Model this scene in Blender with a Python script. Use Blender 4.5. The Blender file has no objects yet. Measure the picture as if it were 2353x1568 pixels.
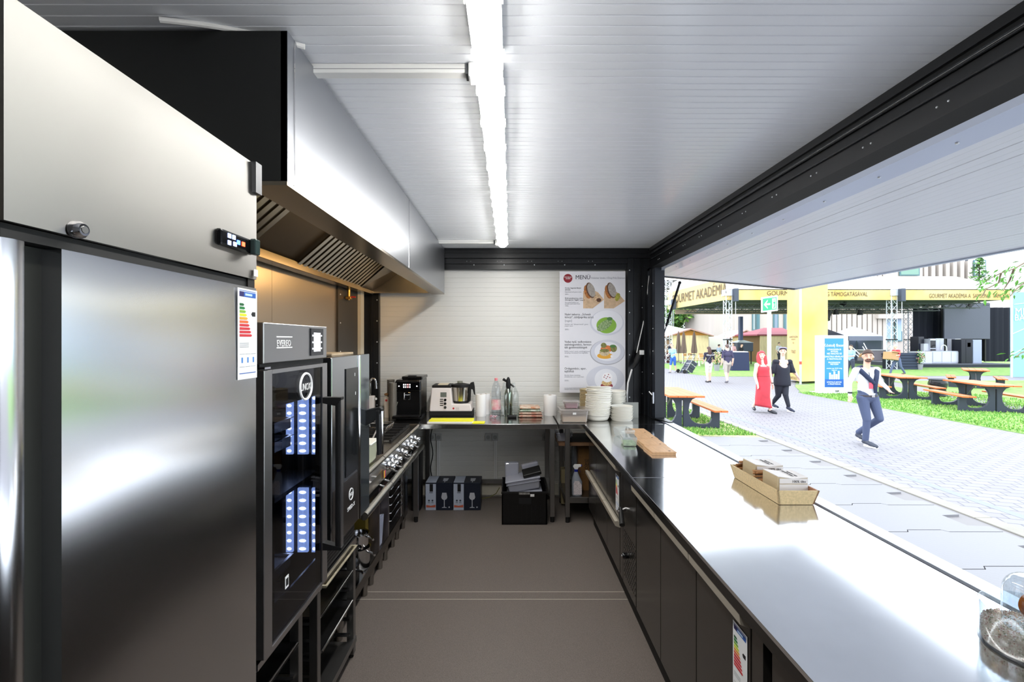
import bpy, bmesh, math, random
from mathutils import Vector, Matrix
random.seed(7)
S = bpy.context.scene
C = S.collection
PI = math.pi

# ------------------------------------------------------------------ camera, sky, exposure
F, VX, VY, ZC = 1046.0, 1172.0, 782.0, 1.62          # focal length in pixels, principal point, eye height
cd = bpy.data.cameras.new('camera'); cam = bpy.data.objects.new('camera', cd); C.objects.link(cam)
cam.location = (0, 0, ZC); cam.rotation_euler = (PI/2, 0, 0)
cd.sensor_width = 36.0; cd.lens = 36.0*F/2353.0
cd.shift_x = (1176.5-VX)/2353.0; cd.shift_y = -(784-VY)/2353.0
cd.clip_start = 0.05; cd.clip_end = 400
S.camera = cam
w = bpy.data.worlds.new('overcast_sky'); S.world = w; w.use_nodes = True
bg = w.node_tree.nodes['Background']
bg.inputs[0].default_value = (0.85, 0.925, 1.0, 1); bg.inputs[1].default_value = 2.0
S.view_settings.view_transform = 'Standard'; S.view_settings.look = 'None'
S.view_settings.exposure = 1.2; S.view_settings.gamma = 1.0; S.view_settings.use_curve_mapping = False
LED = 21.0                                            # radiance of the ceiling battens
try:
    S.cycles.use_denoising = True
    S.cycles.max_bounces = 10; S.cycles.diffuse_bounces = 4; S.cycles.glossy_bounces = 5
    S.cycles.transparent_max_bounces = 12; S.cycles.transmission_bounces = 8
    S.cycles.sample_clamp_indirect = 6.0
    S.cycles.caustics_reflective = True; S.cycles.caustics_refractive = False
except Exception:
    pass

def at(px, py, Y):
    return Vector(((px-VX)/F*Y, Y, ZC-(py-VY)/F*Y))
def gx(px, Y): return (px-VX)/F*Y
def gz(py, Y): return ZC-(py-VY)/F*Y

# ------------------------------------------------------------------ materials
def lin(c):
    if isinstance(c, str):
        c = c.lstrip('#'); c = [int(c[i:i+2], 16)/255 for i in (0, 2, 4)]
        c = [x/12.92 if x <= .04045 else ((x+.055)/1.055)**2.4 for x in c]
    return (c[0], c[1], c[2], 1)
MATS = {}
def M(name, col='#808080', rough=.5, metal=0., noise=None, bump=None, emit=0., spec=.5, aniso=0., coat=0., trans=0., alpha=1., stretch=None, tan='Z', ior=1.45, arot=0.):
    if name in MATS: return MATS[name]
    m = bpy.data.materials.new(name); m.use_nodes = True; nt = m.node_tree; p = nt.nodes['Principled BSDF']
    p.inputs['Base Color'].default_value = lin(col); p.inputs['Roughness'].default_value = rough
    p.inputs['Metallic'].default_value = metal; p.inputs['Specular IOR Level'].default_value = spec
    p.inputs['IOR'].default_value = ior
    if coat: p.inputs['Coat Weight'].default_value = coat; p.inputs['Coat Roughness'].default_value = .08
    if trans: p.inputs['Transmission Weight'].default_value = trans
    if alpha < 1: p.inputs['Alpha'].default_value = alpha
    if emit: p.inputs['Emission Color'].default_value = lin(col); p.inputs['Emission Strength'].default_value = emit
    if aniso:
        p.inputs['Anisotropic'].default_value = aniso; p.inputs['Anisotropic Rotation'].default_value = arot
        t = nt.nodes.new('ShaderNodeTangent'); t.direction_type = 'RADIAL'; t.axis = tan
        nt.links.new(t.outputs[0], p.inputs['Tangent'])
    tc = None
    def coords():
        nonlocal tc
        if tc is None:
            tcn = nt.nodes.new('ShaderNodeTexCoord'); mp = nt.nodes.new('ShaderNodeMapping')
            nt.links.new(tcn.outputs['Object'], mp.inputs['Vector'])
            if stretch: mp.inputs['Scale'].default_value = stretch
            tc = mp
        return tc.outputs[0]
    if noise:
        sc, amt = noise[0], noise[1]
        n = nt.nodes.new('ShaderNodeTexNoise'); n.inputs['Scale'].default_value = sc; n.inputs['Detail'].default_value = noise[3] if len(noise) > 3 else 4
        nt.links.new(coords(), n.inputs['Vector'])
        r = nt.nodes.new('ShaderNodeMapRange'); r.inputs[1].default_value = .3; r.inputs[2].default_value = .7
        nt.links.new(n.outputs['Fac'], r.inputs[0])
        mx = nt.nodes.new('ShaderNodeMix'); mx.data_type = 'RGBA'
        base = lin(col)
        c2 = lin(noise[2]) if len(noise) > 2 and noise[2] else tuple(min(1, x*(1+amt)) for x in base[:3])+(1,)
        c1 = base if len(noise) > 2 and noise[2] else tuple(x*(1-amt) for x in base[:3])+(1,)
        mx.inputs[6].default_value = c1; mx.inputs[7].default_value = c2
        nt.links.new(r.outputs[0], mx.inputs[0]); nt.links.new(mx.outputs[2], p.inputs['Base Color'])
    if bump:
        n = nt.nodes.new('ShaderNodeTexNoise'); n.inputs['Scale'].default_value = bump[0]; n.inputs['Detail'].default_value = bump[2] if len(bump) > 2 else 3
        nt.links.new(coords(), n.inputs['Vector'])
        b = nt.nodes.new('ShaderNodeBump'); b.inputs['Strength'].default_value = bump[1]; b.inputs['Distance'].default_value = bump[3] if len(bump) > 3 else .01
        nt.links.new(n.outputs['Fac'], b.inputs['Height']); nt.links.new(b.outputs[0], p.inputs['Normal'])
    MATS[name] = m
    return m
def GLASS(name, tint='#ffffff', refl=1.0, rough=0.0, base=.04, body=None, mix=0.):
    """clear pane: tinted see-through plus a Fresnel mirror coat (body/mix: a milky share)"""
    if name in MATS: return MATS[name]
    m = bpy.data.materials.new(name); m.use_nodes = True; nt = m.node_tree; nt.nodes.clear()
    o = nt.nodes.new('ShaderNodeOutputMaterial'); t = nt.nodes.new('ShaderNodeBsdfTransparent'); g = nt.nodes.new('ShaderNodeBsdfGlossy')
    t.inputs[0].default_value = lin(tint); g.inputs['Roughness'].default_value = rough
    f = nt.nodes.new('ShaderNodeLayerWeight'); f.inputs[0].default_value = .5          # Schlick: .04 + .96 (1-cos)^5
    pw = nt.nodes.new('ShaderNodeMath'); pw.operation = 'POWER'; pw.inputs[1].default_value = 5.; nt.links.new(f.outputs['Facing'], pw.inputs[0])
    ma = nt.nodes.new('ShaderNodeMath'); ma.operation = 'MULTIPLY_ADD'; ma.inputs[1].default_value = .9; ma.inputs[2].default_value = base; nt.links.new(pw.outputs[0], ma.inputs[0])
    mx = nt.nodes.new('ShaderNodeMixShader'); nt.links.new(ma.outputs[0], mx.inputs[0])
    src = t.outputs[0]
    if body:
        d = nt.nodes.new('ShaderNodeBsdfDiffuse'); d.inputs[0].default_value = lin(body)
        m2 = nt.nodes.new('ShaderNodeMixShader'); m2.inputs[0].default_value = mix
        nt.links.new(t.outputs[0], m2.inputs[1]); nt.links.new(d.outputs[0], m2.inputs[2]); src = m2.outputs[0]
    nt.links.new(src, mx.inputs[1]); nt.links.new(g.outputs[0], mx.inputs[2]); nt.links.new(mx.outputs[0], o.inputs[0])
    MATS[name] = m
    return m

# ------------------------------------------------------------------ mesh builder
class MB:
    def __init__(s): s.v = []; s.f = []; s.m = []
    def add(s, vs, fs, mi=0):
        b = len(s.v); s.v += [Vector(v) for v in vs]
        for f in fs: s.f.append([b+i for i in f]); s.m.append(mi)
        return s
    def box(s, x0, x1, y0, y1, z0, z1, mi=0):
        return s.add([(x0,y0,z0),(x1,y0,z0),(x1,y1,z0),(x0,y1,z0),(x0,y0,z1),(x1,y0,z1),(x1,y1,z1),(x0,y1,z1)],
                     [(0,3,2,1),(4,5,6,7),(0,1,5,4),(1,2,6,5),(2,3,7,6),(3,0,4,7)], mi)
    def cyl(s, p0, p1, r0, r1=None, n=12, caps=True, mi=0):
        p0 = Vector(p0); p1 = Vector(p1); r1 = r0 if r1 is None else r1
        d = (p1-p0).normalized(); u = d.orthogonal().normalized(); w = d.cross(u)
        vs = []
        for p, r in ((p0, r0), (p1, r1)):
            for i in range(n):
                a = 2*PI*i/n; vs.append(p+u*(r*math.cos(a))+w*(r*math.sin(a)))
        fs = [(i, (i+1) % n, n+(i+1) % n, n+i) for i in range(n)]
        if caps: fs += [tuple(range(n))[::-1], tuple(range(n, 2*n))]
        return s.add(vs, fs, mi)
    def tube(s, pts, r, n=8, mi=0, caps=True, closed=False):
        pts = [Vector(p) for p in pts]; k = len(pts); vs = []; u = None
        for i, p in enumerate(pts):
            a = pts[i-1] if i else (pts[-1] if closed else p); b = pts[i+1] if i < k-1 else (pts[0] if closed else p)
            d = (b-a).normalized()
            if u is None: u = d.orthogonal().normalized()
            u = (u-d*u.dot(d)).normalized(); w = d.cross(u); rr = r[i] if isinstance(r, (list, tuple)) else r
            for j in range(n):
                t = 2*PI*j/n; vs.append(p+u*(rr*math.cos(t))+w*(rr*math.sin(t)))
        fs = []
        for i in range(k if closed else k-1):
            b2 = ((i+1) % k)*n
            for j in range(n): fs.append((i*n+j, i*n+(j+1) % n, b2+(j+1) % n, b2+j))
        if caps and not closed: fs += [tuple(range(n))[::-1], tuple(range((k-1)*n, k*n))]
        return s.add(vs, fs, mi)
    def lathe(s, prof, c=(0,0,0), n=24, axis='Z', mi=0, sx=1., sy=1.):
        c = Vector(c); vs = []; fs = []; k = len(prof)
        for r, z in prof:
            for j in range(n):
                a = 2*PI*j/n; x, y = r*math.cos(a)*sx, r*math.sin(a)*sy
                vs.append(c+{'Z': Vector((x,y,z)), 'Y': Vector((x,z,y)), 'X': Vector((z,x,y))}[axis])
        for i in range(k-1):
            for j in range(n): fs.append((i*n+j, i*n+(j+1) % n, (i+1)*n+(j+1) % n, (i+1)*n+j))
        if prof[0][0] > 1e-5: fs.append(tuple(range(n))[::-1])
        if prof[-1][0] > 1e-5: fs.append(tuple(range((k-1)*n, k*n)))
        return s.add(vs, fs, mi)
    def prism(s, poly, axis, a0, a1, mi=0):
        n = len(poly)
        def P(q, a): return {'X': (a, q[0], q[1]), 'Y': (q[0], a, q[1]), 'Z': (q[0], q[1], a)}[axis]
        vs = [P(q, a0) for q in poly]+[P(q, a1) for q in poly]
        return s.add(vs, [(i, (i+1) % n, n+(i+1) % n, n+i) for i in range(n)]+[tuple(range(n))[::-1], tuple(range(n, 2*n))], mi)
    def loft(s, rings, caps=True, mi=0):
        n = len(rings[0]); vs = [v for r in rings for v in r]; fs = []
        for i in range(len(rings)-1):
            for j in range(n): fs.append((i*n+j, i*n+(j+1) % n, (i+1)*n+(j+1) % n, (i+1)*n+j))
        if caps: fs += [tuple(range(n))[::-1], tuple(range((len(rings)-1)*n, len(rings)*n))]
        return s.add(vs, fs, mi)
    def ball(s, c, r, nu=12, nv=8, mi=0):
        r = (r,r,r) if not isinstance(r, (tuple, list)) else r; c = Vector(c); vs = []; fs = []
        for i in range(1, nv):
            t = PI*i/nv
            for j in range(nu):
                a = 2*PI*j/nu; vs.append(c+Vector((r[0]*math.sin(t)*math.cos(a), r[1]*math.sin(t)*math.sin(a), r[2]*math.cos(t))))
        top = len(vs); vs.append(c+Vector((0,0,r[2]))); vs.append(c-Vector((0,0,r[2])))
        for i in range(nv-2):
            for j in range(nu): fs.append((i*nu+j, (i+1)*nu+j, (i+1)*nu+(j+1) % nu, i*nu+(j+1) % nu))
        for j in range(nu): fs.append((top, j, (j+1) % nu)); fs.append((top+1, (nv-2)*nu+(j+1) % nu, (nv-2)*nu+j))
        return s.add(vs, fs, mi)
    def quad(s, a, b, c, d, mi=0): return s.add([a,b,c,d], [(0,1,2,3)], mi)
    def xf(s, mat):
        s.v = [mat @ v for v in s.v]; return s

O = {}
def thing(name, label, cat, loc=(0,0,0), rz=0, group=None, kind=None):
    o = bpy.data.objects.new(name, None); C.objects.link(o); o.location = loc; o.rotation_euler = (0,0,rz); o.empty_display_size = .05
    tag(o, label, cat, group, kind); O[o.name] = Vector(loc)
    return o
def tag(o, label=None, cat=None, group=None, kind=None):
    if label: o['label'] = label
    if cat: o['category'] = cat
    if group: o['group'] = group
    if kind: o['kind'] = kind
    return o
def mesh(mb, name, mats, smooth=False, angle=40):
    me = bpy.data.meshes.new(name)
    me.from_pydata([tuple(v) for v in mb.v], [], mb.f)
    bm = bmesh.new(); bm.from_mesh(me); bmesh.ops.recalc_face_normals(bm, faces=bm.faces); bm.to_mesh(me); bm.free()
    for m in (mats if isinstance(mats, (list, tuple)) else [mats]): me.materials.append(m)
    if any(mb.m): me.polygons.foreach_set('material_index', mb.m)
    if smooth:
        me.shade_smooth(); me.set_sharp_from_angle(angle=math.radians(angle))
    me.update()
    return me
def part(mb, name, mats, parent=None, smooth=False, bev=0, world=True, label=None, seg=2, kind=None, angle=40):
    """link a builder as ONE mesh object; world coordinates unless world=False (then local to the parent)"""
    if parent is not None and world:
        org = O[parent.name]; mb.v = [v-org for v in mb.v]
    elif parent is None and world:
        lo = Vector([min(v[i] for v in mb.v) for i in range(3)]); hi = Vector([max(v[i] for v in mb.v) for i in range(3)])
        org = Vector(((lo.x+hi.x)/2, (lo.y+hi.y)/2, lo.z)); mb.v = [v-org for v in mb.v]
    else: org = Vector((0,0,0))
    me = mesh(mb, name, mats, smooth, angle); o = bpy.data.objects.new(name, me); C.objects.link(o)
    if parent is not None: o.parent = parent; O[o.name] = O[parent.name]
    else: o.location = org; O[o.name] = org
    if bev:
        b = o.modifiers.new('bevel', 'BEVEL'); b.width = bev; b.segments = seg; b.limit_method = 'ANGLE'; b.angle_limit = math.radians(40)
    if label: o['label'] = label
    if kind: o['kind'] = kind
    return o
def struct(mb, name, mats, parent=None, **k):
    o = part(mb, name, mats, parent, **k)
    if parent is None: o['kind'] = 'structure'
    return o
def share(src, name, parent, loc, rot=(0,0,0), scale=None):
    """another object on the same mesh data; loc in world"""
    o = bpy.data.objects.new(name, src); C.objects.link(o)
    if parent is not None: o.parent = parent; o.location = Vector(loc)-O[parent.name]
    else: o.location = loc
    o.rotation_euler = rot
    if scale: o.scale = scale
    O[o.name] = O[parent.name] if parent is not None else Vector(loc)
    return o
def copy_tree(o, parent=None):
    c = o.copy(); C.objects.link(c); c.parent = parent; O[c.name] = O[o.name]
    for ch in list(o.children): copy_tree(ch, c)
    return c
def text(s, size, loc, mat, parent, x=(1,0,0), up=(0,0,1), align='LEFT', name='lettering', world=True, extrude=.0004, sx=1., va='TOP_BASELINE', space=1.):
    cu = bpy.data.curves.new(name, 'FONT'); cu.body = s; cu.size = size; cu.extrude = extrude; cu.align_x = align; cu.materials.append(mat)
    cu.align_y = va; cu.resolution_u = 2; cu.space_line = space
    o = bpy.data.objects.new(name, cu); C.objects.link(o)
    x = Vector(x).normalized(); up = Vector(up).normalized(); n = x.cross(up)
    m = Matrix((x*sx, up, n)).transposed().to_4x4()
    m.translation = Vector(loc)-(O[parent.name] if (parent is not None and world) else Vector((0,0,0)))
    if parent is not None: o.parent = parent
    o.matrix_local = m
    return o

# shared materials
STEEL = M('brushed_steel', '#c4c4c6', .2, 1., bump=(3., .04, 2, .02), noise=(60, .05), stretch=(1, .05, 1))
STEELV = M('fridge_steel', '#cfcfd2', .2, 1., bump=(1.6, .10, 1, .02), aniso=.75, tan='Z')
STEELTOP = M('worktop_steel', '#eceef2', .12, 1., bump=(2.2, .05, 2, .01), noise=(5, .06))
STEELD = M('dull_steel', '#8d8c8b', .34, 1.)
CHROME = M('chrome', '#d8d8da', .08, 1.)
DARKDOOR = M('charcoal_steel', '#57534f', .2, .75, noise=(200, .08))
BLACK = M('black_frame', '#0b0d11', .38, 0., noise=(30, .2))
BLACKG = M('black_gloss', '#08080a', .12)
BLACKM = M('black_matte', '#0c0c0d', .6)
ORD = 'bottom second third fourth fifth sixth seventh eighth ninth tenth eleventh twelfth thirteenth fourteenth fifteenth sixteenth seventeenth eighteenth nineteenth twentieth'.split()
def nth(k, n): return 'topmost' if k == n-1 else ('bottom' if k == 0 else ORD[k]+' from bottom')
WHITEP = M('white_plastic', '#e6e6e4', .35)
WALLW = M('wall_white', '#dcdbd6', .34)
CEILW = M('ceiling_white', '#eceff4', .24, spec=.7)
ALU = M('aluminium', '#b9bcc2', .3, 1.)
RUBBER = M('rubber', '#101010', .7)
# ------------------------------------------------------------------ the kiosk shell
Y0, Y1, XL, XR, ZT = -1.2, 4.72, -1.5, 1.42, 2.55
fl = struct(MB().box(XL-.06, XR+.02, Y0, Y1+.06, -.12, 0), 'floor', M('vinyl_floor', '#6e6660', .42, noise=(260, .3, None, 6), bump=(300, .12), spec=.4))
for yy in (2.927, 2.843):
    part(MB().box(-1.0, .76, yy-.0022, yy+.0022, 0, .0012), 'seam_weld', M('seam_grey', '#b9b2a6', .5), fl)
def grooved_y(y0, y1, pitch, depth, z0, z1, wg=.0035):          # profile (y,z), grooves open downwards
    pts = [(y0, z0+depth)]; y = y0+.004; pts.append((y, z0))
    while y+pitch < y1-.01:
        y += pitch; pts += [(y-wg, z0), (y-wg*.5, z0+depth), (y+wg*.5, z0+depth), (y+wg, z0)]
    pts += [(y1-.004, z0), (y1, z0+depth), (y1, z1), (y0, z1)]
    return pts
ce = struct(MB().box(XL-.06, XR+.02, Y0, Y1+.06, ZT+.04, ZT+.1), 'ceiling', CEILW)
yb = [Y0, -.31, .69, 1.69, 2.69, 3.69, Y1]
for a, b in zip(yb, yb[1:]):
    part(MB().prism(grooved_y(a, b, .0435, .0022, ZT, ZT+.04), 'X', XL, XR), 'ceiling_panel', CEILW, ce)
# back wall: horizontal ribbed panels
wb = struct(MB().box(XL-.06, XR+.02, Y1+.03, Y1+.07, -.1, ZT+.05), 'wall_back', WALLW)
for z0, z1 in ((0, .98), (.98, 2.11), (2.11, 2.5)):
    poly = [(Y1+.03, z0), (Y1+.002, z0), (Y1, z0+.004)]; z = z0
    while z+.052 < z1-.01:
        z += .052; poly += [(Y1, z-.004), (Y1+.0025, z-.0015), (Y1+.0025, z+.0015), (Y1, z+.004)]
    poly += [(Y1, z1-.004), (Y1+.002, z1), (Y1+.03, z1)]
    part(MB().prism(poly, 'X', XL, XR), 'wall_panel', WALLW, wb)
bolt = mesh(MB().lathe([(0, .005), (.004, .0045), (.0062, .002), (.0066, 0)], n=10), 'bolt', M('bolt_zinc', '#dfe2e6', .3, .6), True)
# black steel frame on the back wall
t1 = struct(MB().box(XL, XR, 4.60, Y1, 2.452, ZT), 'trim_1', BLACK)
part(MB().box(XL, XR, 4.64, Y1, 2.40, 2.452), 'rail', BLACK, t1); part(MB().box(XL, XR, 4.66, Y1, 2.345, 2.398), 'rail', BLACK, t1)
part(MB().box(XL, XR, 4.585, 4.60, 2.50, 2.515), 'bead', BLACK, t1)
for i in range(-4, 5):
    share(bolt, 'bolt', t1, (-.37+.31*(i+0), 4.66, gz(609, 4.66)), (PI/2, 0, 0))
    for d in (-.02, .02): share(bolt, 'bolt', t1, (-.42+.31*i+d, 4.64, 2.425), (PI/2, 0, 0), (.5,.5,.5))
t2 = struct(MB().box(-1.50, -1.345, 4.66, Y1, 0, 2.36), 'trim_2', BLACK)
part(MB().box(-1.42, -1.405, 4.645, 4.66, 0, 2.36), 'rib', BLACK, t2)
for i in range(9): share(bolt, 'bolt', t2, (-1.362, 4.66, gz(738, 4.66)-.215*(i-3)), (PI/2, 0, 0))
t3 = struct(MB().box(1.195, XR, 4.62, Y1, 0, 2.45), 'trim_3', BLACK)
for a in (1.255, 1.31): part(MB().box(a, a+.012, 4.605, 4.62, 0, 2.45), 'rib', BLACK, t3)
for i in range(9): share(bolt, 'bolt', t3, (1.213, 4.62, 2.33-.215*i), (PI/2, 0, 0))
# corner post beside the hatch
t4 = struct(MB().box(1.36, 1.45, 4.27, 4.62, -.1, 2.30), 'trim_4', M('post_blue_black', '#1a1f27', .4))
part(MB().box(1.325, 1.36, 4.50, 4.62, 0, 2.35), 'channel', BLACK, t4); part(MB().box(1.345, 1.36, 4.36, 4.40, .88, 2.3), 'channel', BLACK, t4)
for i in range(9):
    share(bolt, 'bolt', t4, (1.36, 4.33, 2.16-.215*i), (0, -PI/2, 0))
    share(bolt, 'bolt', t4, (1.325, 4.56, 2.16-.215*i), (0, -PI/2, 0), (.7,.7,.7))
part(MB().box(1.342, 1.36, 4.285, 4.32, 1.02, 1.13), 'latch_plate', ALU, t4, bev=.003)
part(MB().cyl((1.345, 4.30, 1.1), (1.325, 4.33, 1.13), .008), 'latch_pin', CHROME, t4, smooth=True)
# lintel over the hatch
t5 = struct(MB().box(1.42, 1.55, Y0, 4.64, 2.345, ZT+.04), 'trim_5', BLACK)
part(MB().box(1.405, 1.42, Y0, 4.64, 2.515, ZT), 'flange', BLACK, t5)
part(MB().cyl((1.409, Y0, 2.485), (1.409, 4.62, 2.485), .0085, n=10), 'bead', M('lintel_bead', '#2a2c30', .25), t5, smooth=True)
part(MB().cyl((1.412, Y0, 2.432), (1.412, 4.62, 2.432), .004, n=8), 'bead', M('lintel_bead', '#2a2c30', .25), t5, smooth=True)
part(MB().prism([(1.40, 2.345), (1.55, 2.345), (1.55, 2.29), (1.432, 2.285)], 'Y', Y0, 4.64), 'hinge_cover', M('hinge_grey', '#24272b', .45), t5)
for k in range(14):
    for d in (0, .04):
        share(bolt, 'bolt', t5, (1.42, .84+.317*k+d, 2.395), (0, -PI/2, 0), (.62,.62,.62))
# left wall: steel cladding, then the dark frame bay
wl = struct(MB().box(XL-.06, XL-.004, Y0, Y1, -.1, ZT+.05), 'wall_left', WALLW)
for a, b in ((Y0, .6), (.6, 1.72), (1.72, 2.86), (2.86, 3.92)):
    part(MB().box(XL-.004, XL+.004, a+.0015, b-.0015, .02, 2.30), 'steel_panel', M('splash_steel', '#a59a8c', .32, .85, bump=(2., .05, 1, .02)), wl)
part(MB().box(XL-.004, XL+.02, 3.92, 4.42, 0, 2.4), 'frame_bay', M('bay_grey', '#393632', .4, .3), wl)
for i in range(6): share(bolt, 'bolt', wl, (XL+.02, 3.97, 2.02-.25*i), (0, PI/2, 0))
part(MB().box(XL-.004, XL+.05, 4.42, 4.52, 0, 2.4), 'pilaster', M('pilaster_cream', '#c9c2b0', .5), wl)
# rear wall behind the viewer, right wall under the hatch, sill
wr = struct(MB().box(XL-.06, XR+.08, Y0-.06, Y0, -.1, ZT+.1), 'wall_rear', M('rear_wall_grey', '#6f7073', .4))
ww = struct(MB().box(1.40, 1.46, Y0, 4.62, -.34, .862), 'wall_right', M('outer_wall', '#2a2d31', .5))
part(MB().box(1.40, 1.50, Y0, -.95, .862, 2.345), 'post', BLACK, ww)
si = struct(MB().box(1.386, 1.452, -.95, 4.30, .866, .884), 'window_sill', M('sill_alu', '#ccd2dc', .35, .7))
part(MB().box(1.372, 1.386, -.95, 4.30, .85, .874), 'gasket', M('gasket_navy', '#15162e', .5), si)
part(MB().prism([(1.33, 4.30), (1.452, 4.30), (1.452, 4.05), (1.41, 4.05)], 'Z', .8845, .892), 'corner_plate', BLACK, si)

# ------------------------------------------------------------------ hatch flap
ang = math.atan2(2.14-2.28, 2.88-1.42); L = math.hypot(2.88-1.42, .14)
fp = thing('hatch_flap', 'large white ribbed serving hatch flap propped open over the counter', 'hatch flap', (1.42, 1.8, 2.28))
FLAPW = M('flap_white', '#e9edf4', .26, spec=.6)
def flapdir(u, t): return (1.42+u*math.cos(ang)-t*math.sin(ang), 2.28+u*math.sin(ang)+t*math.cos(ang))
edges = [.11, .225, .315, .60, .90, 1.20, L]
for a, b in zip(edges, edges[1:]):
    pts = [(a, .003), (a+.003, 0)]; u = a
    n = max(1, round((b-a)/.045)); st = (b-a)/n
    for i in range(1, n):
        u = a+st*i; pts += [(u-.003, 0), (u-.001, .0004), (u+.001, .0004), (u+.003, 0)]
    pts += [(b-.003, 0), (b, .003), (b, .05), (a, .05)]
    part(MB().prism([flapdir(*q) for q in pts], 'Y', -1.0, 4.64), 'flap_panel', FLAPW, fp)
part(MB().prism([flapdir(*q) for q in ((0, -.004), (.108, -.004), (.108, .05), (0, .05))], 'Y', -1.0, 4.64), 'edge_profile', M('flap_alu', '#bac3d6', .3, .4), fp)
for yy in (-1.0, 4.60):
    part(MB().prism([flapdir(*q) for q in ((0, -.008), (L+.01, -.008), (L+.01, .055), (0, .055))], 'Y', yy, yy+.045), 'end_profile', M('flap_end', '#2b2e33', .4), fp)
part(MB().prism([flapdir(*q) for q in ((L-.002, -.008), (L+.022, -.008), (L+.022, .055), (L-.002, .055))], 'Y', -1.0, 4.645), 'outer_profile', M('flap_alu', '#bac3d6', .3, .4), fp)
for k in range(13):
    x, z = flapdir(.055, -.004); share(bolt, 'screw', fp, (x, .55+.317*k, z), (PI, 0, 0), (.9,.9,.9))
gs = thing('gas_strut', 'black gas strut propping the hatch flap beside the corner post', 'gas strut', at(1503, 845, 4.42))
pA, pB = Vector((1.39, 4.40, gz(842, 4.40))), Vector((1.64, 4.40, gz(650, 4.4)))
pM = pA.lerp(pB, .48)
part(MB().cyl(pA, pM, .006, n=10), 'rod', M('strut_rod', '#4a4d52', .25, .8), gs, smooth=True)
part(MB().cyl(pM, pB, .0115, n=12), 'cylinder', BLACKM, gs, smooth=True)
part(MB().box(pA.x-.02, pA.x+.012, 4.375, 4.425, pA.z-.05, pA.z+.025), 'bracket', WHITEP, gs, bev=.006)
part(MB().ball(pB, .016), 'ball_joint', BLACKM, gs, smooth=True)

# ------------------------------------------------------------------ ceiling battens and trunking
LMAT = M('led_diffuser', '#fffdf8', .4, emit=LED)
for i, (a, b, lab) in enumerate(((.12, 1.475, 'white LED batten light overhead, nearest of the three in the row'),
                                 (1.515, 2.85, 'middle white LED batten light of the ceiling row'),
                                 (2.862, 4.19, 'far white LED batten light, the last before the back wall'))):
    t = thing('linear_light', lab, 'ceiling light', (-.068, (a+b)/2, 2.465), group='LED battens in a row on the ceiling')
    part(MB().box(-.113, -.023, a+.004, b-.004, 2.498, 2.549), 'housing', WHITEP, t, bev=.006)
    ring = []
    rings = []
    for yy, s in ((a, .25), (a+.012, .75), (a+.035, 1), (b-.035, 1), (b-.012, .75), (b, .25)):
        rings.append([(-.068+.043*s*math.cos(q), yy, 2.500-.036*s*math.sin(q)) for q in [.04+(PI-.08)*k/14 for k in range(15)]])
    part(MB().loft(rings, caps=True), 'diffuser', LMAT, t, smooth=True)
    part(MB().box(-.114, -.111, a+.004, b-.004, 2.492, 2.497), 'rim', WHITEP, t); part(MB().box(-.025, -.022, a+.004, b-.004, 2.492, 2.497), 'rim', WHITEP, t)
    n = 6
    for k in range(n):
        for sx in (-.119, -.0205): part(MB().box(sx, sx+.0035, a+.08+(b-a-.16)*k/(n-1)-.012, a+.08+(b-a-.16)*k/(n-1)+.012, 2.482, 2.506), 'clip', WHITEP, t)
for yy, xa, xb, lab in ((1.545, -.70, -.135, 'white cable trunking on the ceiling beside the nearest light joint'), (4.235, -.70, -.135, 'white cable trunking on the ceiling near the back wall')):
    t = thing('cable_trunking', lab, 'cable trunking', ((xa+xb)/2, yy, 2.52))
    part(MB().box(xa, xb, yy-.018, yy+.018, 2.518, 2.549), 'duct', WHITEP, t, bev=.002); part(MB().box(xa, xb, yy-.0185, yy-.0165, 2.53, 2.532), 'lid_seam', M('seam_shade', '#8b8d90', .5), t)
    part(MB().box(xb-.005, xb+.045, yy-.03, yy+.03, 2.50, 2.549), 'junction_box', WHITEP, t, bev=.006)
    part(MB().box(xb-.014, xb-.004, yy-.022, yy+.022, 2.512, 2.545), 'cable_gland', M('gland_grey', '#4b4d50', .5), t)
tag(part(MB().tube([(-1.0+.36*k/12, 1.30+.12*k/12, 2.535+.012*math.sin(PI*k/12)) for k in range(13)], .008, 8), 'white_cable', WHITEP, smooth=True), 'loose white cable looping above the extractor hood', 'cable')

# ------------------------------------------------------------------ extractor hood
hd = thing('extractor_hood', 'long stainless steel wall extractor hood with slatted grease filters', 'extractor hood', (-1.05, 2.95, 2.09))
HX, HB, HT, HY0, HY1 = -.66, 2.092, 2.538, 1.35, 4.58
HOOD = M('hood_steel', '#a3a6ac', .32, 1., bump=(1.3, .12, 1, .03))
for a, b in ((HY0, 1.39), (1.392, 2.974), (2.978, HY1)):
    part(MB().box(HX-.02, HX, a, b, HB, HT), 'front_panel', HOOD, hd)
part(MB().box(HX-.001, HX+.003, 2.972, 2.981, HB+.001, HT), 'joint_strip', CHROME, hd)
part(MB().box(HX-.001, HX+.002, 1.388, 1.394, HB+.001, HT-.02), 'joint_strip', CHROME, hd)
part(MB().box(-1.46, HX-.001, HY0, HY0+.02, HB, HT), 'side_panel', M('hood_side_shaded', '#232424', .32, .3), hd)  # near side is steel; shade and dark reflections are put into its colour
part(MB().box(-1.46, HX-.02, HY1-.02, HY1, HB, HT), 'side_panel', STEELD, hd)
part(MB().box(-1.46, HX-.02, HY0+.02, HY1-.02, HT-.012, HT), 'top_panel', STEELD, hd)
part(MB().box(-1.47, -1.455, HY0+.02, HY1-.02, HB, HT-.012), 'back_panel', STEELD, hd)
FLG = M('hood_flange_steel', '#8f8577', .25, 1.)
part(MB().box(-.775, HX-.001, HY0, HY1, HB-.012, HB+.001), 'lower_flange', FLG, hd)
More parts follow.
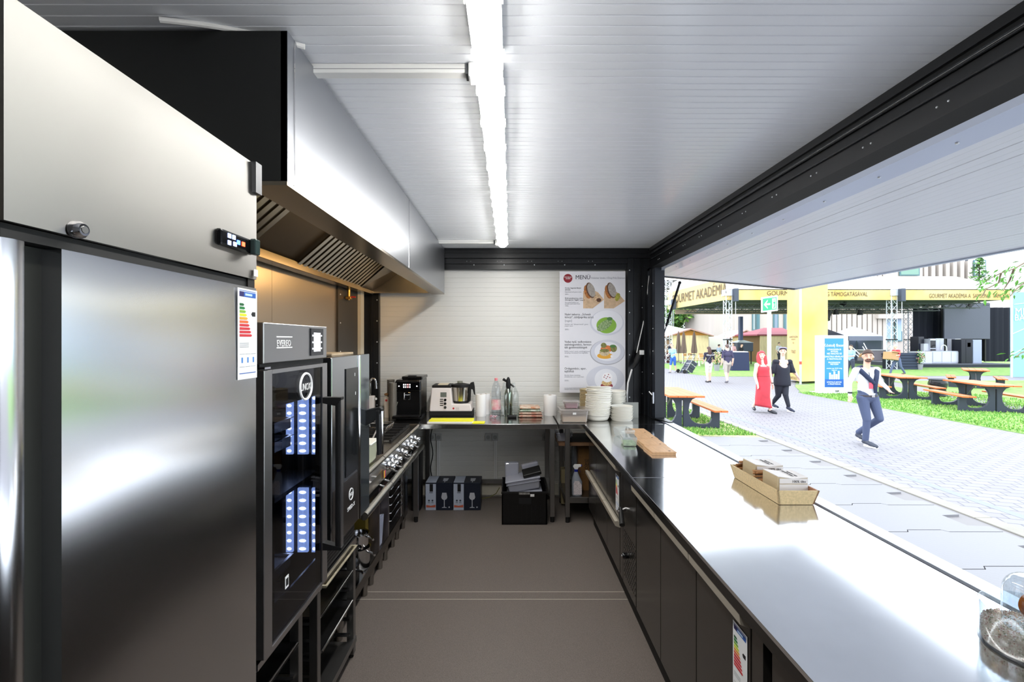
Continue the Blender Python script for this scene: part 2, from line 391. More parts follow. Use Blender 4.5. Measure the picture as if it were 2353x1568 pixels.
part(MB().box(-.785, -.775, HY0, HY1, HB-.012, HB+.05), 'flange_return', FLG, hd)
part(MB().box(-1.46, -1.38, HY0, HY1, HB-.012, HB+.02), 'grease_gutter', FLG, hd); part(MB().box(-1.385, -1.375, HY0, HY1, HB-.012, HB+.035), 'gutter_lip', FLG, hd)
fs0, fs1 = Vector((-1.385, 0, 2.105)), Vector((-.90, 0, 2.105+.485*.86))
def slat(y, wd):
    d = (fs1-fs0).normalized(); n = Vector((d.z, 0, -d.x)); m = MB(); p = []
    for q in (fs0, fs1):
        for yy, h in ((-wd/2, 0), (wd/2, 0), (wd/2, -.004), (wd*.3, -.014), (-wd*.3, -.014), (-wd/2, -.004)): p.append(q-n*h*-1+Vector((0, yy, 0)))
    m.add(p, [(0,1,2,3,4,5), (11,10,9,8,7,6)]+[(i, (i+1) % 6, 6+(i+1) % 6, 6+i) for i in range(6)]); return m
sl = mesh(slat(0, .042), 'filter_slat', M('filter_steel', '#b5b0a5', .22, 1.))
for k in range(13): share(sl, 'filter_slat', hd, (0, 1.56+.068*k, 0))
for k in range(17): share(sl, 'filter_slat', hd, (0, 2.97+.073*k, 0))
for a, b in ((2.47, 2.63), (2.632, 2.755), (2.757, 2.855), (2.857, 2.935)):
    part(slat((a+b)/2, b-a-.002), 'filter_plate', M('filter_plate_steel', '#a89c8a', .28, 1.), hd)
dd = (fs1-fs0).normalized(); nn = Vector((-dd.z, 0, dd.x))
b0, b1 = fs0+nn*.03, fs1+nn*.03
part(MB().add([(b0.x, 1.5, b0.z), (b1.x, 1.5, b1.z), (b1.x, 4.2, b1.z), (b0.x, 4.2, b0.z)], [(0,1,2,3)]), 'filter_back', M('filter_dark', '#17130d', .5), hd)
part(MB().add([(fs0.x, 4.21, fs0.z), (fs1.x, 4.21, fs1.z), (-.80, 4.55, 2.50), (fs0.x, 4.55, fs0.z)], [(0,1,2,3)]), 'end_plate', FLG, hd)
part(MB().cyl((-.735, 1.6, 2.20), (-.735, 4.2, 2.20), .014, n=10), 'lamp_tube', M('hood_lamp', '#ffcf8a', .4, emit=26), hd, smooth=True, label='warm tube lamp inside the hood')
vv = thing('gas_valve', 'small brass valve with red tap under the extractor hood', 'valve', (XL+.02, 3.98, 2.03))
part(MB().cyl((XL+.055, 4.08, 2.10), (XL+.055, 4.08, 1.98), .014, n=10), 'pipe', M('brass', '#b08a4a', .3, 1.), vv, smooth=True)
part(MB().box(XL+.03, XL+.08, 4.06, 4.10, 1.985, 2.01), 'body', M('brass', '#b08a4a', .3, 1.), vv, bev=.004)
part(MB().box(XL+.075, XL+.115, 4.07, 4.09, 2.0, 2.012), 'tap', M('tap_red', '#b3231d', .4), vv)
# ------------------------------------------------------------------ energy label (a sticker: part with printed pieces)
def energy_label(parent, org, u, v, w, h):
    """org: top-left corner in world, u: reading direction, v: up"""
    org = Vector(org); u = Vector(u).normalized(); v = Vector(v).normalized(); n = u.cross(v)
    def P(a, b, t): return org+u*(a*w)-v*(b*h)+n*t
    def slab(pts, t, name, mat, par):
        k = len(pts); m = MB().add([P(a, b, t-.0004) for a, b in pts]+[P(a, b, t) for a, b in pts], [tuple(range(k)), tuple(range(k, 2*k))]+[(i, (i+1) % k, k+(i+1) % k, k+i) for i in range(k)])
        return part(m, name, mat, par)
    R = lambda a0, b0, a1, b1: [(a0, b0), (a1, b0), (a1, b1), (a0, b1)]
    e = slab(R(0, 0, 1, 1), .0012, 'energy_label', M('label_white', '#eef0f2', .35), parent); e['label'] = 'white energy rating label with coloured bars'
    BL = M('label_blue', '#2d5fb4', .4)
    slab(R(.08, .02, .92, .026), .0018, 'label_print', BL, e); slab(R(.08, .035, .30, .09), .0018, 'label_print', M('label_navy', '#26225e', .4), e)
    slab(R(.30, .035, .92, .09), .0018, 'label_print', BL, e); slab(R(.36, .05, .72, .075), .0022, 'label_print', M('label_pale', '#bcd7f2', .4), e)
    for i, c in enumerate(('#1d5b33', '#23793d', '#7fae3a', '#d3e030', '#e3a53a', '#dd6a3a', '#c8343c', '#c8343c', '#c8343c', '#c8343c')):
        y = .165+.0375*i; x1 = .32+.045*i
        slab([(.09, y), (x1-.06, y), (x1, y+.014), (x1-.06, y+.028), (.09, y+.028)], .0018, 'rating_bar', M('label_'+c, c, .4), e)
    slab([(.68, .275), (.74, .25), (.90, .25), (.90, .30), (.74, .30)], .0018, 'rating_arrow', M('label_black', '#17181a', .4), e)
    for b in (.60, .62, .64): slab(R(.09, b, .55, b+.006), .0018, 'label_print', M('label_grey', '#9a9da2', .4), e)
    for a in (.09, .38, .67):
        slab(R(a, .72, a+.25, .724), .0018, 'label_print', M('label_grey', '#9a9da2', .4), e); slab(R(a+.09, .76, a+.16, .82), .0018, 'label_print', M('label_icon', '#4b86cc', .4), e)
        slab(R(a, .86, a+.25, .864), .0018, 'label_print', M('label_grey', '#9a9da2', .4), e)
    slab(R(.08, .93, .92, .938), .0018, 'label_print', BL, e)
    return e

# ------------------------------------------------------------------ upright refrigerator
fr = thing('upright_refrigerator', 'tall brushed steel upright refrigerator nearest the camera', 'refrigerator', (-1.05, .9, 0))
part(MB().box(-1.46, -.705, .585, 1.205, .09, 2.06), 'body', STEELD, fr, bev=.006)
def bowed(y0, y1, z0, z1, x, bow, ny=14, nz=14, th=.04, rnd=.014):
    m = MB(); vs = []; fs = []
    for i in range(nz+1):
        for j in range(ny+1):
            a = j/ny; b = i/nz
            xx = x+bow*(1-(2*a-1)**4)*(1-(2*b-1)**4)
            ea = min(a, 1-a)*(y1-y0); eb = min(b, 1-b)*(z1-z0)
            vs.append((xx, y0+(y1-y0)*a, z0+(z1-z0)*b))
    for i in range(nz):
        for j in range(ny): fs.append((i*(ny+1)+j, i*(ny+1)+j+1, (i+1)*(ny+1)+j+1, (i+1)*(ny+1)+j))
    n = len(vs); rim = [j for j in range(ny+1)]+[i*(ny+1)+ny for i in range(1, nz+1)]+[nz*(ny+1)+j for j in range(ny-1, -1, -1)]+[i*(ny+1) for i in range(nz-1, 0, -1)]
    back = []
    for r in rim: q = vs[r]; vs.append((x-th, q[1], q[2])); back.append(len(vs)-1)
    k = len(rim)
    for i in range(k): fs.append((rim[i], back[i], back[(i+1) % k], rim[(i+1) % k]))
    fs.append(tuple(back))
    return m.add(vs, fs)
tp = part(bowed(.597, 1.192, 1.778, 2.078, -.664, .006), 'top_panel', M('fridge_panel_steel', '#959390', .4, 1., bump=(1.4, .16, 1, .03), aniso=.85, tan='Z', arot=.25), fr, smooth=True)
part(MB().box(-.70, -.652, 1.168, 1.196, 2.0, 2.079), 'corner_cap', M('cap_dark', '#4b4c4e', .35, .6), tp)
part(bowed(.674, 1.190, .13, 1.755, -.664, .004, 14, 24), 'door', STEELV, fr, smooth=True)
part(MB().box(-.705, -.694, .628, .676, .13, 1.755), 'grip_recess', M('recess_dark', '#2a2b27', .5, .3), fr)
part(MB().prism([(-.705, .588), (-.672, .588), (-.664, .594), (-.661, .606), (-.664, .622), (-.672, .630), (-.705, .630)], 'Z', .13, 1.755), 'door_edge', STEELV, fr, smooth=True)
part(MB().box(-.70, -.672, .60, 1.19, 1.757, 1.776), 'shadow_gap', BLACKM, fr)
part(MB().box(-.72, -.668, 1.16, 1.19, 1.74, 1.79), 'hinge', M('hinge_black', '#15110f', .4), fr)
lk = part(MB().lathe([(.0, .014), (.009, .014), (.0125, .010), (.0135, 0)], (-.662, .693, 1.788), 18, 'X'), 'lock', CHROME, fr, smooth=True)
part(MB().lathe([(.0, .0155), (.0055, .0155), (.006, .013)], (-.662, .693, 1.788), 14, 'X'), 'lock_core', STEELD, lk, smooth=True)
ctl = part(MB().box(-.664, -.648, 1.02, 1.155, 1.835, 1.873), 'controller', BLACKG, fr, bev=.006, label='small black digital thermostat')
for i, (a, z, c, e) in enumerate(((1.045, 1.861, '#9fb8ff', 2), (1.062, 1.861, '#9fb8ff', 2), (1.08, 1.853, '#3a62ff', 4), (1.045, 1.845, '#9fb8ff', 2), (1.066, 1.846, '#b9c4ff', 2), (1.10, 1.853, '#ff3a20', 5))):
    part(MB().box(-.6485, -.6465, a, a+.011, z-.005, z+.005), 'indicator', M('ind_'+c, c, .4, emit=e), ctl)
part(MB().box(-.650, -.634, 1.135, 1.158, 1.834, 1.874), 'guard', M('guard_green', '#2a3a38', .15), ctl, bev=.004)
part(MB().box(-.6605, -.6585, 1.172, 1.189, 1.785, 1.803), 'plate_sticker', WHITEP, fr)
energy_label(fr, (-.6605, 1.102, 1.748), (0, 1, 0), (0, 0, 1), .084, .225)
for x in (-1.40, -.75):
    for y in (.63, 1.16): part(MB().cyl((x, y, 0), (x, y, .1), .022), 'foot', STEELD, fr, smooth=True)

# ------------------------------------------------------------------ holding oven (glass door, lit inside)
OX = -.74
ov = thing('holding_oven', 'tall glass-door holding oven with glowing blue-white strip reflections inside', 'oven', (-1.08, 1.61, .62))
OST = M('oven_steel', '#b3b2b4', .3, 1.); SIDE = M('oven_side', '#4c4641', .3, .9)
part(MB().box(-1.42, OX-.02, 1.372, 1.392, .64, 1.672), 'side_wall', SIDE, ov); part(MB().box(-1.42, OX-.02, 1.825, 1.842, .64, 1.672), 'side_wall', M('oven_inner', '#3b3d42', .3, .8), ov)
part(MB().box(-1.42, -1.40, 1.392, 1.825, .64, 1.672), 'back_wall', M('oven_inner', '#3b3d42', .3, .8), ov)
part(MB().box(-1.42, OX-.02, 1.372, 1.842, .62, .655), 'base', OST, ov); part(MB().box(-1.42, OX-.02, 1.392, 1.825, 1.50, 1.55), 'ceiling_plate', M('oven_inner', '#3b3d42', .3, .8), ov)
part(MB().box(-1.40, OX-.03, 1.392, 1.825, 1.085, 1.10), 'middle_plate', M('oven_inner', '#3b3d42', .3, .8), ov)
part(MB().box(-1.42, OX-.02, 1.372, 1.842, 1.655, 1.672), 'roof', OST, ov)
cp = part(MB().box(OX-.06, OX, 1.366, 1.838, 1.548, 1.674), 'control_panel', OST, ov, bev=.003)
sc = part(MB().box(OX, OX+.004, 1.685, 1.795, 1.562, 1.664), 'display', M('bezel_grey', '#24262a', .25), cp)
part(MB().box(OX+.004, OX+.0052, 1.708, 1.765, 1.577, 1.648), 'screen', M('lcd_white', '#e9ecf2', .3, emit=.9), sc)
for y in (1.698, 1.776):
    for z in (1.637, 1.612, 1.588): part(MB().box(OX+.004, OX+.0052, y-.003, y+.003, z-.003, z+.003), 'touch_key', M('lcd_white', '#e9ecf2', .3, emit=.9), sc)
INKW = M('print_white', '#f2f2f2', .4)
text('EVEREO', .030, (OX+.0012, 1.442, 1.6), INKW, cp, (0, 1, 0), sx=.88, name='brand_lettering')
for z in (1.594, 1.629): part(MB().box(OX, OX+.001, 1.442, 1.545, z, z+.0035), 'brand_line', INKW, cp)
part(MB().box(OX-.05, OX-.015, 1.372, 1.838, 1.530, 1.546), 'vent_gap', BLACKM, ov)
part(MB().box(OX-.03, OX+.004, 1.366, 1.40, 1.532, 1.538), 'hinge', CHROME, ov)
dr = part(MB().box(OX-.028, OX, 1.370, 1.418, .654, 1.528), 'door', OST, ov, bev=.002)
part(MB().box(OX-.028, OX, 1.796, 1.842, .654, 1.528), 'door_stile', OST, dr)
part(MB().box(OX-.026, OX, 1.418, 1.796, 1.515, 1.528), 'door_rail', OST, dr); part(MB().box(OX-.026, OX, 1.418, 1.796, .654, .664), 'door_rail', OST, dr)
part(MB().box(OX-.012, OX-.004, 1.418, 1.796, .664, 1.515), 'door_glass', GLASS('oven_glass', '#a4aab6'), dr)
part(MB().box(OX-.020, OX-.013, 1.418, 1.455, .664, 1.515), 'glass_border', BLACKG, dr); part(MB().box(OX-.020, OX-.013, 1.775, 1.796, .664, 1.515), 'glass_border', BLACKG, dr)
part(MB().box(OX-.020, OX-.013, 1.455, 1.775, 1.405, 1.515), 'glass_border', M('border_slate', '#33363b', .3), dr); part(MB().box(OX-.020, OX-.013, 1.455, 1.775, .664, .77), 'glass_border', M('border_ink', '#0b0e18', .2), dr)
ringpts = [(OX-.002, 1.655+.047*math.cos(t), 1.452+.047*math.sin(t)) for t in [2*PI*k/36 for k in range(36)]]
part(MB().tube(ringpts, .0045, 6, closed=True), 'logo_ring', INKW, dr, smooth=True)
text('UNOX', .037, (OX-.002, 1.655, 1.438), INKW, dr, (0, 1, 0), align='CENTER', sx=.72, name='logo_lettering')
part(MB().box(OX-.004, OX-.0028, 1.505, 1.528, .795, .835), 'sticker', WHITEP, dr); part(MB().box(OX-.0028, OX-.002, 1.509, 1.524, .803, .827), 'sticker_print', BLACKM, dr)
HG = M('handle_black', '#151516', .4)
part(MB().prism([(OX, 1.395), (-.665, 1.395), (-.665, 1.385), (-.69, 1.36), (OX, 1.37)], 'Y', 1.795, 1.825), 'handle_bracket', HG, dr, bev=.003)
part(MB().prism([(OX, .82), (-.665, .80), (-.665, .79), (OX, .79)], 'Y', 1.795, 1.825), 'handle_bracket', HG, dr)
part(MB().box(-.692, -.674, 1.797, 1.823, .79, 1.39), 'handle', HG, dr, bev=.005); part(MB().box(-.6735, -.667, 1.797, 1.823, .79, 1.39), 'handle_face', OST, dr)
LEDB = M('led_strip_reflection', '#b9cfff', .4, emit=1.3); LEDW = M('led_lens_reflection', '#eef3ff', .4, emit=8.)
for (xa, xb) in ((-.892, -.866), (-.846, -.806), (-.79, -.768)):  # reflections of the LED strips in the far wall, made as glowing pieces
    for za, zb in ((1.165, 1.405), (.775, 1.03)):
        s = part(MB().box(xa, xb, 1.812, 1.8235, za, zb), 'strip_reflection', LEDB, ov, label='blue-white glowing reflection of an interior light strip')
        for k in range(8):
            z = zb-.016-(zb-za-.03)*k/7
            part(MB().ball(((xa+xb)/2, 1.812, z), ((xb-xa)*.36, .004, .0062), 8, 6), 'lens_reflection', LEDW, s, smooth=True)
def basin(m, x0, x1, y0, y1, z0, z1, t=.002, fl=.008):
    m.box(x0, x1, y0, y1, z0, z0+t); m.box(x0, x0+t, y0, y1, z0, z1); m.box(x1-t, x1, y0, y1, z0, z1); m.box(x0, x1, y0, y0+t, z0, z1); m.box(x0, x1, y1-t, y1, z0, z1)
    m.box(x0-fl, x1+fl, y0-fl, y0, z1-t, z1); m.box(x0-fl, x1+fl, y1, y1+fl, z1-t, z1); m.box(x0-fl, x0, y0, y1, z1-t, z1); m.box(x1, x1+fl, y0, y1, z1-t, z1); return m
for z, c, lab in ((1.30, '#7a2730', 'dark red food pan high inside the glass-door oven'), (1.235, '#cfd3da', 'shallow pale food pan inside the glass-door oven, second rung'), (.80, '#c9cdd6', 'clear wrapped food pan on the floor of the glass-door oven')):
    t = thing('food_pan', lab, 'food pan', (-1.05, 1.55, z)); part(basin(MB(), -1.30, -.80, 1.47, 1.66, z, z+.04), 'pan', STEEL, t)
    part(MB().box(-1.29, -.81, 1.475, 1.655, z+.004, z+.03), 'food', M('food'+c, c, .5, noise=(40, .3)), t)

# ------------------------------------------------------------------ oven stands and trays
def stand(y0, y1, zt, lab, rungs):
    t = thing('oven_stand', lab, 'oven stand', (-1.1, (y0+y1)/2, 0))
    for x in (-1.40, -.83):
        for y in (y0, y1-.032): part(MB().box(x, x+.035, y, y+.032, .02, zt), 'leg', STEELD, t, bev=.002); part(MB().cyl((x+.017, y+.016, 0), (x+.017, y+.016, .03), .012), 'foot', RUBBER, t)
    for y in (y0, y1-.03): part(MB().box(-1.40, -.795, y, y+.03, zt-.035, zt), 'top_rail', STEELD, t)
    part(MB().box(-.83, -.79, y0, y1, zt-.03, zt+.004), 'front_rail', STEEL, t)
    part(MB().box(-.82, -.79, y0, y1, .07, .10), 'lower_rail', STEELD, t); part(MB().box(-1.38, -.82, y0+.03, y1-.03, .075, .085), 'bottom_shelf', STEELD, t)
    for z in rungs:
        for y in (y0+.032, y1-.046): part(MB().prism([(y, z), (y+.014, z), (y+.014, z+.012), (y, z+.012)], 'X', -1.38, -.81), 'runner', STEEL, t)
    return t
stand(1.385, 1.745, .615, 'steel rack stand carrying the glass-door holding oven', (.15, .25, .35, .45))
stand(1.88, 2.345, .606, 'steel rack stand with tray runners under the speed oven', (.12, .2, .27, .35, .42, .5))
def tray(y0, y1, z, lab, m=STEEL):
    t = thing('baking_tray', lab, 'tray', (-1.1, (y0+y1)/2, z)); part(basin(MB(), -1.36, -.805, y0, y1, z, z+.02), 'pan', m, t)
    part(MB().cyl((-.797, y0, z+.018), (-.797, y1, z+.018), .006, n=8), 'rolled_edge', CHROME, t, smooth=True); return t
tray(1.425, 1.705, .464, 'steel tray in the rack under the glass-door oven')
tray(1.925, 2.30, .434, 'upper steel tray in the rack under the speed oven'); tray(1.925, 2.30, .284, 'lower steel tray in the rack under the speed oven')
t = thing('drip_tray', 'worn beige drip tray sticking out under the speed oven', 'tray', (-1.0, 2.1, .565))
part(basin(MB(), -1.3, -.78, 1.93, 2.30, .566, .582), 'pan', M('worn_tray', '#a59b84', .5, .3, noise=(25, .4)), t)
tag(part(MB().box(-1.35, -.95, 1.40, 1.70, .088, .30), 'dark_crate', BLACKM, bev=.01), 'black crate on the bottom shelf of the near oven stand', 'crate')

# ------------------------------------------------------------------ speed oven
sp = thing('speed_oven', 'compact speed oven with dark touch panel and black side handle', 'oven', (-1.08, 2.1, .61))
part(MB().box(-1.42, -.80, 1.885, 2.345, .612, 1.545), 'body', M('speed_body', '#34312e', .35, .7), sp, bev=.006)
for k in range(7): part(MB().box(-.80, -.797, 1.90, 2.33, .625+.016*k, .632+.016*k), 'vent_louvre', M('louvre', '#4a4a4c', .3, .8), sp)
SD = M('speed_door', '#b6b9bf', .2, 1.)
d2 = part(MB().box(-.795, OX, 1.888, 2.215, .745, 1.548), 'door', SD, sp, bev=.004)
part(MB().box(-.795, OX+.001, 2.245, 2.392, .745, 1.548), 'glass_edge', M('speed_glass', '#8b949c', .08, .9), d2, bev=.003)
part(MB().cyl((OX-.004, 2.23, .747), (OX-.004, 2.23, 1.546), .013, n=10), 'chrome_profile', CHROME, d2, smooth=True)
part(MB().box(OX, OX+.004, 2.045, 2.205, 1.0, 1.49), 'touch_panel', M('panel_black', '#17191b', .12), d2)
part(MB().box(OX+.004, OX+.005, 2.155, 2.16, 1.45, 1.465), 'panel_icon', INKW, d2); part(MB().box(OX+.004, OX+.005, 2.165, 2.17, 1.36, 1.375), 'panel_icon', INKW, d2)
part(MB().box(OX, OX+.001, 1.90, 2.21, .75, .985), 'lower_glass', M('panel_brown', '#2a2624', .15), d2)
part(MB().tube([(OX+.002, 2.115+.026*math.cos(q), .905+.026*math.sin(q)) for q in [2*PI*k/28 for k in range(28)]], .002, 5, closed=True), 'logo_ring', INKW, d2)
text('UNOX', .022, (OX+.002, 2.115, .897), INKW, d2, (0, 1, 0), align='CENTER', sx=.8, name='logo_lettering')
text('SPEED-X', .026, (OX+.002, 2.115, .838), INKW, d2, (0, 1, 0), align='CENTER', name='model_lettering')
part(MB().prism([(OX, 1.262), (-.668, 1.278), (-.655, 1.265), (-.668, 1.24), (-.70, 1.20), (OX, 1.18)], 'Y', 2.33, 2.36), 'handle_bracket', HG, d2, bev=.003)
part(MB().prism([(-.69, 1.26), (-.668, 1.262), (-.668, 1.03), (-.682, 1.03)], 'Y', 2.328, 2.362), 'handle', HG, d2, bev=.004)
part(MB().cyl((-.664, 2.345, 1.255), (-.664, 2.345, 1.035), .012, n=12), 'handle_tube', CHROME, d2, smooth=True)
tag(part(MB().box(-1.2, -.86, 1.89, 2.05, 1.552, 1.60), 'folded_cloth', M('box_dark', '#191a1c', .5), bev=.01), 'small black box on top of the speed oven', 'box')
tag(part(MB().prism([(-1.3, 2.02), (-.79, 2.02), (-.79, 2.3), (-1.3, 2.3)], 'Z', 1.548, 1.560), 'cutting_board', M('worn_wood', '#9c8a70', .6, noise=(12, .25), stretch=(.2, 1, 1)), bev=.004), 'worn brown board lying on top of the speed oven', 'board')

# ------------------------------------------------------------------ range line
rg = thing('cooking_range', 'stainless steel modular cooking range with handrail and knobs', 'range', (-1.12, 3.2, 0))
RY0, RY1 = 2.37, 4.0
for i, (a, b) in enumerate(((RY0, 2.90), (2.90, 3.27), (3.27, 3.64), (3.64, RY1))):
    m = part(MB().box(-1.46, -.815, a+.001, b-.001, .72, .872), 'hob_module', M('range_steel', '#a9a49c', .26, 1., noise=(8, .1)), rg, bev=.003)
    part(MB().prism([(-.815, .862), (-.797, .852), (-.838, .70), (-.86, .70)], 'Y', a+.001, b-.001), 'fascia', STEEL, m)
part(MB().box(-1.30, -.90, 2.42, 3.22, .872, .878), 'griddle_plate', M('griddle', '#8c7558', .3, .9, noise=(9, .2)), rg)
part(MB().cyl((-.812, RY0, .862), (-.812, RY1, .862), .019, n=14), 'rolled_edge', M('tube_steel', '#c9c6bf', .2, 1.), rg, smooth=True)
for a in (2.90, 3.27, 3.64): part(MB().cyl((-.812, a-.002, .862), (-.812, a+.002, .862), .0198, n=14), 'edge_joint', BLACKM, rg)
rail = part(MB().cyl((-.77, 2.40, .69), (-.77, 3.99, .69), .022, n=16), 'handrail', M('tube_steel', '#c9c6bf', .2, 1.), rg, smooth=True)
for a in (2.92, 3.245, 3.58): part(MB().cyl((-.77, a-.002, .69), (-.77, a+.002, .69), .0228, n=16), 'rail_joint', BLACKM, rail)
for a in (2.45, 2.86, 2.97, 3.19, 3.30, 3.53, 3.63, 3.92): part(MB().cyl((-.77, a, .693), (-.85, a, .715), .008, n=8), 'rail_bracket', STEEL, rail, smooth=True)
kn = MB().lathe([(.0, .05), (.018, .05), (.022, .044), (.021, .014), (.029, .010), (.031, 0), (.0, 0)], n=16, axis='X')
kn.box(.012, .052, -.004, .004, -.021, .021)
knm = mesh(kn, 'knob', M('knob_chrome', '#d9dadc', .12, 1.), True)
for a in (3.03, 3.12, 3.22, 3.40, 3.60, 3.71, 3.86): share(knm, 'knob', rg, (-.812, a, .785), (0, .26, 0))
for a in (2.915, 2.935): part(MB().box(-.808, -.806, a, a+.012, .735, .78), 'warning_label', M('warn'+str(a), '#e8c21b' if a < 2.93 else '#d1436a', .4), rg)
part(MB().box(-.875, -.855, RY0, RY1, .655, .70), 'apron', BLACKM, rg)
part(MB().box(-1.46, -.90, RY0, RY1, .60, .66), 'underframe', M('under_dark', '#1c1b1b', .5, .5), rg)
part(MB().box(-1.46, -.905, RY0, 3.83, .125, .14), 'base_shelf', STEELD, rg); part(MB().box(-.907, -.9, RY0, 3.83, .105, .165), 'base_rail', M('rail_steel', '#6d6862', .3, 1.), rg)
for a in (3.13, 3.37, 3.81): part(MB().box(-1.40, -.902, a, a+.02, .14, .62), 'divider', M('divider_steel', '#8a817e', .3, .9), rg)
part(MB().box(-.93, -.9, 3.83, 4.0, .10, .66), 'end_panel', M('end_steel', '#6f7276', .16, 1.), rg)
part(MB().box(-1.45, -1.44, RY0, RY1, .14, .62), 'back_sheet', M('under_dark', '#1c1b1b', .5, .5), rg)
leg = mesh(MB().lathe([(.017, 0), (.02, .005), (.02, .065), (.025, .068), (.025, .125)], n=12), 'leg', M('leg_steel', '#9a9691', .3, 1.), True)
for a in (2.46, 2.89, 3.02, 3.23, 3.36, 3.57, 3.71, 3.92):
    for x in (-.925, -1.40): share(leg, 'leg', rg, (x, a, 0))
rack = thing('wire_tray_rack', 'chrome wire tray rack in the open base of the range', 'rack', (-1.1, 3.6, .14))
for y in (3.41, 3.80):
    for x in (-1.3, -.91): part(MB().cyl((x, y, .14), (x, y, .60), .005, n=8), 'upright', CHROME, rack, smooth=True)
for z in (.26, .32, .38, .44, .50): part(MB().tube([(-1.3, 3.41, z), (-.905, 3.41, z), (-.895, 3.42, z), (-.895, 3.79, z), (-.905, 3.80, z), (-1.3, 3.80, z)], .0045, 8), 'rung', CHROME, rack, smooth=True)
# grates, tub and utensil on the range
gr = thing('pan_support', 'black cast iron pan support on the far burner of the range', 'pan support', (-1.1, 3.63, .872))
for k in range(6): part(MB().box(-1.36, -.87, 3.36+.11*k, 3.375+.11*k, .882, .90), 'grate_bar', BLACKM, gr)
for x in (-1.36, -1.12, -.885): part(MB().box(x, x+.015, 3.33, 3.95, .874, .892), 'grate_bar', BLACKM, gr)
tb = thing('plastic_tub', 'translucent white plastic tub on the range front edge', 'tub', (-.90, 2.74, .872))
part(MB().loft([[(-.90+sx*(.07+k*.012), 2.74+sy*(.08+k*.012), .879+.125*k) for sx, sy in ((-1,-1),(1,-1),(1,1),(-1,1))] for k in (0, 1)]), 'bowl', GLASS('tub_milky', '#e8ead8', body='#d8dcc0', mix=.55), tb, bev=.015)
part(MB().box(-.99, -.81, 2.65, 2.83, 1.004, 1.012), 'rim', M('tub_white', '#eceee6', .4), tb, bev=.003)
ut = thing('fryer_basket', 'wire fryer basket with a long steel handle on the range', 'fryer basket', (-1.0, 3.1, .88))
part(MB().tube([(-.93, 2.95, .90), (-.98, 3.35, .965), (-1.0, 3.5, .97)], .007, 8), 'handle', CHROME, ut, smooth=True)
part(MB().tube([(-1.15, 3.5, .95), (-.95, 3.5, .95), (-.95, 3.72, .95), (-1.15, 3.72, .95)], .004, 6, closed=True), 'rim', CHROME, ut)
for k in range(7): part(MB().tube([(-1.15, 3.5+.036*k, .95), (-1.14, 3.5+.036*k, .905), (-.96, 3.5+.036*k, .905), (-.95, 3.5+.036*k, .95)], .0018, 5), 'wire', CHROME, ut)
# pots and packs in the open base
def pot(x, y, z, r, h, mat, lab, lid=True, handle=True):
    t = thing('cooking_pot', lab, 'pot', (x, y, z))
    part(MB().lathe([(r*.94, 0), (r, .012), (r, h), (r+.005, h+.004), (r-.003, h), (r-.003, .01), (0, .008)], (x, y, z), 24), 'body', mat, t, smooth=True)
    if lid:
        l = part(MB().lathe([(r+.002, h+.005), (r*.9, h+.018), (.02, h+.028), (0, h+.028)], (x, y, z), 24), 'lid', mat, t, smooth=True)
        part(MB().lathe([(.008, h+.028), (.014, h+.045), (0, h+.05)], (x, y, z), 12), 'lid_knob', BLACKM, l, smooth=True)
    if handle: part(MB().tube([(x+r*.9, y, z+h*.75), (x+r+.03, y-.03, z+h*.8), (x+r+.05, y-.06, z+h*.8)], .007, 8), 'handle', CHROME, t, smooth=True)
pot(-1.0, 2.75, .14, .085, .12, M('pot_black', '#131315', .3), 'black lidded pot at the near end of the range base')
pot(-.99, 2.97, .14, .075, .13, STEEL, 'polished steel pot in the first bay of the range base', False)
pot(-.99, 2.97, .279, .065, .08, CHROME, 'small chrome pan stacked on the steel pot', False)
pot(-1.0, 2.75, .315, .075, .09, M('pot_dark2', '#222326', .25, .5), 'dark pan stacked on the black lidded pot', False)
tag(part(MB().box(-1.3, -.97, 3.06, 3.12, .142, .56), 'carton', M('mustard_box', '#6c5a17', .6), bev=.004), 'mustard yellow carton in the first bay of the range base', 'carton')
wt = thing('white_crate', 'tilted white plastic lidded box in the second bay of the range base', 'box', (-1.06, 3.24, .14))
part(MB().prism([(-1.2, .142), (-.93, .142), (-.915, .36), (-1.22, .30)], 'Y', 3.17, 3.31), 'tub', M('tub_bluewhite', '#c6cce2', .4), wt, bev=.006)
tag(part(MB().ball((-1.05, 3.25, .415), (.10, .07, .05), 14, 8), 'plastic_bag', GLASS('bag_clear', '#dfe6f4', body='#b9c3d8', mix=.5), smooth=True), 'crumpled clear plastic bag on the white box in the range base', 'bag')
tag(part(MB().box(-1.35, -.95, 3.17, 3.34, .50, .585), 'maroon_box', M('maroon', '#4d1017', .5), bev=.004), 'maroon box on the upper ledge of the range base', 'box')
# ------------------------------------------------------------------ back work table
TZ, TY = .88, 4.01
wt_ = thing('work_table', 'stainless steel work table along the back wall', 'table', (-.5, 4.36, 0))
part(MB().box(-1.44, .415, TY, 4.70, .836, TZ), 'tabletop', M('table_steel', '#bdbdbb', .16, 1., bump=(2., .04, 1, .01)), wt_, bev=.003)
for x in (.355, -.86):
    for y in (TY+.03, 4.62):
        part(MB().box(x, x+.042, y, y+.042, .05, .836), 'leg', STEELD, wt_, bev=.002); part(MB().cyl((x+.021, y+.021, 0), (x+.021, y+.021, .05), .018), 'foot', RUBBER, wt_)
part(MB().box(-1.4, .39, 4.645, 4.672, .155, .195), 'rear_stretcher', STEELD, wt_); part(MB().box(.36, .395, TY+.07, 4.62, .19, .22), 'side_stretcher', STEELD, wt_)
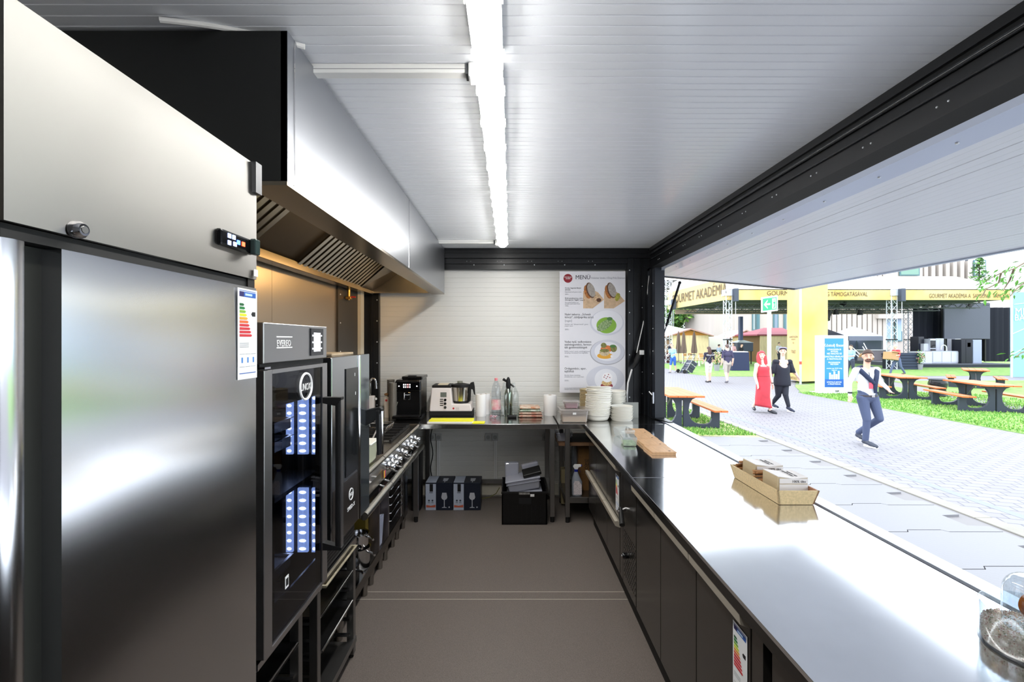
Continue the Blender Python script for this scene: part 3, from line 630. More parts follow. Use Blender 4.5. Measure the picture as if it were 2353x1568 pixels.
# sockets, trunking, cable, skirting under the table
for px in (986, 1001, 1115, 1131, 1246):
    x = gx(px, 4.7); s = thing('wall_socket', {986: 'left square of the grey socket pair under the table near the range', 1001: 'right square of the grey socket pair under the table near the range', 1115: 'left square of the grey socket pair under the middle of the table', 1131: 'right square of the grey socket pair under the middle of the table', 1246: 'single grey socket under the right end of the back table'}[px], 'socket', (x+.03, 4.705, gz(1005, 4.7)))
    part(MB().box(x, x+.062, 4.69, 4.718, gz(1013, 4.7), gz(997, 4.7)), 'plate', M('socket_grey', '#b9bab8', .45), s, bev=.004); part(MB().lathe([(.0, -.004), (.019, -.004), (.021, 0), (.022, .004)], (x+.031, 4.69, gz(1005, 4.7)), 16, 'Y'), 'recess', M('socket_recess', '#9c9d9b', .5), s, smooth=True)
for px, lab in ((1004, 'vertical white cable duct below the socket pair near the range'), (1135, 'vertical white cable duct below the middle socket pair')):
    x = gx(px, 4.7); t = thing('cable_duct', lab, 'cable duct', (x+.016, 4.70, .1)); part(MB().box(x, x+.032, 4.695, 4.718, .14, gz(1013, 4.7)), 'duct', WHITEP, t, bev=.002); part(MB().box(x+.015, x+.0165, 4.694, 4.696, .14, gz(1013, 4.7)), 'seam', M('seam_shade', '#8b8d90', .5), t)
tag(part(MB().tube([(gx(992, 4.66)+.012*math.sin(k*.9), 4.66, .85-.62*k/14) for k in range(15)], .005, 8), 'power_cable', BLACKM, smooth=True), 'thin black power cable hanging under the back table', 'cable')
bb = struct(MB().box(-1.45, .5, 4.70, 4.72, .02, .135), 'baseboard_back', M('skirting_cream', '#d5cfbf', .5))
tag(part(MB().tube([(gx(1148, 4.6), 4.6, .13), (gx(1140, 4.6), 4.6, .07), (gx(1125, 4.58), 4.58, .04), (gx(1105, 4.56), 4.56, .03), (gx(1095, 4.5), 4.5, .012)], .004, 8), 'thin_wire', M('wire_yellow', '#6d6a2f', .5), smooth=True), 'thin olive wire trailing to the floor behind the black crate', 'wire')
tag(part(MB().box(-.93, -.845, 4.30, 4.42, .02, .58), 'black_bin', BLACKM, bev=.006), 'narrow black unit between the range end and the table', 'bin')

# ------------------------------------------------------------------ things on the back table
cm = thing('coffee_machine', 'black bean-to-cup coffee machine on the back table', 'coffee machine', (-1.0, 4.38, TZ))
cx0, cx1, cy = gx(909, 4.30), gx(967, 4.30), 4.30
part(MB().box(cx0, cx1, cy, 4.62, TZ+.02, 1.245), 'body', M('coffee_black', '#0f0f10', .2), cm, bev=.012)
part(MB().box(cx0-.003, cx1+.003, cy-.012, cy+.1, 1.135, 1.235), 'control_fascia', BLACKG, cm, bev=.012)
part(MB().box(cx0+.05, cx1+.01, cy+.03, 4.60, 1.245, 1.275), 'lid', M('coffee_black', '#0f0f10', .2), cm, bev=.008); part(MB().box(cx0+.11, cx1-.05, cy+.02, cy+.06, 1.265, 1.283), 'lid_grip', BLACKM, cm, bev=.004)
for k in range(2):
    for j in range(4): part(MB().box(cx0+.075+.019*j, cx0+.085+.019*j, cy-.0135, cy-.0118, 1.172+.022*k, 1.184+.022*k), 'touch_icon', M('icon_red' if j == 2 else 'icon_white', '#ff9090' if j == 2 else '#f5f5f5', .4, emit=1.6), cm)
for xx in (cx0+.03, cx1-.04): part(MB().box(xx, xx+.01, cy-.0135, cy-.0118, 1.182, 1.19), 'touch_icon', M('icon_white', '#f5f5f5', .4, emit=1.6), cm)
part(MB().tube([(cx0+.10, cy-.014, 1.125), (cx0+.085, cy-.014, 1.125), (cx0+.085, cy-.014, 1.06), (cx0+.10, cy-.014, 1.06)], .004, 6), 'spout_bracket', CHROME, cm); part(MB().tube([(cx0+.125, cy-.014, 1.125), (cx0+.14, cy-.014, 1.125), (cx0+.14, cy-.014, 1.06), (cx0+.125, cy-.014, 1.06)], .004, 6), 'spout_bracket', CHROME, cm)
text('PHILIPS', .012, (cx0+.113, cy-.014, 1.10), INKW, cm, align='CENTER', name='brand_lettering')
part(MB().cyl((cx0+.022, cy-.016, 1.04), (cx0+.006, cy-.02, .985), .007, .008), 'steam_wand', STEEL, cm, smooth=True)
part(MB().box(cx0-.01, cx1+.005, cy-.10, cy+.02, TZ+.012, TZ+.032), 'drip_tray', BLACKG, cm, bev=.004); part(MB().box(cx0-.005, cx1, cy-.095, cy-.005, TZ+.032, TZ+.036), 'drip_grille', M('grille_grey', '#3c3c3e', .3, .8), cm)
part(MB().box(cx0, cx1, cy-.02, 4.60, TZ, TZ+.02), 'foot', RUBBER, cm)
# food processor
fpX = gx(988, 4.25)
fp_ = thing('food_processor', 'white cooking food processor with steel jug and black handle', 'food processor', (-.56, 4.3, TZ)); fy = 4.42
W_ = M('appliance_white', '#e6dedb', .3)
def fpz(y): return gz(y, fy)
pr = [(gx(986, fy), fpz(946)), (gx(991, fy), fpz(892)), (gx(1036, fy), fpz(892)), (gx(1039, fy), fpz(929)), (gx(1081, fy), fpz(929)), (gx(1085, fy), fpz(946))]
part(MB().prism(pr, 'Y', fy, fy+.26), 'housing', W_, fp_, bev=.012, seg=3)
part(MB().box(gx(986, fy), gx(1085, fy), fy+.01, fy+.25, TZ, fpz(945)), 'base', BLACKM, fp_, bev=.005)
part(MB().box(gx(992, fy), gx(1036, fy), fy+.01, fy+.22, fpz(892), fpz(886)), 'top_cover', BLACKM, fp_, bev=.006); part(MB().box(gx(1005, fy), gx(1028, fy), fy+.02, fy+.16, fpz(886), fpz(884)), 'scale_plate', M('beige_plate', '#d9cbb0', .4), fp_, bev=.002)
jx, jy = gx(1059, fy+.1), fy+.11
jug = part(MB().lathe([(.072, fpz(927)), (.085, fpz(892)), (.087, fpz(890)), (.082, fpz(890)), (.07, fpz(925)), (0, fpz(925))], (jx, jy, 0), 28), 'jug', M('jug_steel', '#bdb9ae', .13, 1.), fp_, smooth=True)
part(MB().lathe([(.078, fpz(930)), (.074, fpz(924))], (jx, jy, 0), 24), 'jug_base', BLACKM, jug, smooth=True); part(MB().lathe([(.091, fpz(892)), (.092, fpz(886)), (.03, fpz(883)), (0, fpz(883))], (jx, jy, 0), 28), 'jug_lid', BLACKM, jug, smooth=True)
part(MB().lathe([(.026, fpz(884)), (.027, fpz(878)), (0, fpz(878))], (jx-.01, jy, 0), 16), 'measuring_cap', GLASS('cap_clear', '#cfcfc4', body='#a8a89a', mix=.4), jug, smooth=True)
part(MB().prism([(jx+.08, fpz(892)), (jx+.095, fpz(882)), (jx+.128, fpz(880)), (jx+.138, fpz(892)), (jx+.142, fpz(912)), (jx+.128, fpz(908)), (jx+.118, fpz(898)), (jx+.102, fpz(897)), (jx+.095, fpz(925)), (jx+.072, fpz(928))], 'Y', jy-.016, jy+.016), 'jug_handle', BLACKM, jug, bev=.005)
part(MB().box(gx(1012, fy), gx(1026, fy), fy-.002, fy+.005, fpz(913), fpz(902)), 'display', M('lcd_grey', '#6b7069', .2), fp_)
for z in (917, 921.5, 926, 931): part(MB().box(gx(1011, fy), gx(1018.5, fy), fy-.003, fy+.005, fpz(z+2), fpz(z)), 'button', BLACKM, fp_)
for z in (919.5, 928, 936.5): part(MB().lathe([(.0, -.01), (.012, -.01), (.0135, 0)], (gx(1023, fy), fy, fpz(z)), 14, 'Y'), 'dial', BLACKG, fp_, smooth=True)
part(MB().lathe([(0, -.001), (.0095, -.001), (.0095, .001)], (gx(1042, fy), fy, fpz(939), ), 16, 'Y'), 'badge', M('badge_red', '#b5272c', .4), fp_)
for z in (937.5, 939.5, 942): part(MB().box(gx(1047, fy), gx(1055, fy), fy-.001, fy+.002, fpz(z+.7), fpz(z)), 'printed_line', M('print_grey', '#a59b98', .5), fp_)
# boards
YEL = M('chop_yellow', '#f2ee12', .45)
b1 = thing('chopping_board', 'thick white and yellow chopping board at the table front edge', 'chopping board', (-.4, 4.08, TZ))
part(MB().box(gx(982, 4.05), gx(1087, 4.05), 4.035, 4.19, TZ, TZ+.014), 'white_layer', M('chop_white', '#e9e6dc', .5), b1, bev=.003); part(MB().box(gx(985, 4.05), gx(1087, 4.05), 4.05, 4.19, TZ+.014, TZ+.024), 'yellow_layer', YEL, b1, bev=.003)
tag(part(MB().prism([(gx(1085, 4.06), 4.03), (gx(1113, 4.06), 4.035), (gx(1114, 4.06), 4.12), (gx(1088, 4.06), 4.13)], 'Z', TZ, TZ+.007), 'folded_cloth', YEL, bev=.002), 'bright yellow folded cloth beside the chopping board', 'cloth')
tag(part(MB().box(gx(992, 4.2), gx(1075, 4.2), 4.195, 4.23, TZ, TZ+.012), 'notepad', M('pad_orange', '#d98a63', .5, noise=(40, .5)), bev=.002), 'small orange packet tucked behind the chopping board', 'packet')
def roll(px0, px1, ytop, ybot, Y, lab):
    x = (gx(px0, Y)+gx(px1, Y))/2; r = (gx(px1, Y)-gx(px0, Y))/2; h = (ybot-ytop)/F*Y; t = thing('paper_roll', lab, 'paper roll', (x, Y, TZ))
    part(MB().lathe([(r*.97, 0), (r, .004), (r, h-.004), (r*.97, h), (r*.27, h), (r*.25, h-.01), (0, h-.012)], (x, Y, TZ), 28), 'paper', M('paper_white', '#eceae8', .8, bump=(90, .1)), t, smooth=True)
    part(MB().lathe([(r*.25, h-.02), (r*.25, h+.001), (r*.22, h+.001), (r*.22, h-.02)], (x, Y, TZ), 18), 'core', M('core_card', '#b3a084', .8), t)
roll(1093, 1117, 904, 954, 4.44, 'white paper towel roll beside the food processor')
roll(1106, 1126, 904, 950, 4.57, 'white paper towel roll behind the other roll by the food processor')
roll(1249, 1279, 905, 951, 4.5, 'white paper towel roll at the right end of the back table')
GLS = GLASS('clear_glass', '#f3f6f6', base=.08)
def bottle(px, Y, ytop, wpx, lab, prof, mat, label=None, cap=None):
    x = gx(px, Y); h = gz(ytop, Y)-TZ; r = wpx/2/F*Y; t = thing('bottle', lab, 'bottle', (x, Y, TZ))
    p = [(a*r, b*h) for a, b in prof]; inner = [(max(0, a*r-.002), b*h+(.003 if i == 0 else 0)) for i, (a, b) in enumerate(prof)][::-1]
    part(MB().lathe(p, (x, Y, TZ), 24), 'vessel', mat, t, smooth=True)
    if label:
        z0, z1, m = label; part(MB().lathe([(r*1.005, z0*h), (r*1.012, z0*h), (r*1.012, z1*h), (r*1.005, z1*h)], (x, Y, TZ), 24), 'label_band', m, t, smooth=True)
    if cap: part(MB().lathe([(cap[0]*r, cap[1]*h), (cap[0]*r, h*.995), (cap[0]*r*.8, h), (0, h)], (x, Y, TZ), 16), 'cap', cap[2], t, smooth=True)
    return t
PET = [(0, 0), (.9, 0), (1, .03), (1, .3), (.94, .34), (1, .38), (1, .62), (.85, .76), (.5, .88), (.30, .93), (.30, .97)]
CAR = [(0, 0), (.95, 0), (1, .02), (1, .62), (.9, .7), (.45, .85), (.32, .92), (.32, 1), (.36, 1)]
bottle(1140, 4.48, 869, 22, 'clear plastic water bottle with pink cap and pink label', PET, GLASS('pet', '#f2f5f8', base=.07), (.16, .42, M('label_pink', '#d9808e', .5, noise=(18, .5, '#e9e3d8'))), (.33, .93, M('cap_pink', '#e58b93', .4)))
bottle(1159, 4.45, 880, 22, 'open clear glass bottle in front of the cream siphon', CAR, GLS)
bottle(1180, 4.49, 880, 24, 'open clear glass bottle right of the cream siphon', CAR, GLS)
sx_, sy_ = gx(1168, 4.57), 4.57
cs = thing('cream_siphon', 'steel cream siphon with black head between the glass bottles', 'siphon', (sx_, sy_, TZ))
part(MB().lathe([(0, 0), (.040, 0), (.042, .01), (.042, .2), (.034, .235), (.018, .262), (0, .264)], (sx_, sy_, TZ), 22), 'flask', M('siphon_steel', '#a8b3a3', .16, 1.), cs, smooth=True)
part(MB().lathe([(.022, .25), (.026, .27), (.024, .30), (.019, .345), (.008, .368), (0, .37)], (sx_, sy_, TZ), 16), 'head', BLACKM, cs, smooth=True); part(MB().cyl((sx_, sy_, TZ+.315), (sx_-.052, sy_-.01, TZ+.35), .011, .014), 'charger_holder', BLACKM, cs, smooth=True); part(MB().cyl((sx_, sy_, TZ+.315), (sx_+.058, sy_-.01, TZ+.27), .009), 'lever', BLACKM, cs, smooth=True)
tag(part(MB().cyl((gx(1167, 4.33), 4.33, TZ+.014), (gx(1187, 4.33), 4.32, TZ+.014), .014, n=12), 'charger_sleeve', BLACKM, smooth=True, bev=.003), 'small black cylinder lying in front of the glass bottles', 'cylinder')
# crumpled foil wrappers
tw = MB()
for k in range(26):
    a = random.uniform(0, 6.28); r = random.uniform(0, .045); tw.ball((gx(1134, 4.32)+r*math.cos(a), 4.32+.5*r*math.sin(a), TZ+.008+random.uniform(0, .016)), (random.uniform(.004, .011), .005, .007), 6, 4)
tag(part(tw, 'crumpled_wrappers', M('foil_mix', '#c9ccd6', .35, noise=(60, .5, '#b8434b'))), 'small heap of crumpled foil wrappers before the pink-capped bottle', 'wrappers', kind='stuff')
# sealed packs, stacked
for k, (h, c, c2, lab) in enumerate(((.028, '#cbb9a4', '#a65a45', 'lowest sealed snack pack in the stack by the right paper roll'), (.026, '#d6cdb9', '#b06d58', 'second sealed snack pack from the bottom of the stack'), (.024, '#2f6b3f', '#d8dfd2', 'green sealed pack in the middle of the snack stack'), (.026, '#dfe0cf', '#c47a4b', 'topmost sealed snack pack on the stack'))):
    z0 = TZ+sum((.028, .026, .024, .026)[:k]); x0 = gx(1192, 4.36)+.004*k; x1 = gx(1247, 4.36)-.008*k
    t = thing('snack_pack', lab, 'snack pack', ((x0+x1)/2, 4.44, z0), group='sealed packs stacked on the back table')
    m = MB(); rings = []
    for yy, s in ((4.34, .12), (4.35, .8), (4.44, 1), (4.53, .8), (4.54, .12)):
        rings.append([(x0, yy, z0+h*.5-h*.08), (x0+.02, yy, z0+h*.5-h*.48*s), (x1-.02, yy, z0+h*.5-h*.48*s), (x1, yy, z0+h*.5-h*.08), (x1, yy, z0+h*.5+h*.08), (x1-.02, yy, z0+h*.5+h*.46*s), (x0+.02, yy, z0+h*.5+h*.46*s), (x0, yy, z0+h*.5+h*.08)])
    part(m.loft(rings), 'pouch', M('pack'+c, c, .35, noise=(28, .4, c2), bump=(40, .5)), t, smooth=True, angle=60)
    part(MB().box(x0-.012, x0+.002, 4.345, 4.535, z0+h*.46, z0+h*.54), 'seal_strip', GLASS('seal_clear', '#cfd8c8', body='#b8c2ae', mix=.5), t)
# corner: tap, soap box, sugar carton, cup towers
tp_ = thing('swan_neck_tap', 'chrome swan neck tap in the far corner by the black frame', 'tap', (gx(852, 4.45), 4.45, TZ)); X_ = gx(851, 4.45)
part(MB().tube([(X_, 4.45, TZ), (X_, 4.45, 1.20)]+[(X_+.028-.028*math.cos(a), 4.45, 1.20+.045*math.sin(a)) for a in [PI*k/10 for k in range(11)]]+[(X_+.058, 4.45, 1.165)], .009, 12), 'spout', CHROME, tp_, smooth=True); part(MB().cyl((X_+.058, 4.45, 1.175), (X_+.060, 4.45, 1.145), .013), 'nozzle', CHROME, tp_, smooth=True); part(MB().cyl((X_, 4.45, TZ), (X_, 4.45, TZ+.03), .02), 'base', CHROME, tp_, smooth=True)
sb = thing('soap_dispenser', 'white box-shaped soap dispenser below the chrome tap', 'soap dispenser', (gx(855, 4.38), 4.38, TZ)); part(MB().box(gx(847, 4.38), gx(860, 4.38), 4.36, 4.42, TZ, gz(910, 4.38)), 'box', M('soap_white', '#e4ddd8', .4), sb, bev=.008); part(MB().ball((gx(864, 4.38), 4.38, gz(917, 4.38)), .012), 'button', WHITEP, sb, smooth=True)
ct = thing('sugar_carton', 'open white carton with a red round mark beside the cup towers', 'carton', (gx(889, 4.35), 4.35, TZ)); part(MB().box(gx(884, 4.35), gx(894.5, 4.35), 4.33, 4.38, TZ, gz(912, 4.35)), 'carton', M('carton_cream', '#cfc4b6', .6), ct, bev=.003); part(MB().lathe([(0, -.001), (.011, -.001), (.011, .001)], (gx(889, 4.35), 4.33, gz(920, 4.35)), 16, 'Y'), 'red_mark', M('badge_red', '#b5272c', .4), ct); part(MB().ball((gx(888, 4.35), 4.355, gz(907, 4.35)), (.024, .02, .014)), 'cap', M('cork_brown', '#9c7449', .6), ct, smooth=True)
cupm = mesh(MB().lathe([(.0, 0), (.026, 0), (.028, .003), (.036, .085), (.038, .087), (.0355, .085), (.027, .005), (0, .004)], n=18), 'paper_cup', GLASS('cup_grey', '#b9b4ab', body='#a39d93', mix=.55), True)
for (x, n, Y, lb) in ((gx(903, 4.28), 14, 4.28, 'translucent cup in the cup tower touching the coffee machine'), (gx(898, 4.38), 15, 4.38, 'translucent cup in the rear cup tower by the coffee machine')):
    for k in range(n):
        c = share(cupm, 'plastic_cup', None, (x, Y, TZ+.0195*k)); tag(c, nth(k, n)+' '+lb, 'cup', 'translucent cups nested in towers')

# ------------------------------------------------------------------ under the back table
for k, (px, lab) in enumerate(((978, 'wine glass carton next to the range end'), (1042, 'wine glass carton nearer the black crate'))):
    Y = 4.33; x0 = gx(px, Y); x1 = x0+.258; xm = x0+.098; t = thing('wine_glass_carton', lab, 'carton', ((x0+x1)/2, Y+.1, 0), group='wine glass cartons under the back table')
    NAVY = M('carton_navy', '#141c2c', .45); GW = M('carton_grey', '#b6bfd0', .5)
    part(MB().box(x0, x1, Y+.004, Y+.22, 0, .262), 'box', NAVY, t, bev=.002)
    f1 = part(MB().box(x0, xm, Y, Y+.005, .002, .25), 'white_face', GW, t); part(MB().box(xm, x1, Y, Y+.005, .002, .25), 'navy_face', NAVY, t)
    part(MB().box(x0, xm, Y+.004, Y+.21, .2625, .2635), 'white_top', GW, t)
    part(MB().box(x0+.038, x0+.07, Y-.0012, Y, .178, .25), 'bow_band', M('band_black', '#17181c', .5), f1); part(MB().box(x0+.035, x0+.068, Y-.001, Y, .165, .171), 'printed_line', M('print_dark', '#3c4250', .5), f1)
    OR = M('carton_orange', '#c2624a', .5); part(MB().add([(x0+.006, Y-.001, .028), (xm-.004, Y-.001, .028), (xm-.004, Y-.001, .054), (x0+.05, Y-.001, .044), (x0+.006, Y-.001, .052)], [(0,1,2,3,4)]), 'orange_wave', OR, f1)
    for q in (.022, .055): part(MB().lathe([(0, -.001), (.009, -.001), (.009, .001)], (x0+.01+q, Y, .093), 12, 'Y'), 'printed_icon', M('print_dark', '#3c4250', .5), f1); part(MB().box(x0+q-.001, x0+q+.02, Y-.001, Y, .072, .076), 'printed_line', M('print_dark', '#3c4250', .5), f1)
    GLP = M('print_glass', '#b9bcc4', .5); gx0 = (xm+x1)/2
    m = MB()
    for a, b in (((-.025, .112), (-.028, .125)), ((.025, .112), (.028, .125))): pass
    m.add([(gx0+a, Y-.001, z) for a, z in ((-.004, .04), (.004, .04), (.004, .098), (.022, .108), (.029, .125), (.02, .168), (-.02, .168), (-.029, .125), (-.022, .108), (-.004, .098))], [tuple(range(10))]); m.add([(gx0+a, Y-.001, z) for a, z in ((-.024, .024), (.024, .024), (.022, .029), (.004, .034), (.004, .041), (-.004, .041), (-.004, .034), (-.022, .029))], [tuple(range(8))])
    part(m, 'printed_glass', GLP, t); part(MB().lathe([(0, -.001), (.007, -.001), (.007, .001)], (gx0+.046, Y, .03), 12, 'Y'), 'printed_dot', GLP, t)
    m = MB().add([(gx0+a, Y+b, .2635) for a, b in ((-.02, .05), (.02, .05), (.026, .14), (-.026, .14))], [(0,1,2,3)]); m.add([(gx0+a, Y+b, .2635) for a, b in ((-.004, .01), (.004, .01), (.004, .05), (-.004, .05))], [(0,1,2,3)]); part(m, 'printed_glass', GLP, t)
bc = thing('storage_crate', 'deep black plastic storage crate under the back table', 'crate', (0, 4.12, 0))
q0, q1, cyy = gx(1153, 4.0), gx(1257, 4.0), 3.99
m = MB()
m.box(q0, q1, cyy, cyy+.012, .004, .285); m.box(q0, q1, cyy+.26, cyy+.272, .004, .34); m.box(q0, q0+.012, cyy, cyy+.27, .004, .335); m.box(q1-.012, q1, cyy, cyy+.27, .004, .335); m.box(q0, q1, cyy, cyy+.27, .0, .012)
part(m, 'bin', M('crate_black', '#060607', .35), bc, bev=.002); part(MB().box(q0-.004, q1+.004, cyy-.008, cyy+.004, .272, .292), 'front_rim', M('crate_black2', '#0c0c0d', .35), bc, bev=.002)
part(MB().box(q0+.15, q0+.26, cyy-.003, cyy+.001, .185, .235), 'handle_slot', M('slot_grey', '#17181a', .6), bc)
for k in range(9): part(MB().box(q0+.012+.041*k, q0+.018+.041*k, cyy-.003, cyy, .02, .17), 'rib', M('crate_black2', '#0c0c0d', .35), bc)
part(MB().box(q0+.15, q0+.245, cyy-.0095, cyy-.008, .268, .286), 'silver_label', M('label_silver', '#7d7b78', .4, noise=(90, .4)), bc); part(MB().box(q0+.25, q0+.285, cyy-.0095, cyy-.008, .25, .272), 'white_label', WHITEP, bc)
MILK = GLASS('milky_tub', '#e6e8f0', body='#c3c6d2', mix=.62)
def tubbox(name, lab, c, w, d, h, rz, tilt, mat=MILK, rim=True, taper=.9):
    t = thing(name, lab, 'container', c, rz); t.rotation_euler = (0, tilt, rz)
    part(MB().loft([[(sx*w/2*k, sy*d/2*k, z) for sx, sy in ((-1,-1),(1,-1),(1,1),(-1,1))] for k, z in ((taper, 0), (1, h))]), 'tub', mat, t, world=False, bev=.012)
    if rim: part(MB().box(-w/2-.008, w/2+.008, -d/2-.008, d/2+.008, h-.006, h+.007), 'lid', mat, t, world=False, bev=.006); part(MB().box(-w/2-.004, w/2+.004, -d/2-.004, d/2+.004, h*.7, h*.72), 'band', mat, t, world=False)
    return t
tubbox('food_container', 'tilted milky lidded container on top of the black crate', (gx(1205, 4.12), 4.13, .285), .30, .22, .10, 0, -.17)
tubbox('food_container', 'milky container wedged lower in the black crate', (gx(1206, 4.12), 4.13, .19), .30, .21, .085, 0, -.08)
tubbox('food_container', 'upright ridged clear container at the back left of the crate', (gx(1176, 4.2), 4.22, .30), .13, .06, .19, .0, 0, rim=False)
tubbox('food_container', 'flat clear tray leaning at the back right of the crate', (gx(1222, 4.2), 4.225, .37), .16, .05, .115, .1, -.2, rim=False)
tk = thing('black_case', 'small black case lying on the tilted container lid', 'case', (gx(1222, 4.1), 4.08, .425)); tk.rotation_euler = (.35, -.24, .05)
part(MB().box(-.082, .082, -.05, .05, 0, .035), 'case', M('case_black', '#0d0e0d', .5), tk, world=False, bev=.008)

# ------------------------------------------------------------------ side table in the corner with the plates
st = thing('side_table', 'narrow steel side table in the corner beneath the menu board', 'table', (.9, 4.36, 0))
part(MB().box(.43, 1.352, TY, 4.60, .836, TZ), 'tabletop', M('table_steel', '#bdbdbb', .16, 1.), st, bev=.003)
for x in (.49, .81):
    for y in (TY+.02, 4.52):
        part(MB().box(x, x+.04, y, y+.04, .05, .836), 'leg', STEELD, st, bev=.002); part(MB().cyl((x+.02, y+.02, 0), (x+.02, y+.02, .05), .018), 'foot', RUBBER, st)
part(MB().box(.49, .85, TY+.025, 4.56, .175, .225), 'lower_shelf', STEELD, st, bev=.002); part(MB().box(.44, .86, TY+.10, 4.56, .665, .69), 'upper_shelf', M('shelf_wood', '#7a5a40', .6, noise=(10, .2)), st)
part(MB().box(gx(1420, 4.34), gx(1467, 4.34), 4.34, 4.348, TZ, gz(925, 4.34)), 'splash_plate', M('splash_grey', '#84857f', .45, .5), st)
tubbox('food_container', 'shallow clear box on the shelf between the two tables', (.50, 4.25, .69), .14, .18, .075, 0, 0)
sbt = thing('spray_bottle', 'white trigger spray bottle with blue collar on the low shelf', 'spray bottle', (gx(1327, 4.1), 4.1, .225)); bx, by, bz = gx(1326, 4.1), 4.10, .225
rings = []
for z, a, b, ox in ((0, .043, .026, 0), (.01, .047, .029, 0), (.12, .047, .029, 0), (.16, .034, .024, -.008), (.195, .022, .02, -.01), (.215, .014, .014, -.008)): rings.append([(bx+ox+a*math.cos(q), by+b*math.sin(q), bz+z) for q in [2*PI*k/20 for k in range(20)]])
part(MB().loft(rings), 'bottle', GLASS('spray_body', '#d7dbe2', body='#aeb4bf', mix=.75), sbt, smooth=True)
part(MB().cyl((bx-.008, by, bz+.212), (bx-.008, by, bz+.232), .017), 'collar', M('collar_blue', '#1e2a8f', .4), sbt, smooth=True)
part(MB().prism([(bx-.022, bz+.232), (bx+.006, bz+.232), (bx+.012, bz+.25), (bx+.035, bz+.255), (bx+.035, bz+.275), (bx-.022, bz+.277), (bx-.038, bz+.262), (bx-.034, bz+.25)], 'Y', by-.012, by+.012), 'trigger_head', WHITEP, sbt, bev=.004)
part(MB().prism([(bx+.008, bz+.25), (bx+.016, bz+.25), (bx+.034, bz+.205), (bx+.028, bz+.205)], 'Y', by-.006, by+.006), 'trigger', M('trig_dark', '#3a2a3a', .5), sbt); part(MB().cyl((bx+.035, by, bz+.265), (bx+.043, by, bz+.265), .009), 'nozzle', M('collar_blue', '#1e2a8f', .4), sbt)
part(MB().prism([(bx-.035, bz+.012), (bx+.037, bz+.012), (bx+.037, bz+.10), (bx+.012, bz+.135), (bx-.024, bz+.135), (bx-.035, bz+.11)], 'Y', by-.0305, by-.0285), 'label', M('spray_label', '#cfc6c8', .5, noise=(120, .25)), sbt)
cb = thing('cardboard_box', 'tall brown cardboard box with black lettering behind the spray bottle', 'cardboard box', (.72, 4.27, .225)); part(MB().box(gx(1329, 4.22), .83, 4.22, 4.36, .225, gz(1026, 4.22)), 'box', M('cardboard', '#6d4d26', .75, noise=(30, .15)), cb, bev=.002)
for k, s in enumerate(('SIM', 'ARO', 'QTY', 'No')): text(s, .042 if k < 3 else .022, (gx(1343, 4.219), 4.2188, gz(1063+8*k, 4.22)), M('ink_black', '#1a130c', .6), cb, name='box_lettering')
tag(part(MB().tube([(gx(1322, 4.3), 4.33, .225+.02*k) for k in range(2)]+[(gx(1322, 4.3)+.004, 4.33, .62), (gx(1320, 4.3), 4.33, .64)], [.034, .036, .036, .02], 14), 'plastic_wrap_roll', GLASS('wrap', '#c9cdd4', body='#8f949c', mix=.4, rough=.1), smooth=True), 'tall roll of clear plastic wrap beside the cardboard box', 'plastic roll')
tag(part(MB().box(gx(1288, 4.5), gx(1301, 4.5), 4.44, 4.54, .02, .36), 'carton', M('carton_beige', '#8c8060', .6), bev=.003), 'beige carton standing on the floor between the two tables', 'carton')
tag(part(MB().box(.55, .80, 4.15, 4.35, .69, .73), 'dark_folder', BLACKM, bev=.004), 'flat black case on the upper shelf of the side table', 'case')
# containers and crockery
c1 = tubbox('food_container', 'large lidded clear container of pale grain on the side table', (gx(1318, 4.14), 4.16, TZ), .245, .20, .115, 0, 0, GLASS('clear_tub', '#eeeae6', body='#dcd6d2', mix=.3)); part(MB().box(-.105, .105, -.085, .085, .006, .055), 'grain', M('grain', '#b79a78', .8, noise=(160, .4, '#d6c3a4'), bump=(160, .6)), c1, world=False, bev=.006); part(MB().box(-.018, .012, -.103, -.1, .075, .092), 'white_label', WHITEP, c1, world=False)
c2 = tubbox('food_container', 'small container of dark pink berries on the grain container lid', (gx(1312, 4.14), 4.14, TZ+.122), .135, .10, .062, 0, 0, GLASS('clear_tub', '#eeeae6', body='#dcd6d2', mix=.3), taper=.82); part(MB().box(-.054, .054, -.04, .04, .004, .046), 'berries', M('berries', '#8a2a50', .5, noise=(120, .5, '#b3628a'), bump=(120, .6)), c2, world=False, bev=.006)
IV = M('bowl_ivory', '#efece2', .55); KR = M('bowl_kraft', '#c5b48f', .65)
bowl = mesh(MB().lathe([(0, 0), (.62, 0), (.80, .12), (.90, .45), (.945, .86), (1.0, .9), (1.012, .95), (1.0, 1), (.93, .97), (.87, .46), (.77, .15), (.60, .05), (0, .05)], n=32), 'bowl', IV, True, 60)
bowlk = bowl.copy(); bowlk.materials.clear(); bowlk.materials.append(KR)
plate = mesh(MB().lathe([(0, 0), (.82, 0), (.92, .4), (1, 1), (1.02, 1.05), (.98, 1.05), (.88, .5), (.80, .2), (0, .2)], n=36), 'plate', IV, True, 60)
def stack(me, n, x, y, r, h, dz, lab, grp, lean=0., tilt=0.):
    for k in range(n):
        o = share(me, 'bowl' if me is not plate else 'plate', None, (x+lean*k*dz+random.uniform(-.002, .002), y, TZ+dz*k), (0, tilt*(k/n)**2, random.uniform(0, 3)), (r, r, h)); tag(o, nth(k, n)+' '+lab, 'bowl' if me is not plate else 'plate', grp)
stack(bowl, 21, gx(1373, 4.23), 4.23, .118, .062, .0122, 'ivory bowl in the tall leaning stack on the side table', 'tall front stack of ivory bowls', .06, .16)
stack(bowlk, 17, gx(1357, 4.42), 4.42, .105, .05, .0135, 'beige bowl in the stack behind the tall ivory stack', 'beige bowl stack')
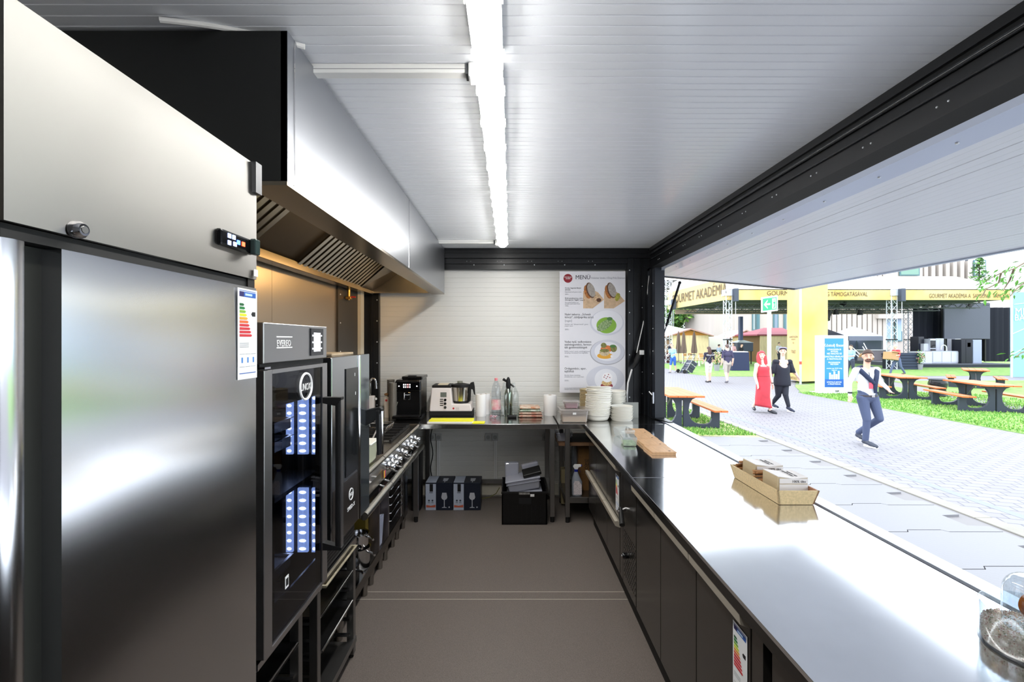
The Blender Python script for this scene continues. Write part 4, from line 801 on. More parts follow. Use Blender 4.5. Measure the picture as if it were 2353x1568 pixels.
stack(bowl, 17, gx(1412, 4.42), 4.43, .11, .05, .0125, 'ivory bowl in the stack behind the low plate stack', 'rear stack of ivory bowls')
stack(plate, 9, gx(1428, 4.21), 4.21, .103, .024, .0135, 'ivory plate in the low stack at the corner', 'low stack of ivory plates')

# ------------------------------------------------------------------ menu board
MY = 4.615
mbx0, mbx1, mz0, mz1 = gx(1286, MY), gx(1437, MY), gz(903, MY), gz(624, MY)
mn = thing('menu_board', 'tall white printed menu board with food photos on the back wall', 'menu board', ((mbx0+mbx1)/2, MY, mz0))
sh = part(MB().box(mbx0, mbx1, MY, MY+.006, mz0, mz1), 'board', M('menu_white', '#dfdee3', .32), mn)
INK = M('menu_ink', '#2a2a30', .5); GRY = M('menu_grey', '#8f9098', .5)
def mp(x, y, t=.001): return Vector((gx(x, MY), MY-t, gz(y, MY)))
part(MB().lathe([(0, -.001), (.045, -.001), (.045, .0005)], mp(1305, 640, 0), 28, 'Y'), 'logo_disc', M('menu_red', '#8a1a26', .4), mn)
text('MICHELIN\nGUIDE', .0165, mp(1305, 638.5, .002), M('print_white', '#f2f2f2', .4), mn, align='CENTER', name='logo_lettering', space=.9)
text('MENÜ', .060, mp(1322, 642), INK, mn, name='title_lettering', sx=.92); text('Volenter István / Öreg Prés Étterem', .0255, mp(1358, 641), GRY, mn, name='subtitle_lettering', sx=.92)
for x, y, s, size, ink in ((1298, 663.5, 'Körtés, hagymás libazsír\nzsíroska', .019, INK), (1298, 672.5, 'Fatty bread with goose cream', .0155, GRY), (1298, 678, '1850,-', .018, GRY), (1298, 687, 'Érlelt paradicsomos, mákos\ntökmagkrém "dagály" [vegan]', .019, INK), (1298, 696.5, 'Fire roasted tomato and\npumpkin seed cream bread', .0155, GRY), (1298, 704.5, '1450,-', .018, GRY),
                        (1297.5, 725, 'Nyári tekercs, „Schwab\nkimcsi”, zöldpaprika szósz', .031, INK), (1297.5, 739.5, '[vegán]', .028, GRY), (1297.5, 747, 'Summer roll, “Schwab kimchi”, green\npepper sauce', .0175, GRY), (1297.5, 759, '2850,-', .021, GRY),
                        (1297, 788, 'Vadas nyúl, vadkovászos\nszalvétagombóc, fermen-\ntált gyökérzöldségek', .031, INK), (1297, 809, 'Rabbit, hunter’s sauce, sourdough bread\ndumplings, fermented root vegetables', .0175, GRY), (1297, 821.5, '3950,-', .021, GRY),
                        (1297, 849.5, 'Ordagombóc, eper,\ntejfölhab', .031, INK), (1297, 864, 'Ricotta cheese dumplings,\nstrawberries, sour cream foam', .0175, GRY), (1297, 876.5, '2350,-', .021, GRY), (1297, 893, 'Az ételek allergén tartalmáról kérje munkatársunk\nsegítségét. Allergen information at the counter.', .0125, GRY)):
    text(s, size, mp(x, y), ink, mn, name='menu_lettering', sx=.9, space=.92)
def disc(x, y, rx, ry, mat, name, t=.001, n=32, rot=0):
    c = mp(x, y, t); pts = []
    for k in range(n):
        a = 2*PI*k/n; dx, dy = rx*math.cos(a), ry*math.sin(a); dx, dy = dx*math.cos(rot)-dy*math.sin(rot), dx*math.sin(rot)+dy*math.cos(rot)
        qx = min(max(x+dx, 1287), 1436); qy = min(y-dy, 902); pts.append(mp(qx, qy, t))
    return part(MB().add(pts, [tuple(range(n))]), name, mat, mn)
def blob(pts, mat, name, t): return part(MB().add([mp(x, y, t) for x, y in pts], [tuple(range(len(pts)))]), name, mat, mn)
BRD = M('print_board', '#c9ab8a', .5, noise=(30, .15)); CR = M('print_crumb', '#a29a92', .6, noise=(60, .2)); CRU = M('print_crust', '#5b3a26', .6); FIL = M('print_filling', '#a96a33', .6, noise=(60, .5)); PW = M('print_plate', '#cdced8', .4); PIN = M('print_plate_in', '#e4e4ea', .4)
for dx, g in ((0, 0), (48, 1)):
    blob([(1340+dx, 670), (1352+dx, 662), (1374+dx if not dx else 1418, 672), (1388 if not dx else 1436, 689 if not dx else 692), (1362+dx, 709), (1340+dx, 709)], BRD, 'printed_board', .001)
    disc(1350+dx, 671, 7.5, 16, FIL, 'printed_filling', .0014, rot=.25); disc(1357+dx, 667.5, 9.5, 18.5, CRU, 'printed_crust', .0016, rot=.32); disc(1358.5+dx, 667, 8.2, 16.5, CR, 'printed_bread', .0019, rot=.32)
    disc(1371+dx, 684 if not g else 683, 5.5, 9.5, M('print_spread'+str(g), '#c4a784' if not g else '#9d9a3c', .6, noise=(90, .5)), 'printed_spread', .0022, rot=-.3)
    if not g: disc(1376, 690, 5.5, 4.5, CRU, 'printed_onion', .0025)
disc(1394.5, 742, 39, 29.5, PW, 'printed_plate', .001); disc(1395, 740, 36, 27, PIN, 'printed_plate', .0013); disc(1393.5, 748, 23, 18.5, M('print_green', '#7fae2e', .4), 'printed_sauce', .0016); disc(1389, 748, 20, 9.5, M('print_roll', '#a9b98a', .5, noise=(70, .7, '#4c7a34')), 'printed_roll', .002, rot=.6); disc(1401, 733, 6.5, 4, M('print_leaf', '#4a7a38', .5), 'printed_leaf', .0024)
disc(1395.5, 810, 40, 29, M('print_plate_rim', '#a6a6ac', .4), 'printed_plate', .001); disc(1396, 809, 38.5, 28, PW, 'printed_plate', .0013); disc(1396, 808, 30, 22, PIN, 'printed_plate', .0016)
disc(1390, 818, 18, 7, M('print_yolk', '#e2a52a', .4), 'printed_sauce', .0019); disc(1394, 802, 14, 8, M('print_orange', '#d9793a', .5, noise=(80, .4)), 'printed_roots', .0022); disc(1389, 810, 12, 8.5, M('print_dumpling', '#c7b391', .5, noise=(60, .4)), 'printed_dumpling', .0025); disc(1389, 806, 11, 4, M('print_brown', '#6b4a30', .5, noise=(70, .5, '#8c9a4a')), 'printed_garnish', .0028); disc(1410, 801, 7.5, 8.5, M('print_brown', '#6b4a30', .5), 'printed_garnish', .0025); disc(1387, 794, 6.5, 6, M('print_brown', '#6b4a30', .5), 'printed_garnish', .0024); disc(1408, 796, 7, 3.5, M('print_leaf', '#4a7a38', .5), 'printed_leaf', .003); disc(1405.5, 819, 3, 3, M('print_foam', '#f2f0f2', .4), 'printed_foam', .003)
disc(1391, 872, 44, 32, PW, 'printed_plate', .001); disc(1392, 872, 26, 24, PIN, 'printed_plate', .0013); disc(1394, 887, 14, 7.5, M('print_berry', '#8e1f2e', .4), 'printed_berries', .0018); disc(1394, 880, 11.5, 7, M('print_crumble', '#d1b07a', .5, noise=(90, .4)), 'printed_crumble', .002); disc(1395, 868, 12, 11, M('print_foam', '#f2f0f2', .4), 'printed_foam', .0023)
for dx, dy in ((-5, -4), (3, -6), (6, 1), (-2, 3), (1, -1), (-7, 0)): disc(1395+dx, 867+dy, 1.5, 1.1, M('print_berry', '#8e1f2e', .4), 'printed_petal', .0027, 8)
# plug and cord on the post
pc = thing('power_plug', 'black power plug and socket with white cable on the corner post', 'plug', (1.27, 4.58, 1.4))
k0 = at(1466, 820, 4.52); part(MB().cyl(k0+Vector((.03, 0, .05)), k0+Vector((-.02, 0, -.06)), .034, .028, n=16), 'plug_body', BLACKM, pc, smooth=True); part(MB().cyl(k0+Vector((-.02, 0, -.06)), k0+Vector((-.045, 0, -.11)), .024, .014, n=14), 'plug_neck', BLACKM, pc, smooth=True); part(MB().box(k0.x+.005, k0.x+.05, 4.475, 4.49, k0.z+.02, k0.z+.065), 'plug_face', WHITEP, pc, bev=.004)
part(MB().tube([at(1452, 849, 4.5), at(1443, 880, 4.5), at(1441, 905, 4.5), at(1441, 925, 4.5), at(1443, 945, 4.45)], .0085, 8), 'cord', WHITEP, pc, smooth=True); part(MB().tube([at(1463, 811, 4.52), at(1480, 735, 4.52), at(1489, 660, 4.5), at(1492, 634, 4.45)], .005, 8), 'cord', WHITEP, pc, smooth=True)

# ------------------------------------------------------------------ serving counter
CX = .69
for a, b, lab in ((2.452, 4.006, 'far section of the polished steel serving counter top'), (-.95, 2.448, 'near section of the polished steel serving counter top')):
    t = thing('counter_top', lab, 'worktop', (1.01, (a+b)/2, .84), group='steel counter tops under the hatch')
    part(MB().box(.657, 1.371, a, b, .866, .88), 'slab', STEELTOP, t, bev=.0015); part(MB().box(.657, .672, a, b, .834, .866), 'front_edge', M('edge_floor_reflection', '#4a4846', .25, .9), t)  # front edge is steel; the dark floor's reflection is painted into its colour
    part(MB().box(.672, 1.37, a, b, .85, .866), 'underside', STEELD, t)
LIP = M('lip_steel', '#b9b1a2', .5, .25)
def cab(name, lab, y0, y1):
    t = thing(name, lab, 'cabinet', (1.03, (y0+y1)/2, .145)); part(MB().box(CX+.025, 1.36, y0, y1, .145, .832), 'body', M('cab_body', '#1b1a1a', .35, .5), t); return t
def door(t, y0, y1, z0, z1, lip=True, name='door'):
    d = part(MB().box(CX, CX+.024, y0+.003, y1-.003, z0, z1), name, DARKDOOR, t, bev=.002)
    if lip: part(MB().prism([(CX+.002, z1-.002), (CX-.028, z1+.010), (CX-.031, z1+.040), (CX-.012, z1+.041), (CX+.024, z1+.02), (CX+.024, z1-.002)], 'Y', y0+.004, y1-.004), 'grip_lip', LIP, d, bev=.001)
    return d
ca = cab('drawer_counter', 'dark drawer unit at the far end of the serving counter', 2.79, 4.0)
for a, b in ((2.86, 3.24), (3.24, 3.645), (3.645, 3.995)): door(ca, a, b, .49, .79, name='drawer'); door(ca, a, b, .15, .44, name='drawer')
part(MB().box(CX+.002, CX+.024, 2.79, 2.857, .15, .825), 'end_panel', DARKDOOR, ca)
energy_label(ca, (CX-.001, 2.965, .755), (0, -1, 0), (0, 0, 1), .09, .235)
cb_ = cab('machine_bay', 'dark machine bay with vent grille and tap handle in the counter', 2.49, 2.785)
md = door(cb_, 2.495, 2.78, .15, .825, False, name='bay_panel')
gm = MB()
for k in range(16):
    for j in range(9):
        z = .21+.0175*k; y = 2.51+.028*j+(.014 if k % 2 else 0); gm.add([(CX-.0008, y, z-.006), (CX-.0008, y+.009, z), (CX-.0008, y, z+.006), (CX-.0008, y-.009, z)], [(0,1,2,3)])
part(gm, 'vent_holes', BLACKM, md, kind='stuff')
kb = part(MB().cyl((CX, 2.72, .61), (CX-.05, 2.70, .60), .012), 'tap_lever', CHROME, md, smooth=True); part(MB().cyl((CX-.03, 2.72, .615), (CX-.045, 2.62, .555), .013, .016), 'tap_grip', BLACKM, kb, smooth=True)
part(MB().lathe([(0, -.035), (.014, -.035), (.018, -.028), (.016, 0)], (CX, 2.66, .36), 14, 'X'), 'dial', BLACKG, md, smooth=True); part(MB().lathe([(0, -.04), (.006, -.04), (.007, -.034)], (CX, 2.66, .36), 10, 'X'), 'dial_cap', CHROME, md, smooth=True)
cc = cab('refrigerated_counter', 'dark three-door refrigerated counter nearest the camera', 1.245, 2.488)
for a, b in ((2.087, 2.487), (1.687, 2.087), (1.305, 1.687)): door(cc, a, b, .15, .79)
part(MB().box(CX+.002, CX+.024, 1.245, 1.302, .15, .825), 'end_panel', DARKDOOR, cc)
energy_label(cc, (CX-.001, 1.405, .758), (0, -1, 0), (0, 0, 1), .085, .25)
ce_ = cab('dark_base_cabinet', 'plain dark base cabinet at the near end of the counter', -.95, 1.205); door(ce_, .6, 1.203, .15, .80, False); door(ce_, -.02, .598, .15, .80, False); door(ce_, -.94, -.022, .15, .80, False)
struct(MB().box(.735, 1.36, -.95, 4.0, 0, .146), 'baseboard_right', M('plinth_black', '#050505', .6))
# on the counter: tubs and wooden boards
t1_ = tubbox('food_container', 'open clear tub of green leaves on the far counter', (.838, 3.22, .88), .105, .15, .065, -.1, 0, GLASS('clear_tub2', '#eef1f0', body='#e6eaea', mix=.22), rim=False, taper=.85); part(MB().box(-.043, .043, -.06, .06, .004, .022), 'green_leaves', M('greens', '#5c7c46', .6, noise=(60, .6, '#a9c08e'), bump=(60, .8)), t1_, world=False, bev=.004)
tubbox('food_container', 'empty clear tub behind the tub of green leaves', (.865, 3.46, .88), .12, .18, .07, .1, 0, GLASS('clear_tub2', '#eef1f0', body='#e6eaea', mix=.22), rim=False, taper=.85)
WOOD = M('board_wood', '#c29a72', .5, noise=(9, .12), stretch=(6, 1, 1)); WOODE = M('board_edge', '#8a5a32', .55)
for k, (a, b) in enumerate(((2.925, 3.12), (3.125, 3.32), (3.325, 3.52), (3.525, 3.71))):
    lab = ('wooden serving board nearest the camera in the row on the counter', 'second wooden serving board in the row on the counter', 'third wooden serving board in the row on the counter', 'farthest wooden serving board in the row on the counter')[k]
    for j in range(2):
        t = thing('serving_board', lab if j else lab.replace(' in the row on the counter', ', lower one of its pair'), 'serving board', (.99, (a+b)/2, .88+.0105*j), group='wooden serving boards on the counter')
        dx = .004*j; part(MB().box(.91+dx+.008*k, 1.068+dx+.006*k, a, b, .88+.0105*j, .89+.0105*j), 'board', [WOOD, WOODE][0], t, bev=.002)
        if j: part(MB().lathe([(0, .0002), (.008, .0002), (.008, -.002)], (1.035+.006*k, a+.03, .9008), 14), 'hole', M('hole_dark', '#3c2a1c', .7), t)
# wooden tray with papers and cutlery pouches
tr = thing('wooden_tray', 'long pale wooden tray with flared sides on the counter', 'tray', (1.285, 2.24, .88)); OAK = M('oak_pale', '#c9b184', .5, noise=(14, .14), stretch=(8, .6, 8)); OAK2 = M('oak_pale2', '#c9b184', .5, noise=(14, .14), stretch=(.6, 8, 8))
x0, x1, y0, y1, zb, zt, f = 1.207, 1.363, 2.042, 2.45, .8815, .948, .016
def wallpts(a, b): return [a, b]
part(MB().box(x0, x1, y0, y1, zb, zb+.006), 'bottom', OAK2, tr)
part(MB().add([(x0, y0, zb), (x0, y1, zb), (x0-f, y1+f, zt), (x0-f, y0-f, zt), (x0+.007, y0, zb), (x0+.007, y1, zb), (x0-f+.007, y1+f, zt), (x0-f+.007, y0-f, zt)], [(0,1,2,3), (7,6,5,4), (3,2,6,7), (0,4,5,1), (0,3,7,4), (1,5,6,2)]), 'long_side', OAK2, tr)
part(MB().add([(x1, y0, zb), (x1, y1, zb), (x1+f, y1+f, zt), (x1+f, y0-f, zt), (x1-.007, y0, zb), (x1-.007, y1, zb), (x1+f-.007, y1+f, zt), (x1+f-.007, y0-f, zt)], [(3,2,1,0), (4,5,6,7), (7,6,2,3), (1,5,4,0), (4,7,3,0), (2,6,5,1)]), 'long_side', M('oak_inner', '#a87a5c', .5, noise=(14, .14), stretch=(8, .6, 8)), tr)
for yy, g in ((y0, -1), (y1, 1)):
    part(MB().add([(x0, yy, zb), (x1, yy, zb), (x1+f, yy+g*f, zt), (x0-f, yy+g*f, zt), (x0, yy-g*.007, zb), (x1, yy-g*.007, zb), (x1+f, yy+g*f-g*.007, zt), (x0-f, yy+g*f-g*.007, zt)], [(0,1,2,3), (7,6,5,4), (3,2,6,7), (0,4,5,1), (0,3,7,4), (1,5,6,2)]), 'short_side', OAK, tr)
PAP = M('napkin_side', '#b9a888', .8, noise=(40, .1), stretch=(1, 1, 30)); PT = M('napkin_top', '#dcd8d6', .75)
for k, (ya, yb_, zt_, lab) in enumerate(((2.09, 2.21, .992, 'near bundle of printed paper napkins standing in the wooden tray'), (2.28, 2.40, .995, 'far bundle of printed paper napkins standing in the wooden tray'))):
    t = thing('napkin_bundle', lab, 'napkins', (1.29, (ya+yb_)/2, .888), group='napkin bundles in the wooden tray')
    part(MB().prism([(1.225, .888), (1.365, .888), (1.367, zt_-.004), (1.30, zt_-.01), (1.228, zt_)], 'Y', ya, yb_), 'lower_sheets', PAP, t); tpx = part(MB().prism([(1.229, zt_), (1.30, zt_-.0095), (1.366, zt_-.004), (1.366, zt_-.001), (1.30, zt_-.006), (1.229, zt_+.003)], 'Y', ya-.002, yb_+.002), 'top_sheet', PT, t)
    part(MB().box(1.236, 1.366, ya-.003, ya-.0005, zt_-.03, zt_-.008), 'white_fold', PT, t); part(MB().box(1.236, 1.366, ya-.003, ya-.0005, .90, zt_-.034), 'white_fold', PT, t)
    text('100% hulladék\nöko szalvéta', .016, (1.318, ya+.02, zt_-.003), INK, tpx, (0, 1, 0), (-1, 0, 0), name='napkin_lettering'); text('100% öko', .016, (1.292, ya-.0035, zt_-.026), INK, t, name='napkin_lettering')
KRP = M('kraft_pouch', '#a5764a', .6, noise=(20, .2))
for k in range(9):
    yy = (2.235, 2.245, 2.255, 2.262, 2.42, 2.43, 2.435, 2.44, 2.25)[k]; z0 = .935+.009*(k % 5); a = random.uniform(-.25, .25)
    t = part(MB().box(-.052, .052, -.011, .011, 0, .010), 'cutlery_pouch', KRP, bev=.004); t.location = (1.262+random.uniform(-.012, .012), yy, z0); t.rotation_euler = (random.uniform(-.5, .5), random.uniform(-.25, .05), a); O[t.name] = Vector(t.location)
    tag(t, 'brown paper cutlery pouch between the napkin bundles' if k not in (4, 5, 6, 7) else 'brown paper cutlery pouch at the far end of the tray', 'cutlery pouch', 'cutlery pouches in the wooden tray')
for k in range(3):
    t = part(MB().box(1.235, 1.355, 2.05+.008*k, 2.085, .900+.004*k, .903+.004*k), 'paper_slip', PT); t.rotation_euler = (0, .05*k-.05, .06*k); tag(t, 'loose paper slip at the near end of the wooden tray', 'paper slip', 'paper slips in the wooden tray')
# glass jar with dome and lollipops
jr = thing('glass_jar', 'round glass jar filled with coloured coarse salt at the counter edge', 'glass jar', (1.238, 1.08, .88)); jx, jy = 1.238, 1.08
part(MB().lathe([(0, 0), (.088, 0), (.091, .004), (.091, .098), (.0895, .1), (.088, .098), (.0875, .006), (0, .005)], (jx, jy, .88), 48), 'jar', GLASS('jar_glass', '#eef3f6', base=.1), jr, smooth=True)
part(MB().lathe([(.0, .007), (.085, .007), (.085, .05), (.06, .052), (0, .05)], (jx, jy, .88), 40), 'salt', M('salt_mix', '#d8c8b2', .8, noise=(170, .5, '#c3a593', 2), bump=(220, .2, 2)), jr, smooth=True)
gn = MB(); cols = []
for k in range(2600):
    a = random.uniform(0, 2*PI); top = random.random() < .55; r = .084*math.sqrt(random.random()) if top else .0845; z = .88+(.052 if top else random.uniform(.01, .052)); q = random.uniform(.0009, .0021)
    c = Vector((jx+r*math.cos(a), jy+r*math.sin(a), z)); gn.add([c+Vector((q,0,0)), c+Vector((-q,q,0)), c+Vector((-q,-q,0)), c+Vector((0,0,q*1.4)), c-Vector((0,0,q))], [(0,1,3),(1,2,3),(2,0,3),(1,0,4),(2,1,4),(0,2,4)], random.choice((0,0,0,1,1,2,3,4)))
part(gn, 'salt_grains', [M('gr1', '#cdb8a0', .6), M('gr2', '#ebe0d4', .6), M('gr3', '#a8695c', .6), M('gr4', '#8f8d6a', .6), M('gr5', '#c09a86', .6)], jr, kind='stuff')
dm = thing('glass_dome', 'clear glass dome standing in the coarse salt jar', 'glass dome', (jx+.012, jy, .9325)); R = .0585
part(MB().lathe([(R, .0), (R, .075)]+[(R-.028+.028*math.cos(a), .075+.028*math.sin(a)*1.6) for a in [PI/2*k/6 for k in range(1, 7)]]+[(0, .1205)], (jx+.012, jy, .9325), 40), 'dome', GLASS('jar_glass', '#eef3f6', base=.1), dm, smooth=True)
for k, (dx, dy, dz, mcol, lab) in enumerate(((-.002, -.02, .0, '#9c4a12', 'front amber lollipop under the glass dome'), (.006, .012, .012, '#c76a12', 'rear orange lollipop under the glass dome'))):
    t = thing('lollipop', lab, 'lollipop', (jx+dx, jy+dy, .95), group='lollipops in the glass dome'); c = (jx+dx+.004, jy+dy, .973+dz)
    part(MB().lathe([(0, -.006), (.02, -.006), (.027, -.0025), (.029, 0), (.027, .0025), (.02, .006), (0, .006)], c, 28, 'Y'), 'candy', M('candy'+mcol, mcol, .1, trans=.35, coat=.5), t, smooth=True)
    part(MB().cyl((c[0], c[1]-.004, c[2]+.006), (c[0]-.004, c[1]-.006, .933), .0022, n=8), 'stick', M('stick_cream', '#cdbd9a', .6), t, smooth=True)
# ================================================================== the fairground outside
G = -.34
def gp(px, py): Y = (ZC-G)*F/(py-VY); return Vector((gx(px, Y), Y, G))
PAVE = M('paver_pale', '#a9a6a8', .7)
nt = PAVE.node_tree; p = nt.nodes['Principled BSDF']
tcn = nt.nodes.new('ShaderNodeTexCoord'); mpn = nt.nodes.new('ShaderNodeMapping'); mpn.inputs['Rotation'].default_value = (0, 0, .35); br = nt.nodes.new('ShaderNodeTexBrick'); bu = nt.nodes.new('ShaderNodeBump')
br.inputs['Scale'].default_value = 1.0; br.inputs['Brick Width'].default_value = .24; br.inputs['Row Height'].default_value = .16; br.inputs['Mortar Size'].default_value = .008
br.inputs['Color1'].default_value = lin('#807e82'); br.inputs['Color2'].default_value = lin('#7a777c'); br.inputs['Mortar'].default_value = lin('#5a5862')
nt.links.new(tcn.outputs['Object'], mpn.inputs[0]); nt.links.new(mpn.outputs[0], br.inputs[0]); nt.links.new(br.outputs[0], p.inputs['Base Color'])
ground = struct(MB().box(-60, 130, -20, 130, G-.12, G-.004), 'ground', M('ground_pale', '#787576', .8, noise=(.6, .06)))
pth = struct(MB().prism([(5.32, -6), (10.7, -6), (10.7, 16.7), (12, 19.2), (13.5, 21.5), (40, 22.6), (40, 25.8), (14, 24.4), (10.9, 24.6), (10.4, 26.3), (11, 34), (9, 45), (5.32, 45)], 'Z', G-.02, G), 'path', PAVE)
part(MB().box(5.62, 5.74, -6, 40, G, G+.002), 'drain_line', M('drain_grey', '#71757f', .6), pth)
kb_ = struct(MB().box(5.02, 5.32, -6, -5.01, G-.05, G+.012), 'kerb', M('kerb_pale', '#858179', .75, noise=(3, .08)))
for k in range(30): part(MB().box(5.10, 5.30, -5+1.0*k, -4.005+1.0*k, G-.05, G+.012), 'kerbstone', M('kerb_pale', '#858179', .75, noise=(3, .08)), kb_, bev=.008)
GR = M('lawn_green', '#5f8a3c', .9, noise=(5, .3, '#86a559', 6), bump=(60, .5))
struct(MB().prism([(10.72, 4), (10.72, 16.7), (12.02, 19.18), (13.5, 21.45), (17, 21.7), (12.9, 9), (12.9, 4)], 'Z', G-.05, G+.012), 'lawn_1', GR)
struct(MB().prism([(13.7, 4), (13.7, 9), (18.2, 21.8), (45, 22.55), (45, 4)], 'Z', G-.05, G+.012), 'lawn_2', GR)
struct(MB().prism([(11, 34), (10.4, 26.3), (10.9, 24.65), (14, 24.45), (45, 25.85), (45, 52), (9.5, 52)], 'Z', G-.05, G+.012), 'lawn_3', GR)
struct(MB().prism([(-2, 9.3), (3.2, 9.5), (4.6, 9.15), (5.05, 9.0), (5.05, 30), (-2, 30)], 'Z', G-.05, G+.012), 'lawn_4', M('lawn_dry', '#7d9450', .9, noise=(2.2, .3, '#b5ae86', 6), bump=(60, .5)))
gb = MB()
def blades(n, fx, h):
    for k in range(n):
        x, y = fx(); a = random.uniform(0, PI); w_ = .008+.0006*y; hh = h*random.uniform(.5, 1.2)
        dx, dy = w_*math.cos(a), w_*math.sin(a); gb.add([(x-dx, y-dy, G+.01), (x+dx, y+dy, G+.01), (x+random.uniform(-.03, .03), y+random.uniform(-.03, .03), G+.01+hh)], [(0,1,2)], random.choice((0, 0, 1)))
def onC():
    while 1:
        x, y = random.uniform(2.6, 5.02), 9.1+random.random()**1.6*5
        if y > 9.3 and random.random() < .35+.65*(math.sin(x*3.1)*math.sin(y*2.3) > -.2): return x, y
blades(9000, onC, .055); blades(14000, lambda: (10.75+random.random()**1.3*6, random.uniform(8.6, 17)), .05)
tag(part(gb, 'grass', [M('blade_a', '#5d8f38', .8), M('blade_b', '#8fae58', .8)]), 'short grass blades on the lawns beside the paved path', 'grass', kind='stuff')
# temporary plastic tread panels beside the kiosk
TR = M('tread_panel', '#767579', .55, bump=(1, .0)); nt = TR.node_tree; p = nt.nodes['Principled BSDF']
for l in list(p.inputs['Normal'].links): nt.links.remove(l)
tcn = nt.nodes.new('ShaderNodeTexCoord'); ck = nt.nodes.new('ShaderNodeTexChecker'); ck.inputs['Scale'].default_value = 26; bu = nt.nodes.new('ShaderNodeBump'); bu.inputs['Strength'].default_value = .8; bu.inputs['Distance'].default_value = .006
nt.links.new(tcn.outputs['Object'], ck.inputs[0]); nt.links.new(ck.outputs[1], bu.inputs['Height']); nt.links.new(bu.outputs[0], p.inputs['Normal'])
tf = struct(MB().box(1.5, 5.04, -3, 9.1, G-.03, G-.0125), 'floor_tread_base', M('tread_gap', '#4c4a46', .9))
def puzzle(x0, x1, y0, y1, left, right):
    """tread panel outline with interlocking tabs; left/right: tab direction on the X edges"""
    g_ = .007; a, b = x0+g_, x1-g_; c, d = y0+g_, y1-g_; h = d-c; t = .07; P = [(a, c)]
    P += [(a+(b-a)*.35, c), (a+(b-a)*.35+.04, c+.05), (a+(b-a)*.62, c+.05), (a+(b-a)*.62+.04, c)]; P += [(b, c)]
    if right: P += [(b, c+h*.3), (b+t, c+h*.3+.05), (b+t, c+h*.66), (b, c+h*.66+.05)]
    P += [(b, d), (a+(b-a)*.62+.04, d), (a+(b-a)*.62, d+.05), (a+(b-a)*.35+.04, d+.05), (a+(b-a)*.35, d), (a, d)]
    if left: P += [(a, c+h*.66+.05), (a+t, c+h*.66), (a+t, c+h*.3+.05), (a, c+h*.3)]
    return P
xs = [1.5, 2.62, 3.74]
for j in range(16):
    y0 = -2.9+.75*j
    for i in range(3):
        x0 = xs[i]+(.0 if j % 2 else .0); x1 = x0+1.12
        if i < 2: part(MB().prism(puzzle(x0, x1, y0, y0+.75, i > 0, True), 'Z', G-.012, G+.022), 'tread_panel', TR, tf)
        else:
            P = [(x0+.007, y0+.007), (4.02, y0+.007), (4.06, y0+.057), (4.40, y0+.057), (4.44, y0+.007), (4.99, y0+.007), (4.99, y0+.14), (4.78, y0+.16), (4.78, y0+.44), (4.99, y0+.46), (4.99, y0+.743), (4.44, y0+.743), (4.40, y0+.793), (4.06, y0+.793), (4.02, y0+.743), (x0+.007, y0+.743), (x0+.007, y0+.743-.2), (x0+.077, y0+.743-.25), (x0+.077, y0+.27), (x0+.007, y0+.22)]
            part(MB().prism(P, 'Z', G-.012, G+.022), 'tread_panel', TR, tf)
            part(MB().box(4.785, 4.985, y0+.17, y0+.43, G-.028, G-.0115), 'slot_soil', M('slot_soil', '#5c5a42', .9, noise=(20, .3, '#6d7f40')), tf)

# ------------------------------------------------------------------ picnic tables
ORA = M('plank_orange', '#c4622c', .5, noise=(6, .1), stretch=(1, .2, 1)); NAVP = M('leg_slate', '#2b313f', .45); BRC = M('brace_grey', '#7c8088', .4, .7)
half = [(.018, .12), (.018, .03), (.0, .03), (.0, 0), (.80, 0), (.80, .40), (.63, .40), (.635, .22), (.60, .13), (.52, .095), (.38, .095), (.27, .125), (.19, .19), (.145, .29), (.13, .42), (.15, .55), (.21, .645), (.33, .70), (.33, .715), (.0, .715), (.0, .62), (.018, .62)]
def picnic(c, rz, lab):
    t = thing('picnic_table', lab, 'picnic table', (c[0], c[1], G+.004), rz, 'orange picnic tables on the lawn')
    for j in range(4): part(MB().box(-.375+.19*j, -.375+.19*j+.183, -.95, .95, .715, .755), 'top_plank', ORA, t, world=False, bev=.004)
    for y in (-.62, .62): part(MB().box(-.34, .34, y-.07, y-.03, .695, .716), 'batten', ORA, t, world=False)
    for s in (-1, 1):
        for j in range(2): part(MB().box(s*.72-.145+.148*j, s*.72-.003+.148*j, -.95, .95, .40, .44), 'bench_plank', ORA, t, world=False, bev=.004)
    for y in (-.62, .62):
        m = MB().prism(half, 'Y', y-.04, y+.04); m.prism([(-a, b) for a, b in half][::-1], 'Y', y-.04, y+.04); part(m, 'leg_frame', NAVP, t, world=False, bev=.006)
    for s in (-1, 1): part(MB().cyl((0, s*.55, .32), (0, s*.12, .70), .016, n=8), 'brace', BRC, t, world=False)
    return t
picnic((3.87, 10.75), -.06, 'orange picnic table on the dry grass just outside the corner post')
picnic((13.3, 15.6), -.30, 'orange picnic table right behind the walking man in white')
picnic((13.35, 12.95), -.30, 'orange picnic table with slate legs nearest the right edge')
picnic((19.3, 18.9), -.75, 'farthest orange picnic table, before the pale blue banner')
tb_ = thing('rubbish_bin', 'bin lined with a black bag beside the picnic tables', 'rubbish bin', gp(2155, 912)); b = gp(2155, 912)
rings = []
for z, r in ((0, .17), (.05, .24), (.25, .22), (.45, .27), (.58, .24), (.60, .26)): rings.append([(b.x+r*math.cos(q)*(1+.08*math.sin(5*q+z*9)), b.y+r*math.sin(q), G+z) for q in [2*PI*k/24 for k in range(24)]])
part(MB().loft(rings), 'bag', M('bag_black', '#16181c', .25, bump=(14, .8)), tb_, smooth=True); part(MB().tube([(b.x+.265*math.cos(q), b.y+.265*math.sin(q), G+.6) for q in [2*PI*k/24 for k in range(24)]], .014, 6, closed=True), 'rim', NAVP, tb_)

